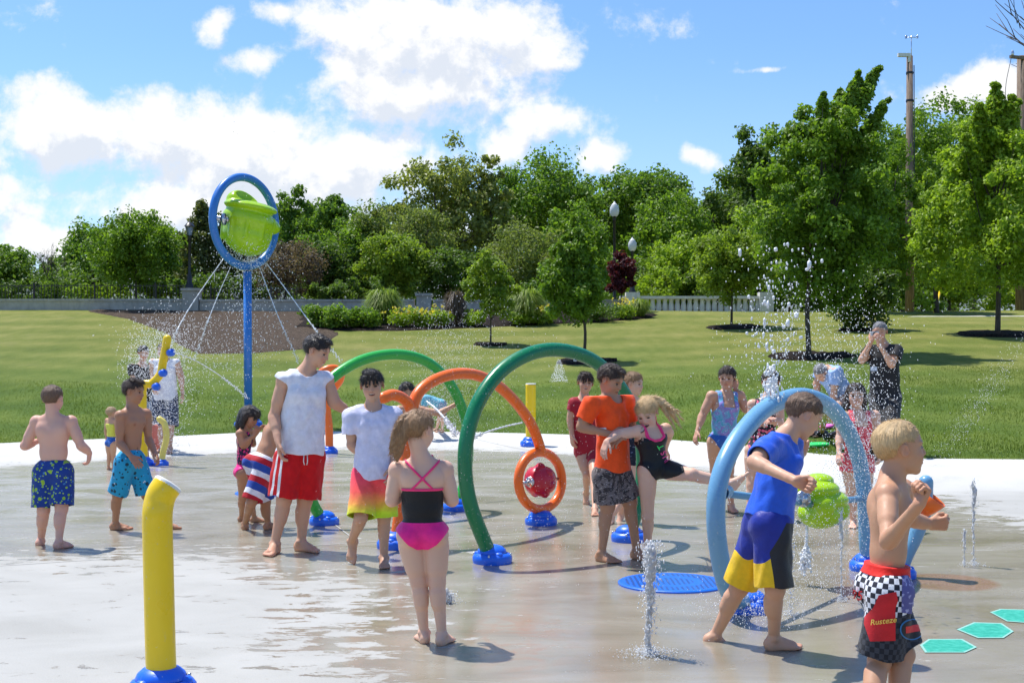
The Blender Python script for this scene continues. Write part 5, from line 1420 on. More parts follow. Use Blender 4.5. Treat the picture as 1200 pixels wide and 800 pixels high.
bt('tree', 'bright maple leaning over the lower half of the camera pole from the left', 1032, 150, 350, 40, 50, 'maple', n=12000, size=.14, clumps=56, crad=.22)
bt('tree', 'bright tree overlapping the foot of the camera pole from the right', 1098, 200, 362, 36, 49, 'bright', n=9000, size=.14, clumps=56, crad=.22)
bt('tree', 'fresh green tree left of the tallest maple and behind the wide young tree', 905, 215, 355, 42, 60, 'bright', n=8000, size=.17, clumps=50)
bt('tree', 'fresh green tree in the middle of the wood left of the taller white lamp', 672, 232, 352, 40, 60, 'maple', n=8000, size=.17, clumps=50)
bt('tree', 'fresh green tree between the shorter white lamp and the dark crowns', 790, 226, 345, 44, 68, 'maple', n=8000, size=.19, clumps=50)
bt('tree', 'leafy mid green tree between the tower and the olive willow', 415, 250, 350, 36, 60, 'maple', n=7000, size=.16, clumps=50)
for i, (px, yt, hw) in enumerate([(95, 300, 50), (300, 262, 60), (370, 240, 50), (455, 240, 55), (560, 215, 55), (660, 212, 55), (735, 222, 50), (815, 232, 50), (875, 205, 60), (940, 178, 55), (1000, 170, 55), (1070, 150, 60), (1140, 140, 55), (1200, 150, 55)]):
    bt('tree', 'dark far tree showing through the gaps '+['beyond the fence at left', 'behind the conifers and the brown bush', 'behind the trees right of the tower', 'behind the olive willows', 'below the tallest grey green tree', 'left of the taller white lamp', 'behind the two white lamps', 'left of the tall dark green tree', 'behind the wide young tree', 'left of the tallest maple crown', 'right of the tallest maple crown', 'behind the camera pole', 'left of the right hand maple', 'behind the right hand maple'][i],
       px, yt, 352, hw, 88, ['dark', 'deep'][i % 2], n=6000, size=.30, clumps=30, limb=3)
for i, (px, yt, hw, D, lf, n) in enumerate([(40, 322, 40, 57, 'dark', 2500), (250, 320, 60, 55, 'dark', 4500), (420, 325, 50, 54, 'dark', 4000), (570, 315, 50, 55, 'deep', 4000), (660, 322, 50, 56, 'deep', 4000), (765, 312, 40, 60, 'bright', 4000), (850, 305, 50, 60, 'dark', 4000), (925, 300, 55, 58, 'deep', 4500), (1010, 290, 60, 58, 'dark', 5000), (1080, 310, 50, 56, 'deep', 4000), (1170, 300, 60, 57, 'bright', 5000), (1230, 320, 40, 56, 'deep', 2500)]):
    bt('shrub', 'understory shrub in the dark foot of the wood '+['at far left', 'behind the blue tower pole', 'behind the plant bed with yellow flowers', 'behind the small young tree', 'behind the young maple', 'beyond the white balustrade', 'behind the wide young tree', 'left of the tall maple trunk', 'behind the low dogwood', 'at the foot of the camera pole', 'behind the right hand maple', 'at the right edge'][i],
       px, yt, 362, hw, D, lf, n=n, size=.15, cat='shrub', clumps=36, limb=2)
bt('shrub', 'sunlit yellow green shrub on the wall below the round tree at left', 118, 333, 349, 36, 52.5, 'bright', n=4000, size=.10, cat='shrub', limb=1); bt('shrub', 'light green shrub on the wall left of the stone pillar', 185, 330, 349, 22, 52.5, 'yellow', n=3000, size=.10, cat='shrub', limb=1)
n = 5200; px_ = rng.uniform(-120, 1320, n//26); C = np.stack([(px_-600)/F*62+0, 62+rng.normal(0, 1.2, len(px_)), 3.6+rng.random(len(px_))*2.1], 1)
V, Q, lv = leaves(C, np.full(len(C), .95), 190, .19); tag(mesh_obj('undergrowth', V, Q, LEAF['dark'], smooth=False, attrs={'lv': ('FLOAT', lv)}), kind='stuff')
# park trees on the lawn
PT = []
def park(name, label, base, ytop, ybot, hw, leaf, n, size, shape, clumps, crad, trunk, ring, limb=12, cat='tree', **kw):
    b = hit(*base); D = b[1]
    t = tree(name, label, base[0], ytop, ybot, hw, D, leaf, n=n, size=size, shape=shape, base=b[2], clumps=clumps, crad=crad, trunk=trunk, limb=limb, cat=cat, **kw)
    if ring: tag(ring_patch('mulch_ring', (b[0], b[1]), ring*D/F, M['mulch_dark'], .07), kind='structure')
    return t
park('maple_tree', 'tallest full maple on the lawn behind the light blue hoop', (948, 418), 112, 358, 84, 'maple', 42000, .12, 'round', 140, .17, .011, 52, 22, shift=24, spires=((1028, 78), (1006, 88), (985, 108), (965, 112), (1040, 118)))
park('maple_tree', 'tall maple on the lawn at the right edge', (1169, 392), 126, 356, 100, 'bright', 34000, .13, 'egg', 100, .18, .013, 52, 18, shift=-4, spires=((1166, 98), (1150, 122), (1190, 112), (1130, 160)))
park('young_tree', 'wide young tree with a single thin trunk right of the white lamps', (857, 384), 266, 352, 50, 'yellow', 11000, .12, 'round', 52, .26, .014, 32)
park('maple_tree', 'dense young maple in the middle of the lawn above the dark green arch', (684, 424), 262, 376, 42, 'maple', 15000, .10, 'egg', 70, .24, .013, 36, shift=-12, spires=((672, 254), (655, 285)))
park('young_tree', 'small light green young tree left of the dense maple', (575, 404), 296, 378, 30, 'yellow', 6500, .10, 'round', 34, .28, .011, 20)
park('dogwood_tree', 'low rounded dogwood behind the photographer', (1008, 387), 304, 384, 44, 'dark', 9000, .12, 'round', 46, .27, .015, 24)
park('plum_tree', 'small dark red leaved tree beside the taller white lamp', (728, 365), 297, 346, 18, 'red', 4500, .12, 'round', 24, .32, .012, 0)
# plants in the bed
def plant(name, label, px, py, hw, h, leaf, n, size, upr=False, cat='plant', group=None):
    b = hit(px, py); k = F/b[1]; root = empty(name, b, label, cat, group or 'plants in the bed'); W = hw/k; Hh = h/k
    if upr:   # arching blades
        m = n; a = rng.uniform(0, 2*math.pi, m); r = rng.random(m)**.5*W*.35; ln = Hh*rng.uniform(.45, 1.15, m); sp = rng.uniform(.05, 1.15, m)*W
        p0 = np.stack([b[0]+r*np.cos(a), b[1]+r*np.sin(a), np.full(m, b[2])], 1); p1 = p0+np.stack([np.cos(a)*sp*.5, np.sin(a)*sp*.5, ln*.85], 1); p2 = p0+np.stack([np.cos(a)*sp*1.25, np.sin(a)*sp*1.25, ln*rng.uniform(.35, 1.1, m)*(1-.35*sp/W)], 1)
        w = np.stack([-np.sin(a), np.cos(a), np.zeros(m)], 1)*size*.5
        V = np.stack([p0-w, p0+w, p1+w, p1-w, p2], 1).reshape(-1, 3); i = np.arange(m)*5
        Q = np.stack([i, i+1, i+2, i+3], 1); T = np.stack([i+3, i+2, i+4], 1)
        part('foliage', V, [Q, T], LEAF[leaf], root, smooth=False, attrs={'lv': ('FLOAT', np.repeat(rng.random(m), 5))})
    else:
        c = 14; ang = rng.uniform(0, 2*math.pi, c); rr = rng.random(c)**.5*W*.75
        C = np.stack([b[0]+rr*np.cos(ang), b[1]+rr*np.sin(ang)*.7, b[2]+Hh*rng.uniform(.25, .72, c)], 1)
        V, Q, lv = leaves(C, np.full(c, min(W, Hh)*.36), n//c, size); V[:, 2] = np.maximum(V[:, 2], b[2]-.02)
        part('foliage', V, Q, LEAF[leaf], root, smooth=False, attrs={'lv': ('FLOAT', lv)})
    return root
plant('day_lily', 'leftmost mound of dense green leaves in the plant bed', 378, 384, 22, 28, 'maple', 2600, .11)
plant('day_lily', 'second mound of dense green leaves in the plant bed', 402, 386, 24, 31, 'maple', 2600, .11)
plant('day_lily', 'third mound of dense green leaves in the plant bed, before the tall grass', 429, 385, 22, 28, 'maple', 2600, .11)
plant('ornamental_grass', 'tall fine ornamental grass in the left part of the plant bed', 450, 380, 20, 42, 'grassy', 2200, .025, True)
plant('flowering_plant', 'green plant dotted with yellow flowers left of the stone block', 476, 384, 20, 26, 'bright', 1600, .09)
plant('flowering_plant', 'low yellow flowered plant below the stone block', 505, 384, 20, 22, 'bright', 1500, .09)
plant('feather_grass', 'brownish feather grass right of the stone block', 533, 382, 12, 42, 'smoke', 1400, .03, True)
plant('green_bush', 'small green bush between stone block and feather grass', 520, 384, 14, 20, 'bright', 900, .09)
plant('green_bush', 'round green bush left of the small young tree', 556, 383, 16, 24, 'bright', 1100, .09)
plant('ornamental_grass', 'bright fountain grass right of the small young tree', 618, 380, 22, 42, 'grassy', 2200, .025, True)
plant('green_bush', 'low round bush below the fountain grass', 606, 382, 15, 18, 'bright', 1000, .09)
plant('flowering_plant', 'yellow flowering plant left of the dense maple', 636, 381, 16, 20, 'bright', 1100, .09)
plant('green_bush', 'dark low bush under the white lamps', 706, 377, 22, 22, 'dark', 1500, .09)
plant('flowering_plant', 'yellow flowering plant right of the dark low bush', 730, 374, 18, 18, 'bright', 1200, .09)
plant('ornamental_grass', 'spiky green grass at the right end of the plant bed', 750, 372, 12, 22, 'grassy', 900, .03, True)
plant('green_bush', 'green bush at the left end of the bed by the wall', 360, 372, 12, 18, 'deep', 800, .09)
for px, py, r in ((476, 384, 18), (505, 384, 18), (636, 381, 14), (730, 374, 15)):
    b = hit(px, py); k = F/b[1]; C = np.stack([b[0]+rng.normal(0, r/k*.5, 26), b[1]+rng.normal(0, .3, 26)-.2, b[2]+rng.uniform(.45, .75, 26)], 1)
    V, Q, lv = leaves(C, np.full(26, .05), 4, .09); o = mesh_obj('flowers', V, Q, LEAF['flower'], smooth=False, attrs={'lv': ('FLOAT', lv)}); tag(o, kind='stuff')
# bare trees
def bare(label, px, ybase, ytop, D, spread, seed, n0=5, lean=0):
    r_ = random.Random(seed); bx = (px-600)/F*D; bz = HC+(YH-ybase)*D/F; H = (ybase-ytop)*D/F; root = empty('bare_tree', (bx, D, bz), label, 'tree', 'trees'); b = MB()
    b.tube([A(bx, D, bz), A(bx, D, bz+H*.35)], [.02*H, .014*H], 8)
    def grow(p, d, L, r, lev):
        q = p+d*L; m = (p+q)/2+A(r_.gauss(0, .04), r_.gauss(0, .04), .02)*L; b.tube(spline([p, m, q], 5), np.linspace(r, r*.5, 5)[:len(spline([p, m, q], 5))] if False else [r*(1-.5*i/(len(spline([p, m, q], 5))-1)) for i in range(len(spline([p, m, q], 5)))], 5)
        if lev == 0: return
        for _ in range(3 if lev > 1 else 4):
            a = r_.uniform(0, 2*math.pi); e = nrm(d+A(math.cos(a), math.sin(a), r_.uniform(-.1, .5))*spread)
            grow(p+d*L*r_.uniform(.4, 1.), e, L*r_.uniform(.5, .75), r*.55, lev-1)
    for i in range(n0):
        a = r_.uniform(0, 2*math.pi); grow(A(bx, D, bz+H*r_.uniform(.15, .35)), nrm(A(math.cos(a)*spread+lean, math.sin(a)*spread, 1)), H*.36, .009*H, 3)
    b.build('branches', M['bark'], root)
bare('bare leafless tree rising behind the wall at far left', 62, 350, 282, 58, .55, 4)
bare('tall dead tree whose bare twigs reach in at the upper right corner', 1345, 362, -60, 52, .40, 11, 4, -.12)

# ------------------------------------------------------------------ walls, fence, lamps, poles
def Xp(px, D): return (px-600)/F*D
def wall(name, label, px0, px1, D, ztop, th=.35, mat='wall', cap=.09):
    x0, x1 = Xp(px0, D), Xp(px1, D); zb = float(gz((x0+x1)/2, D))-.4; root = empty(name, ((x0+x1)/2, D, zb), label, 'wall', 'low walls along the lawn')
    b = MB(); b.box(((x0+x1)/2, D, (zb+ztop-cap)/2), (x1-x0, th, ztop-cap-zb)); b.build('wall_body', M[mat], root, smooth=False)
    b = MB(); n = max(2, int((x1-x0)/2.4)); s_ = (x1-x0)/n
    for i in range(n): b.box((x0+s_*(i+.5), D, ztop-cap/2+.002), (s_-.02, th+.08, cap))
    b.build('coping', M[mat], root, smooth=False); return root
wall('retaining_wall', 'long low grey concrete wall along the top of the lawn at left', -260, 216, 50.2, 3.82); wall('retaining_wall', 'low grey concrete wall between the two stone pillars', 235, 486, 50.2, 3.80); wall('retaining_wall', 'low grey wall hidden behind plants right of the second pillar', 508, 728, 50.2, 3.80)
def pillar(label, px, D, z1, w_):
    x = Xp(px, D); zb = float(gz(x, D))-.3; root = empty('stone_pillar', (x, D, zb), label, 'pillar', 'concrete pillars in the wall'); b = MB(); b.box((x, D, (zb+z1)/2-.05), (w_, w_, z1-zb-.1)); b.build('shaft', M['wall'], root, smooth=False)
    b = MB(); b.box((x, D, z1-.05), (w_+.1, w_+.1, .1)); b.build('cap', M['wall'], root, smooth=False)
pillar('square concrete pillar carrying the black lantern post', 225, 50.2, HC+82*50.2/F, .62); pillar('square concrete pillar among the plants', 497, 50.2, HC+76*50.2/F, .56)
def fence(label, px0, px1, D, z0, z1, sp=.13):
    x0, x1 = Xp(px0, D), Xp(px1, D); root = empty('iron_fence', ((x0+x1)/2, D, z0), label, 'fence', 'iron fences on the wall')
    b = MB(); b.box(((x0+x1)/2, D, z1-.06), (x1-x0, .035, .03)); b.build('rail', M['black_metal'], root, smooth=False)
    b = MB(); b.box(((x0+x1)/2, D, z0+.08), (x1-x0, .035, .03)); b.build('rail', M['black_metal'], root, smooth=False)
    b = MB()
    for x in np.arange(x0, x1, sp): b.box((x, D, (z0+z1)/2), (.02, .02, z1-z0))
    b.build('pickets', M['black_metal'], root, smooth=False)
    for x in np.arange(x0+.5, x1, 2.4): b = MB(); b.box((x, D, (z0+z1)/2+.03), (.06, .06, z1-z0+.06)); b.build('post', M['black_metal'], root, smooth=False)
fence('black iron picket fence on top of the wall at left', -260, 218, 50.55, 3.55, 4.42)
fence('black iron picket fence behind the blue tower', 232, 350, 50.55, 3.55, 4.30)
# white balustrade
D = 56.; x0, x1 = Xp(726, D), Xp(905, D); z0 = 3.3; z1 = HC+73*D/F; root = empty('balustrade', ((x0+x1)/2, D, z0), 'white concrete balustrade beyond the lawn in the middle', 'balustrade')
b = MB(); b.box(((x0+x1)/2, D, z1-.06), (x1-x0, .4, .12)); b.build('handrail', M['wall_white'], root, smooth=False)
b = MB(); b.box(((x0+x1)/2, D, z0+.12), (x1-x0, .42, .28)); b.build('plinth', M['wall_white'], root, smooth=False)
b = MB()
for x in np.arange(x0+.1, x1, .27): b.lathe((x, D, z0+.26), [(.10, 0), (.128, .12), (.12, .25), (.085, .4), (.11, z1-z0-.38)], 8)
b.build('balusters', M['wall_white'], root)
for px in (741, 897): b = MB(); b.box((Xp(px, D), D-.02, (z0+z1)/2+.08), (.6, .6, z1-z0+.16)); b.build('pier', M['wall_white'], root, smooth=False)
def lamp(label, px, ytop, D, z0, dark):
    x = Xp(px, D); z1 = HC+(YH-ytop)*D/F; root = empty('street_lamp', (x, D, z0), label, 'street lamp', 'lamps along the top path'); H = z1-z0
    b = MB(); b.lathe((x, D, z0), [(.16, 0), (.16, .12), (.11, .2), (.09, .5), (.06, .62), (.055, H-.75), (.08, H-.72), (.05, H-.66), (.10, H-.60)], 16); b.build('post', M['black_metal'], root)
    if dark:
        b = MB(); b.lathe((x, D, z1-.60), [(.08, 0), (.17, .34), (.17, .36)], 4); b.build('lantern_glass', M['lantern_glass'], root, smooth=False)
        b = MB(); b.lathe((x, D, z1-.245), [(.21, 0), (.12, .12), (.04, .17), (.02, .26), (0, .27)], 12); b.build('lantern_roof', M['black_metal'], root)
    else:
        b = MB(); b.lathe((x, D, z1-.60), [(.10, 0), (.17, .10), (.19, .22), (.17, .36), (.11, .47)], 16); b.build('globe', M['frosted'], root)
        b = MB(); b.lathe((x, D, z1-.13), [(.115, 0), (.05, .06), (.02, .12), (0, .14)], 12); b.build('finial', M['white_rim'], root)
lamp('black post lamp with a dark square lantern on the stone pillar, left of the tower', 222, 258, 50.2, HC+82*50.2/F, True)
lamp('taller black lamp post with a white acorn globe behind the dark red tree', 720, 236, 50.5, 3.3, False); lamp('shorter, farther black lamp post with a white acorn globe on the balustrade', 741, 278, 56, z1+.1, False)
# utility poles
D = 53; x = Xp(1066, D); zt = HC+(YH-66)*D/F; root = empty('utility_pole', (x, D, 3.3), 'tall weathered wooden pole with a camera and wind gauge on top', 'utility pole', 'wooden utility poles')
b = MB(); b.tube([A(x, D, 3.2), A(x, D, zt)], [.19, .13], 12); b.build('pole', M['wood'], root)
b = MB(); b.tube([A(x+.07, D, zt-.1), A(x+.07, D, zt+.85)], .018, 6); b.tube([A(x-.15, D, zt+.78), A(x+.32, D, zt+.78)], .016, 6); b.lathe((x-.15, D, zt+.74), [(.05, 0), (.05, .1), (.01, .13)], 8); b.lathe((x+.32, D, zt+.74), [(.04, 0), (.05, .08), (.01, .13)], 8); b.build('wind_gauge', M['steel'], root)
b = MB(); b.box((x-.27, D-.1, zt+.02), (.5, .16, .14)); b.box((x-.05, D-.1, zt-.12), (.1, .1, .3)); b.build('security_camera', M['white_rim'], root, smooth=False)
for dz in (.75, 1.9, 7.2): b = MB(); b.lathe((x, D, zt-dz), [(.145+.004*dz, 0), (.155+.004*dz, .05), (.145+.004*dz, .1)], 12); b.build('band', M['black_metal'], root)
b = MB(); b.tube([A(x+.15, D-.1, zt-.4), A(x+.17, D-.1, 6)], .02, 6); b.build('cable', M['black_metal'], root)
D = 51; x = Xp(1197, D); zt = HC+(YH-66)*D/F; root = empty('utility_pole', (x, D, 3.3), 'second wooden power pole cut by the right edge of the picture', 'utility pole', 'wooden utility poles')
b = MB(); b.tube([A(x, D, 3.2), A(x, D, zt)], [.24, .17], 12); b.build('pole', M['wood'], root)
b = MB(); b.box((x-.05, D-.22, zt-.12), (1.2, .1, .12), rz=.35); b.build('crossarm', M['wood'], root, smooth=False)
for dx in (-.5, .35): b = MB(); b.lathe((x+dx, D-.22+dx*.3, zt-.05), [(.05, 0), (.07, .08), (.04, .16), (.02, .2)], 10); b.build('insulator', M['steel'], root)
b = MB(); b.tube(spline([A(x-.5, D-.3, zt), A(x-.75, D-.3, zt-1.6), A(x-.35, D-.3, zt-3.4)], 14), .012, 5); b.build('wire', M['black_metal'], root)
g0, g1 = P(1095, 367, 49), P(1104, 332, 52); b = MB(); b.tube([g0, g1], .05, 8); tag(b.build('guy_wire_guard', M['p_yellow']), 'slanting yellow plastic guard on a guy wire in front of the wood', 'guard')

# ------------------------------------------------------------------ splash pad features
def base_dome(root, c, r, seed=0):
    """blue two-tier foot with round drain holes"""
    b = MB(); b.lathe(c, [(r, -.01), (r*1.04, .16*r), (r*1.03, .34*r), (r*.93, .47*r), (r*.80, .52*r)], 32)
    V0 = [(r*.76, .46*r), (r*.78, .56*r), (r*.72, .70*r), (r*.56, .84*r), (r*.33, .92*r), (.001, .95*r)]
    b.lathe(c+A(-.03*r, .02*r, 0), V0, 28)
    for i in range(3):
        a = seed+i*2.1; b.lathe(c+A(math.cos(a)*r*.72, math.sin(a)*r*.72, .42*r), [(.22*r, 0), (.22*r, .10*r), (.15*r, .18*r), (.001, .20*r)], 14)
    b.build('base', M['p_base'], root)
    for i in range(4):
        a = seed+.4+i*math.pi/2; k_ = MB(); k_.lathe(c+A(math.cos(a)*r*.97, math.sin(a)*r*.97, .40*r), [(.055*r, 0), (.055*r, .10*r), (.03*r, .13*r), (.001, .13*r)], 6); k_.build('bolt', M['steel'], root)
    h = MB()
    for i in range(5):
        a = seed+.8+i*1.25; d = A(math.cos(a), math.sin(a), .55); h.lathe(c+A(-.03*r, .02*r, 0)+A(math.cos(a)*r*.72, math.sin(a)*r*.62, .62*r), [(.001, .035*r), (.075*r, .035*r), (.075*r, -.1*r)], 12, axis=d)
    h.build('drain_holes', M['dark_hole'], root)
def plane_pts(Ap, Bp, pts):
    n = np.cross(Bp-Ap, A(0, 0, 1)); o = A(0, 0, HC); out = []
    for px, py in pts:
        d = A((px-600)/F, 1, -(py-YH)/F); t = (n@(Ap-o))/(n@d); out.append(o+d*t)
    return out
def arch(name, label, a, b_, pts, r, mat, br=.14, n=90):
    Ap, Bp = hit(*a), hit(*b_); root = empty(name, Ap, label, 'spray arch', 'tubular spray arches on the pad'); q = plane_pts(Ap, Bp, pts)
    mb = MB(); mb.tube(spline([Ap+A(0, 0, .05)+(q[0]-Ap)*.2*A(1, 1, 0)]+q+[Bp+A(0, 0, .05)], n), r, 28); mb.build('tube', M[mat], root)
    base_dome(root, Ap, br, 1.); base_dome(root, Bp, br, 2.5)
    for k in (.25, .5, .75):   # nozzles under the crown of the arch
        p = spline(q, 60)[int(60*k) if int(60*k) < len(spline(q, 60)) else -1]; nb = MB(); nb.lathe(p-A(0, 0, r+.012), [(.012, 0), (.014, .02), (.001, .02)], 10); nb.build('nozzle', M['steel'], root)
    return root, Ap, Bp
arch('spray_arch', 'dark green spray arch, the tallest in the middle of the pad', (577, 659), (737, 634), [(565, 628), (551, 590), (545, 550), (548, 508), (562, 468), (588, 434), (622, 414), (656, 410), (691, 420), (718, 442), (738, 472), (750, 508), (753, 545), (750, 580), (743, 610)], .054, 'p_dkgreen')
arch('spray_arch', 'bright green spray arch behind the teenager and the boy in white', (380, 614), (534, 598), [(366, 588), (355, 552), (353, 512), (364, 474), (389, 443), (424, 422), (462, 415), (494, 421), (516, 436), (533, 459), (545, 490), (549, 522), (547, 552), (541, 576)], .050, 'p_green', .13)
rt, Ap, Bp = arch('spray_arch', 'light blue hoop with a tipping bucket, in front of the girls', (878, 716), (1019, 668), [(854, 692), (844, 655), (839, 612), (841, 572), (852, 536), (872, 504), (900, 477), (938, 464), (972, 476), (994, 505), (1007, 540), (1013, 578), (1015, 612), (1016, 640)], .054, 'p_ltblue', .135)
def bucket(root, c, R, sc=1., small=False, hub=None):
    Rm = np.array([nrm(R[0]), nrm(R[1]), nrm(R[2])]); e = lambda x, r: EL(c+Rm.T@(A(*x)*sc), A(*r)*sc, Rm)
    if small:
        pr = [(e((0, 0, -.20), (.46, .44, .32)), .02*sc), (e((.05, -.10, .06), (.50, .44, .22)), .015*sc), (e((-.06, .02, .28), (.46, .42, .19)), .015*sc), (e((.06, .06, .44), (.32, .30, .15)), .015*sc), (e((.26, -.26, -.14), (.26, .24, .24)), .02*sc), (e((-.30, -.2, -.02), (.2, .24, .24)), .02*sc)]
    else:
        pr = [(e((0, 0, -.20), (.50, .48, .44)), .16*sc), (e((0, 0, .10), (.54, .52, .30)), .1*sc), (e((0, 0, .36), (.55, .53, .13)), .07*sc), (e((-.08, .22, .46), (.36, .26, .26)), .05*sc), (e((.50, -.10, -.02), (.17, .2, .15)), .10*sc), (e((0, -.05, .62), (.40, .30, .20)), .05*sc, 's')]
        for i in range(9): a = i*.7; pr.append((RC(c+Rm.T@(A(math.cos(a)*.50, math.sin(a)*.48, -.3)*sc), c+Rm.T@(A(math.cos(a)*.53, math.sin(a)*.51, .1)*sc), .03*sc, .02*sc), .06*sc))
    v = .012*sc if sc < .6 else .016
    V, Q = sdf_mesh([(pr, 0)], c-A(.85, .85, .85)*sc, c+A(.85, .85, .85)*sc, v)
    part('bucket', V, Q, M['p_lime'], root)
def hubcap(root, c, ax, r):
    b = MB(); b.lathe(c, [(.001, r*.5), (r*.4, r*.45), (r*.45, r*.2), (r*.9, r*.15), (r, -.1*r), (r*.9, -.3*r)], 20, axis=ax); 
    for i in range(6): a = i*math.pi/3; x = nrm(np.cross(A(0, 1, 0) if abs(nrm(ax)[1]) < .9 else A(1, 0, 0), ax)); y = np.cross(nrm(ax), x); b.lathe(c+(x*math.cos(a)+y*math.sin(a))*r*.68, [(.14*r, 0), (.14*r, .28*r), (.001, .28*r)], 8, axis=ax)
    b.build('hub', M['steel'], root)
u = nrm((Bp-Ap)*A(1, 1, 0)); q0, q1 = plane_pts(Ap, Bp, [(843, 577), (1013, 584)]); bc = plane_pts(Ap, Bp, [(961, 589)])[0]
mb = MB(); mb.tube([q0, bc-u*.1], .022, 14); mb.lathe(q0+u*.03, [(.045, 0), (.04, .06), (.03, .09)], 16, axis=u); mb.build('axle', M['p_ltblue'], rt); mb = MB(); mb.tube([bc+u*.1, q1], .022, 14); mb.build('axle', M['p_ltblue'], rt)
fwd = A(-u[1], u[0], 0)
bucket(rt, bc, [u, fwd, A(0, 0, 1)], .325, True); hubcap(rt, plane_pts(Ap, Bp, [(938, 584)])[0]-fwd*.02, -u*.6-fwd*.8, .055)
# orange arch with spinner ring
Ap, Bp = hit(463, 642), hit(634, 614); root = empty('spray_arch', Ap, 'orange double curved spray arch ending in a ring with a red spinner', 'spray arch', 'tubular spray arches on the pad')
q = plane_pts(Ap, Bp, [(466, 618), (471, 575), (476, 530), (481, 492), (487, 466), (500, 451), (520, 441), (541, 437.5), (562, 440.5), (584, 452), (605, 472), (622, 496), (631, 518), (634, 530)])
mb = MB(); mb.tube(spline([Ap+A(0, 0, .05)]+q, 90), .047, 24); mb.build('tube', M['p_orange'], root)
q2 = plane_pts(Ap, Bp, [(449, 466), (460, 462.5), (471, 466), (479, 474), (482, 486)]); mb = MB(); mb.tube(spline(q2, 30), .045, 20, round_ends=True); mb.build('hook', M['p_orange'], root)
ang = np.linspace(0, 2*math.pi, 49); rp = plane_pts(Ap, Bp, [(633+25.5*math.cos(a), 563+33.5*math.sin(a)) for a in ang]); mb = MB(); mb.tube(np.array(rp), .042, 20, caps=False); mb.build('ring', M['p_orange'], root)
sc_ = plane_pts(Ap, Bp, [(633, 563)])[0]; u = nrm((Bp-Ap)*A(1, 1, 0)); fw = A(u[1], -u[0], 0)
mb = MB(); mb.lathe(sc_, [(.001, -.15), (.07, -.14), (.125, -.08), (.145, 0), (.125, .08), (.07, .14), (.001, .15)], 28, axis=u)
for i in range(7): a = i*2*math.pi/7; mb.lathe(sc_+A(0, 0, math.cos(a)*.12)+fw*math.sin(a)*.12, [(.001, -.05), (.035, -.03), (.045, 0), (.035, .03), (.001, .05)], 12, axis=u)
mb.build('spinner', M['p_red'], root); hubcap(root, sc_-u*.15, -u, .05); hubcap(root, sc_+u*.15, u, .04)
mb = MB(); mb.tube([sc_-u*.26, sc_-u*.13], .014, 8); mb.tube([sc_+u*.13, sc_+u*.26], .014, 8); mb.build('axle', M['steel'], root)
base_dome(root, Ap, .14, .3); base_dome(root, Bp, .14, 1.6)
# far orange twisted post
b0 = hit(386, 531); D = b0[1]; root = empty('spray_post', b0, 'far orange spray post with a curled top behind the teenager', 'spray post')
mb = MB(); mb.tube(spline([b0+A(0, 0, .1), P(385.5, 500, D), P(383, 474, D), P(389, 458, D-.1), P(398, 446, D-.2), P(399, 436, D-.3), P(391, 431.5, D-.35), P(380, 434, D-.4), P(372, 442, D-.4)], 60), .062, 18, round_ends=True); mb.build('tube', M['p_orange'], root)
base_dome(root, b0, .13, .5)
# yellow nozzles
def ynozzle(label, base, pts, r, mat='p_yellow', br=.14, D=None):
    b0 = hit(*base); D = D or b0[1]; root = empty('spray_post', b0, label, 'spray post', 'spray posts on the pad'); pp = spline([b0+A(0, 0, .03)]+[P(px, py, D+dz) for px, py, dz in pts], 50)
    mb = MB(); mb.tube(pp, r, 32); mb.build('pipe', M[mat], root)
    d = nrm(pp[-1]-pp[-2]); mb = MB(); mb.lathe(pp[-1], [(r*1.0, -.004), (r*1.01, .008), (r*.93, .014), (r*.90, .006), (r*.6, .002), (.001, .002)], 32, axis=d); mb.build('nozzle_rim', M['white_rim'], root)
    mb = MB(); mb.lathe(pp[-1]+d*.004, [(.001, .004), (r*.22, .004), (r*.22, 0)], 16, axis=d); mb.build('nozzle_hole', M['dark_hole'], root)
    base_dome(root, b0, br, 2.); return root
ynozzle('near yellow spray pipe with an angled white rimmed mouth, left foreground', (190, 815), [(188, 760, 0), (186.5, 700, 0), (185, 640, 0), (184.3, 612, 0), (184.6, 600, 0), (186.4, 588, .01), (190, 577.5, .015), (196, 568.5, .028)], .066, br=.145)
ynozzle('far yellow spray pipe behind the orange arch', (622, 522), [(622, 500, 0), (622, 475, 0), (622, 450, 0)], .085, br=.17)
# spray cannon
b0 = hit(168, 545); D = b0[1]; root = empty('spray_cannon', b0, 'curved yellow spray cannon with blue joints in front of the man in the white shirt', 'spray cannon')
mb = MB(); mb.tube(spline([b0+A(0, 0, .05), P(168, 510, D), P(167, 475, D), P(168, 452, D), P(178, 449, D), P(188, 438, D), P(191, 424, D), P(194, 408, D), P(196, 397, D)], 70), .058, 16, round_ends=True); mb.build('tube', M['p_yellow'], root)
for px, py in ((200, 413), (191, 437), (183, 453)): mb = MB(); mb.lathe(P(px, py, D-.06), [(.001, -.05), (.05, -.04), (.055, .03), (.001, .05)], 14, axis=A(.7, -.6, .1)); mb.build('joint', M['p_base'], root)
base_dome(root, b0, .14, 0)
b0 = hit(189, 545); D = b0[1]; root = empty('spray_nozzle', b0, 'small pale yellow curved nozzle below the spray cannon', 'spray nozzle')
mb = MB(); mb.tube(spline([b0, P(191, 530, D), P(195, 513, D), P(193, 497, D), P(187, 491, D)], 30), .045, 12, round_ends=True); mb.build('tube', M['p_pale_yellow'], root); base_dome(root, b0, .1, 0)
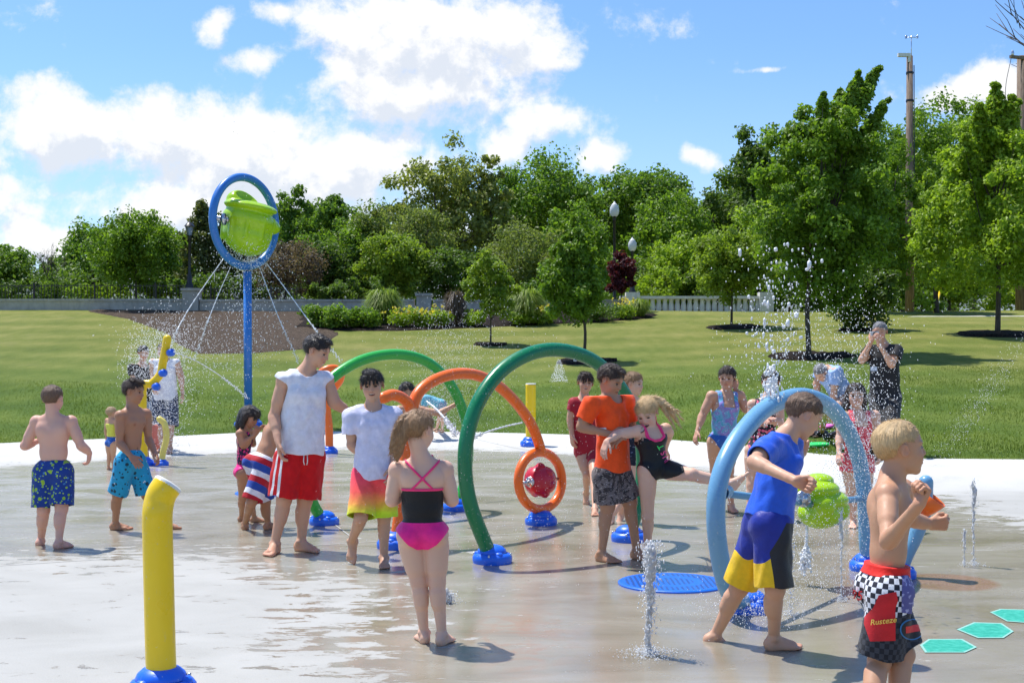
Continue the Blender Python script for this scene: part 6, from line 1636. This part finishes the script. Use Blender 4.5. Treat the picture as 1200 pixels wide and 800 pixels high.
# light blue pipe with orange scoop by the blond boy
b0 = hit(1052, 676); D = b0[1]; root = empty('spray_post', b0, 'light blue curved pipe with an orange scoop beside the blond boy', 'spray post')
mb = MB(); mb.tube(spline([b0, P(1062, 650, D), P(1074, 625, D), P(1083, 598, D), P(1085, 565, D)], 40), .050, 20, round_ends=True); mb.build('pipe', M['p_ltblue'], root)
c = P(1086, 592, D-.05); mb = MB(); mb.lathe(c, [(.001, -.07), (.05, -.065), (.075, 0), (.095, .075), (.088, .075), (.07, .0), (.04, -.05), (.001, -.055)], 20, axis=A(.55, -.25, .75)); mb.build('scoop', M['p_orange'], root); base_dome(root, b0, .12, 0)
# blue tower
D = 24.6; bx = Xp(291, D); b0 = A(bx, D, float(gz(bx, D))); root = empty('bucket_tower', b0, 'tall blue tower with a ring holding a lime green tipping bucket', 'water tower')
mb = MB(); mb.tube([b0, P(290, 318, D)], .078, 24); mb.build('pole', M['p_blue'], root)
cc = P(287, 260, D); uu = nrm(A(.527, .85, 0)); Rr = 52/60.98*1.0; rp = [cc+uu*math.cos(a)*Rr*1.0+A(0, 0, 1)*math.sin(a)*Rr for a in np.linspace(0, 2*math.pi, 73)]
mb = MB(); mb.tube(np.array(rp), .078, 22, caps=False); mb.build('ring', M['p_blue'], root)
bk = cc+A(.07, -.05, -.06); fwd = A(-uu[1], uu[0], 0); bucket(root, bk, [uu*.95+fwd*-.3, fwd+uu*.3, A(.16, 0, 1)], .93); hubcap(root, P(262, 257, D-.62), -uu*.5-fwd*-.8, .12)
mb = MB(); mb.tube([cc-uu*Rr, cc+uu*Rr], .05, 12); mb.build('axle', M['steel'], root)
base_dome(root, b0+A(0, 0, -.03), .26, .7)
TOWER_D = D
# drain covers
def _cover(t, b):
    o = t.obj(); n = t.vor(t.vm('MULTIPLY', o, (1., 1., 0.)), 30, rnd=.1); m = t.math('LESS_THAN', n, .33); r = t.vm('LENGTH', t.vm('MULTIPLY', o, (1., 1., 0.)), out=1)
    m = t.math('MULTIPLY', m, t.math('MULTIPLY', t.math('LESS_THAN', r, .32), t.math('GREATER_THAN', t.math('ABSOLUTE', t.math('SUBTRACT', r, .17)), .03)))
    t.l.new(t.mix(m, rgb(20, 105, 215), (.01, .03, .09)), b.inputs['Base Color']); t.l.new(t.bump(t.math('MULTIPLY', m, -1.), .5, .01), b.inputs['Normal'])
M['cover'] = material('blue_drain_cover', rough=.35, fn=_cover)
for (px, py, r, lb) in ((788, 684, .36, 'round blue perforated drain cover between the blonde girl and the blue hoop'), (312, 578, .34, 'round blue drain cover half hidden behind the small children')):
    c = hit(px, py); mb = MB(); mb.lathe(c, [(r, -.01), (r, .010), (r*.97, .016), (r*.5, .018), (.001, .018)], 48); tag(mb.build('drain_cover', M['cover'], origin=tuple(c), smooth=False), lb, 'drain cover', 'round blue drain covers')
# painted markers
M['turq'] = material('turquoise_ground_paint', rough=.55, fn=lambda t, b: t.l.new(t.mix(t.mr(t.noise(t.pos(), 26, 4, .7), .40, .7), rgb(20, 150, 125), rgb(70, 180, 158)), b.inputs['Base Color']))
M['turq_edge'] = material('pale_marker_edge_paint', rough=.6, base=rgb(135, 185, 172))
for lb, hexa in (('nearest turquoise hexagon painted on the pad beside the blond boy', [(1078, 757), (1088, 750), (1128, 750), (1145, 759), (1131, 766), (1084, 765)]), ('middle turquoise hexagon painted on the pad', [(1121, 738), (1141, 730), (1174, 731), (1188, 741), (1176, 749), (1146, 749)]), ('farthest turquoise hexagon painted on the pad at the right edge', [(1160, 718), (1172, 714), (1204, 715), (1222, 724), (1208, 731), (1180, 729)])):
    w_ = np.array([hit(*h) for h in hexa]); c = w_.mean(0); root = empty('ground_marker', c, lb, 'ground marker', 'turquoise hexagons painted on the pad')
    V = np.vstack([w_*A(1, 1, 0), (w_*.9+c*.1)*A(1, 1, 0)]); V[:, 2] = gz(V[:, 0], V[:, 1])+.004; part('border', V, np.array([(i, (i+1) % 6, 6+(i+1) % 6, 6+i) for i in range(6)]), M['turq_edge'], root, smooth=False)
    V = (w_*.9+c*.1)*A(1, 1, 0); V[:, 2] = gz(V[:, 0], V[:, 1])+.004; V = np.vstack([V, c*A(1, 1, 0)+A(0, 0, float(gz(c[0], c[1]))+.004)]); part('painted_field', V, np.array([(i, (i+1) % 6, 6) for i in range(6)]), M['turq'], root, smooth=False)
# swim floats on the grass
M['fl_green'] = material('green_foam', rgb(40, 215, 100), .5); M['fl_pink'] = material('pink_foam', rgb(250, 110, 190), .5)
for lb, px, py, w_, h_, ma, rz in (('flat bright green swim float lying at the grass edge', 954, 524, .42, .20, 'fl_green', .1), ('flat pink swim float lying on the grass below the bent man', 969, 502, .22, .14, 'fl_pink', -.5)):
    c = hit(px, py); n = 24; mb = MB(); V = []; 
    for z, s_ in ((.0, .92), (.012, 1.), (.03, 1.), (.04, .93)):
        for a in np.linspace(0, 2*math.pi, n, endpoint=False):
            cx_, sy_ = math.copysign(abs(math.cos(a))**.7, math.cos(a))*w_/2*s_, math.copysign(abs(math.sin(a))**.8, math.sin(a))*h_*s_
            x_, y_ = cx_*math.cos(rz)-sy_*math.sin(rz), cx_*math.sin(rz)+sy_*math.cos(rz); V.append((c[0]+x_, c[1]+y_, float(gz(c[0]+x_, c[1]+y_))+z+.02))
    V.append((c[0], c[1], c[2]+.06)); Q = [(i*n+j, i*n+(j+1) % n, (i+1)*n+(j+1) % n, (i+1)*n+j) for i in range(3) for j in range(n)]; T = [(3*n+j, 3*n+(j+1) % n, 4*n) for j in range(n)]
    mb.add(V, Q, T); tag(mb.build('swim_float', M[ma], origin=tuple(c)), lb, 'swim float', 'swim floats on the grass')
# stone blocks half buried: none

# ------------------------------------------------------------------ water
t_ = (1+5**.5)/2; ico = np.array([(-1, t_, 0), (1, t_, 0), (-1, -t_, 0), (1, -t_, 0), (0, -1, t_), (0, 1, t_), (0, -1, -t_), (0, 1, -t_), (t_, 0, -1), (t_, 0, 1), (-t_, 0, -1), (-t_, 0, 1)])/math.sqrt(1+t_*t_)
icf = np.array([(0, 11, 5), (0, 5, 1), (0, 1, 7), (0, 7, 10), (0, 10, 11), (1, 5, 9), (5, 11, 4), (11, 10, 2), (10, 7, 6), (7, 1, 8), (3, 9, 4), (3, 4, 2), (3, 2, 6), (3, 6, 8), (3, 8, 9), (4, 9, 5), (2, 4, 11), (6, 2, 10), (8, 6, 7), (9, 8, 1)])
octv = A((1, 0, 0), (-1, 0, 0), (0, 1, 0), (0, -1, 0), (0, 0, 1), (0, 0, -1)); octf = np.array([(0, 2, 4), (2, 1, 4), (1, 3, 4), (3, 0, 4), (2, 0, 5), (1, 2, 5), (3, 1, 5), (0, 3, 5)])
def drops(name, Pn, r, mat='water', stretch=None, label=None, kind='stuff', cat=None, big=False, parent=None):
    sv, sf = (ico, icf) if big else (octv, octf)
    n = len(Pn); r = np.asarray(r); S = np.ones((n, 3))*r[:, None]
    if stretch is not None: S[:, 2] *= stretch
    S *= rng.uniform(.7, 1.25, (n, 3)); V = (Pn[:, None, :]+sv[None]*S[:, None, :]).reshape(-1, 3)
    Fc = (sf[None]+np.arange(n)[:, None, None]*len(sv)).reshape(-1, 3)
    if parent: return tag(part(name, V, Fc, M[mat], parent), kind='stuff')
    o = mesh_obj(name, V, Fc, M[mat], None, origin=tuple(Pn.mean(0))); tag(o, label, cat, kind=kind); return o
def pxcloud(n, cx, cy, sx, sy, D, sD, ang=0, floor=True):
    a = math.radians(ang); u = rng.normal(0, 1, n); v = rng.normal(0, 1, n); x = cx+sx*u*math.cos(a)-sy*v*math.sin(a); y = cy+sx*u*math.sin(a)+sy*v*math.cos(a)
    d = D+rng.normal(0, sD, n); p = np.stack([(x-600)/F*d, d, HC-(y-YH)*d/F], 1)
    if floor: p = p[p[:, 2] > gz(p[:, 0], p[:, 1])+.01]
    return p
def jet(label, base, ytop, w_, n, lean=0.):
    b0 = hit(*base); D = b0[1]; H = (base[1]-ytop)*D/F; root = empty('water_jet', b0, label, 'water jet', 'water jets rising from the pad')
    rs = np.random.default_rng(int(base[0])); pr = []; m = max(8, int(H/.016))
    for i in range(m):
        q = i/m; rr_ = w_*(.16+.16*q+.30*math.exp(-((q-.86)/.13)**2)+.10*math.sin(q*23)**2*q); o_ = rs.normal(0, w_*.22*(.3+q), 2)
        pr.append((EL(b0+A(o_[0]+lean*q*H, o_[1], q*H), A(rr_*.8, rr_*.8, rr_*2.0*rs.uniform(.7, 1.5))), .5*w_))
    V, Q = sdf_mesh([(pr, 0)], b0+A(-w_*2.5, -w_*2.5, -.02)+A(min(0, lean*H), 0, 0), b0+A(w_*2.5, w_*2.5, H+.06)+A(max(0, lean*H), 0, 0), max(.0022, w_*.07), lambda p, d: d+.004*wob(p, 130, 1)+.05*w_*wob(p, 60, 2))
    tag(part('stream', V, Q, M['stream'], root), kind='stuff')
    z = rng.random(n)**.6; zz = z*H*1.05; a = rng.uniform(0, 2*math.pi, n); rr = np.abs(rng.normal(0, .9, n))*w_*(.4+.8*z)
    p = np.stack([b0[0]+rr*np.cos(a)+lean*zz, b0[1]+rr*np.sin(a), b0[2]+zz], 1); drops('droplets', p, rng.uniform(.0012, .0042, n), 'water', rng.uniform(1, 3, n), big=True, parent=root)
    m = n; a = rng.uniform(0, 2*math.pi, m); rr = np.abs(rng.normal(0, 2.2, m))*w_; hh = np.abs(rng.normal(0, .03, m))*np.exp(-rr/w_/3)
    p = np.stack([b0[0]+rr*np.cos(a), b0[1]+rr*np.sin(a), b0[2]+.003+hh], 1); drops('droplets', p, rng.uniform(.001, .0035, m), 'water', big=True, parent=root)
    return root
jet('near water jet shooting up in front of the blue drain cover', (760, 768), 640, .038, 1100, .02)
jet('thin tall water jet on the right side of the pad', (1141, 663), 566, .022, 220); jet('short water jet beside the thin tall one at right', (1130, 664), 622, .016, 90)
jet('very low bubbling jet right of the ponytail girl', (527, 707), 696, .03, 120); jet('faint slender water jet under the light blue hoop', (986, 705), 600, .016, 160); jet('slender water jet right of the boy in blue', (927, 722), 640, .016, 140)
# plume over the light blue hoop
hp_ = plane_pts(hit(878, 716), hit(1019, 668), [(905, 470)])[0]; D = hp_[1]
n = 330; y = 458-172*rng.random(n)**1.1; x = 903+rng.normal(0, 1, n)*(5+(455-y)*.17)+(455-y)*.07
d_ = D+rng.normal(0, .12, n); p = np.stack([(x-600)/F*d_, d_, HC-(y-YH)*d_/F], 1); drops('water_splash', p, rng.uniform(.0022, .0065, n)*np.where(rng.random(n) < .16, 2.1, 1), 'water', rng.uniform(.9, 2.4, n), big=True)
n = 170; y = 468-40*rng.random(n)**1.4; x = 905+rng.normal(0, 1, n)*(6-(468-y)*.06); d_ = D+rng.normal(0, .04, n); p = np.stack([(x-600)/F*d_, d_, HC-(y-YH)*d_/F], 1); drops('water_splash', p, rng.uniform(.003, .0095, n), 'water', rng.uniform(1, 3.2, n), big=True)
def spray(name, parts_, r0, r1, mat='mist', st=None, size=None):
    p = np.concatenate([pxcloud(*q) for q in parts_]); n = len(p); sc_k = p[:, 1]/10.
    drops(name, p, rng.uniform(r0, r1, n)*np.maximum(sc_k, .5), mat, rng.uniform(1, 2.2, n) if st is None else st)
spray('water_spray', [(900, 940, 430, 50, 50, 8.3, .35), (1400, 1015, 480, 26, 55, 8.6, .5), (2200, 1010, 560, 20, 50, 8.7, .4), (700, 960, 400, 45, 30, 9, .5), (900, 905, 560, 40, 60, 8.4, .3)], .0015, .0042)
spray('water_spray', [(1200, 965, 600, 24, 30, 8.4, .2), (2600, 888, 720, 34, 14, 7.3, .25), (1500, 975, 690, 40, 18, 8.0, .4), (800, 940, 650, 20, 40, 8., .3)], .0015, .0038)
spray('water_spray', [(2200, 190, 450, 17, 42, 19.2, .4), (900, 165, 430, 12, 18, 19.5, .3), (900, 205, 430, 22, 30, 19.2, .6), (900, 190, 400, 26, 16, 19.3, .6), (700, 190, 515, 16, 16, 19, .4)], .0014, .0032)
spray('water_spray', [(2200, 525, 425, 30, 40, 14, .8), (400, 560, 400, 40, 30, 14, 1), (700, 512, 480, 16, 18, 13, .5), (500, 515, 505, 25, 30, 9.5, .5), (500, 480, 600, 70, 60, 9, .8)], .0011, .0026)
spray('water_spray', [(900, 288, 300, 14, 12, 24.5, .25), (1500, 290, 350, 24, 60, 24.6, .4), (500, 235, 410, 34, 22, 24, .6)], .0016, .0034)
spray('water_spray', [(900, 1150, 470, 60, 8, 13, .8, -55), (600, 640, 560, 60, 60, 10, .6), (500, 690, 640, 70, 50, 9, .5), (400, 600, 520, 50, 30, 12, .6)], .0010, .0024)
# small cone of spray on the lawn
c0 = P(655, 446, 20.5); n = 520; hh = rng.random(n)**.5*.40; a = rng.uniform(0, 2*math.pi, n); rr = hh*.36*rng.random(n)**.5+.01
p = np.stack([c0[0]+rr*np.cos(a), c0[1]+rr*np.sin(a), HC-(418-YH)*20.5/F-hh], 1); drops('water_spray', p, rng.uniform(.003, .006, n), 'mist')
# streams from the tower ring and others
def stream(label, pts, w0, w1, breakup=.5, n=70):
    breakup *= .6
    q = spline([P(*x) for x in pts], n); root = empty('water_stream', q[0], label, 'water stream', 'thin streams of water in the air'); m = len(q); cut = int(m*(1-breakup))
    mb = MB(); rr = np.linspace(w0, w1, m)*(1+.35*np.sin(np.arange(m)*1.7)+.2*rng.normal(size=m)); rr = np.abs(rr)+.001
    if cut > 3: mb.tube(q[:cut], rr[:cut], 8); mb.build('jet', M['water'], root)
    k = np.repeat(np.arange(max(cut-6, 1), m), 5); p = q[k]+rng.normal(0, 1, (len(k), 3))*(w1*1.3)*(1+(k[:, None]-cut)/m*2); drops('droplets', p, rng.uniform(.5, 1.3, len(k))*w1*.8, 'water', rng.uniform(1, 2.4, len(k)), big=True, parent=root)
T = TOWER_D
stream('outer left stream of water from the blue tower ring', [(262, 303, T), (240, 334, T-.3), (220, 364, T-.7), (204, 394, T-1.2), (192, 425, T-1.8)], .007, .009, .45)
stream('inner left stream of water from the blue tower ring', [(270, 313, T), (256, 345, T-.2), (243, 378, T-.5), (228, 420, T-.9)], .006, .008, .5)
stream('inner right stream of water from the blue tower ring', [(304, 313, T), (316, 345, T-.3), (329, 378, T-.6), (350, 424, T-1.)], .007, .009, .4)
stream('outer right stream of water from the blue tower ring', [(312, 308, T), (338, 343, T-.4), (368, 384, T-.9), (400, 424, T-1.5)], .007, .009, .45)
stream('thin stream of water shot right from the spray cannon', [(204, 412, 17.6), (232, 424, 18), (262, 443, 18.6), (290, 466, 19)], .006, .008, .4)
stream('stream of water under the orange arch falling to the right', [(500, 470, 11.6), (512, 480, 11.4), (524, 494, 11.2), (534, 508, 11.)], .007, .009, .5)
stream('thin stream of water left of the orange ring', [(612, 495, 14), (590, 500, 13.8), (565, 508, 13.6), (545, 518, 13.4)], .007, .008, .4)
stream('stream of water falling from the hoop bucket', [(946, 612, 8.4), (945, 640, 8.4), (944, 668, 8.4)], .008, .01, .6)

# ------------------------------------------------------------------ light, sky, camera
EL_, AZ = 66., None
sunv = nrm(A(-.78, .62, 0))*math.cos(math.radians(EL_))+A(0, 0, math.sin(math.radians(EL_)))
s = bpy.data.lights.new('sun', 'SUN'); s.energy = 4.2; s.angle = math.radians(.53); s.color = (1, .965, .90); so = bpy.data.objects.new('sun', s); COL.objects.link(so)
so.rotation_euler = Vector(-sunv).to_track_quat('-Z', 'Y').to_euler(); so.location = (0, 0, 30)
w = bpy.data.worlds.new('World'); SC.world = w; w.use_nodes = True; t = NT(w.node_tree); bg = t.n['Background']
sky = t.add('ShaderNodeTexSky'); sky.sky_type = 'NISHITA'; sky.sun_disc = False; sky.sun_elevation = math.radians(EL_); sky.sun_rotation = math.atan2(sunv[0], sunv[1]); sky.air_density = 1.0; sky.dust_density = .6; sky.ozone_density = 1.3
g = t.add('ShaderNodeNewGeometry'); inc = t.vm('SCALE', g.outputs['Incoming'], -1.)
s3 = t.sep(inc); ay = t.math('MAXIMUM', t.math('ABSOLUTE', s3[1]), .12); uu = t.math('DIVIDE', s3[0], ay); vv = t.math('DIVIDE', s3[2], ay)
uv = t.comb(uu, vv, 0.)
# cloud masses given as directions on the sky (tangent plane coordinates)
BL = [(520, 42, 175, 62, 1.1), (490, 118, 150, 38, .85), (50, 150, 110, 50, 1.), (190, 150, 110, 50, .9), (300, 178, 130, 44, .88), (410, 200, 130, 46, .88), (180, 235, 330, 34, .72), (420, 265, 260, 36, .72), (40, 100, 40, 22, .6),
      (236, 40, 22, 22, .8), (300, 26, 40, 18, .75), (290, 80, 38, 18, .85), (645, 148, 66, 26, .85), (600, 170, 50, 30, .7), (707, 188, 36, 22, 1.05), (890, 88, 26, 5, .75), (825, 188, 34, 12, .8), (1100, 118, 62, 20, 1.1), (1165, 98, 60, 26, 1.15), (60, 285, 70, 28, .95), (640, 82, 40, 10, .6),
      (1500, 100, 160, 60, 1.), (-300, 60, 200, 70, 1.), (700, -300, 160, 60, .9), (200, -420, 260, 70, .9)]
grp = bpy.data.node_groups.new('cloud_cover', 'ShaderNodeTree'); grp.interface.new_socket('uv', in_out='INPUT', socket_type='NodeSocketVector'); grp.interface.new_socket('cover', in_out='OUTPUT', socket_type='NodeSocketFloat')
gt = NT(grp); gi = gt.add('NodeGroupInput'); go = gt.add('NodeGroupOutput'); U = gi.outputs[0]
wn = gt.noise(U, 5., 4, .6, out=1); Uw = gt.vm('ADD', U, gt.vm('MULTIPLY', gt.vm('SUBTRACT', wn, (.5, .5, .5)), (.10, .06, 0.)))
acc = None
for cx, cy, rx, ry, a in BL:
    c = ((cx-600)/F, (YH-cy)/F, 0.); d = gt.vm('LENGTH', gt.vm('MULTIPLY', gt.vm('SUBTRACT', Uw, c), (F/rx/1.25, F/ry/1.25, 0.)), out=1)
    m = gt.math('MULTIPLY', gt.mr(d, 0., 1.45, .92, 0., True), a); acc = m if acc is None else gt.math('MAXIMUM', gt.math('MULTIPLY_ADD', gt.math('MINIMUM', acc, m), .35, gt.math('MAXIMUM', acc, m)), 0.)
n1 = gt.noise(U, 12., 9, .62, .15); n2 = gt.noise(U, 42., 6, .65)
cv = gt.math('ADD', acc, gt.math('ADD', gt.math('MULTIPLY', gt.math('SUBTRACT', n1, .5), 2.3), gt.math('MULTIPLY', gt.math('SUBTRACT', n2, .5), .75))); gt.l.new(cv, go.inputs[0])
def cover(v):
    n = t.add('ShaderNodeGroup'); n.node_tree = grp; t.l.new(v, n.inputs[0]); return n.outputs[0]
c0 = cover(uv); c1 = cover(t.vm('ADD', uv, (-.006, .020, 0.))); dens = t.mr(c0, .27, .76, smooth=True)
sh = t.math('SUBTRACT', c0, c1); lit = t.mr(t.math('ADD', sh, t.math('MULTIPLY', t.math('SUBTRACT', .75, c0), .34)), -.22, .10, 0., 1., True)
ccol = t.mix(lit, (6.1, 6.5, 7.2), (8.1, 8.1, 8.15))
lp = t.math('GREATER_THAN', s3[2], -.02)
skyc = t.vm('MULTIPLY', sky.outputs[0], (.86, 1.14, 1.50))
hz = t.mr(vv, .02, .26, .42, .0, True); skyc = t.mix(hz, skyc, (5.6, 7.0, 8.2))
t.l.new(t.mix(t.math('MULTIPLY', dens, .97), skyc, ccol), bg.inputs[0]); bg.inputs[1].default_value = .088
w.cycles.sampling_method = 'MANUAL'; w.cycles.sample_map_resolution = 128
c = bpy.data.cameras.new('camera'); co = bpy.data.objects.new('photo_camera', c); COL.objects.link(co); SC.camera = co
co.location = (0, 0, HC); co.rotation_euler = (math.pi/2, 0, 0); c.lens = 45; c.sensor_width = 36; c.shift_y = 20/1200; c.clip_end = 3000; c.clip_start = .05
SC.view_settings.view_transform = 'Standard'; SC.view_settings.look = 'None'; SC.view_settings.exposure = .55; SC.view_settings.gamma = 1
SC.cycles.adaptive_threshold = .02; SC.cycles.max_bounces = 5; SC.cycles.diffuse_bounces = 3; SC.cycles.glossy_bounces = 2; SC.cycles.transmission_bounces = 3; SC.cycles.transparent_max_bounces = 6; SC.cycles.sample_clamp_indirect = 6
SC.cycles.use_denoising = True; SC.cycles.caustics_refractive = False; SC.cycles.caustics_reflective = False
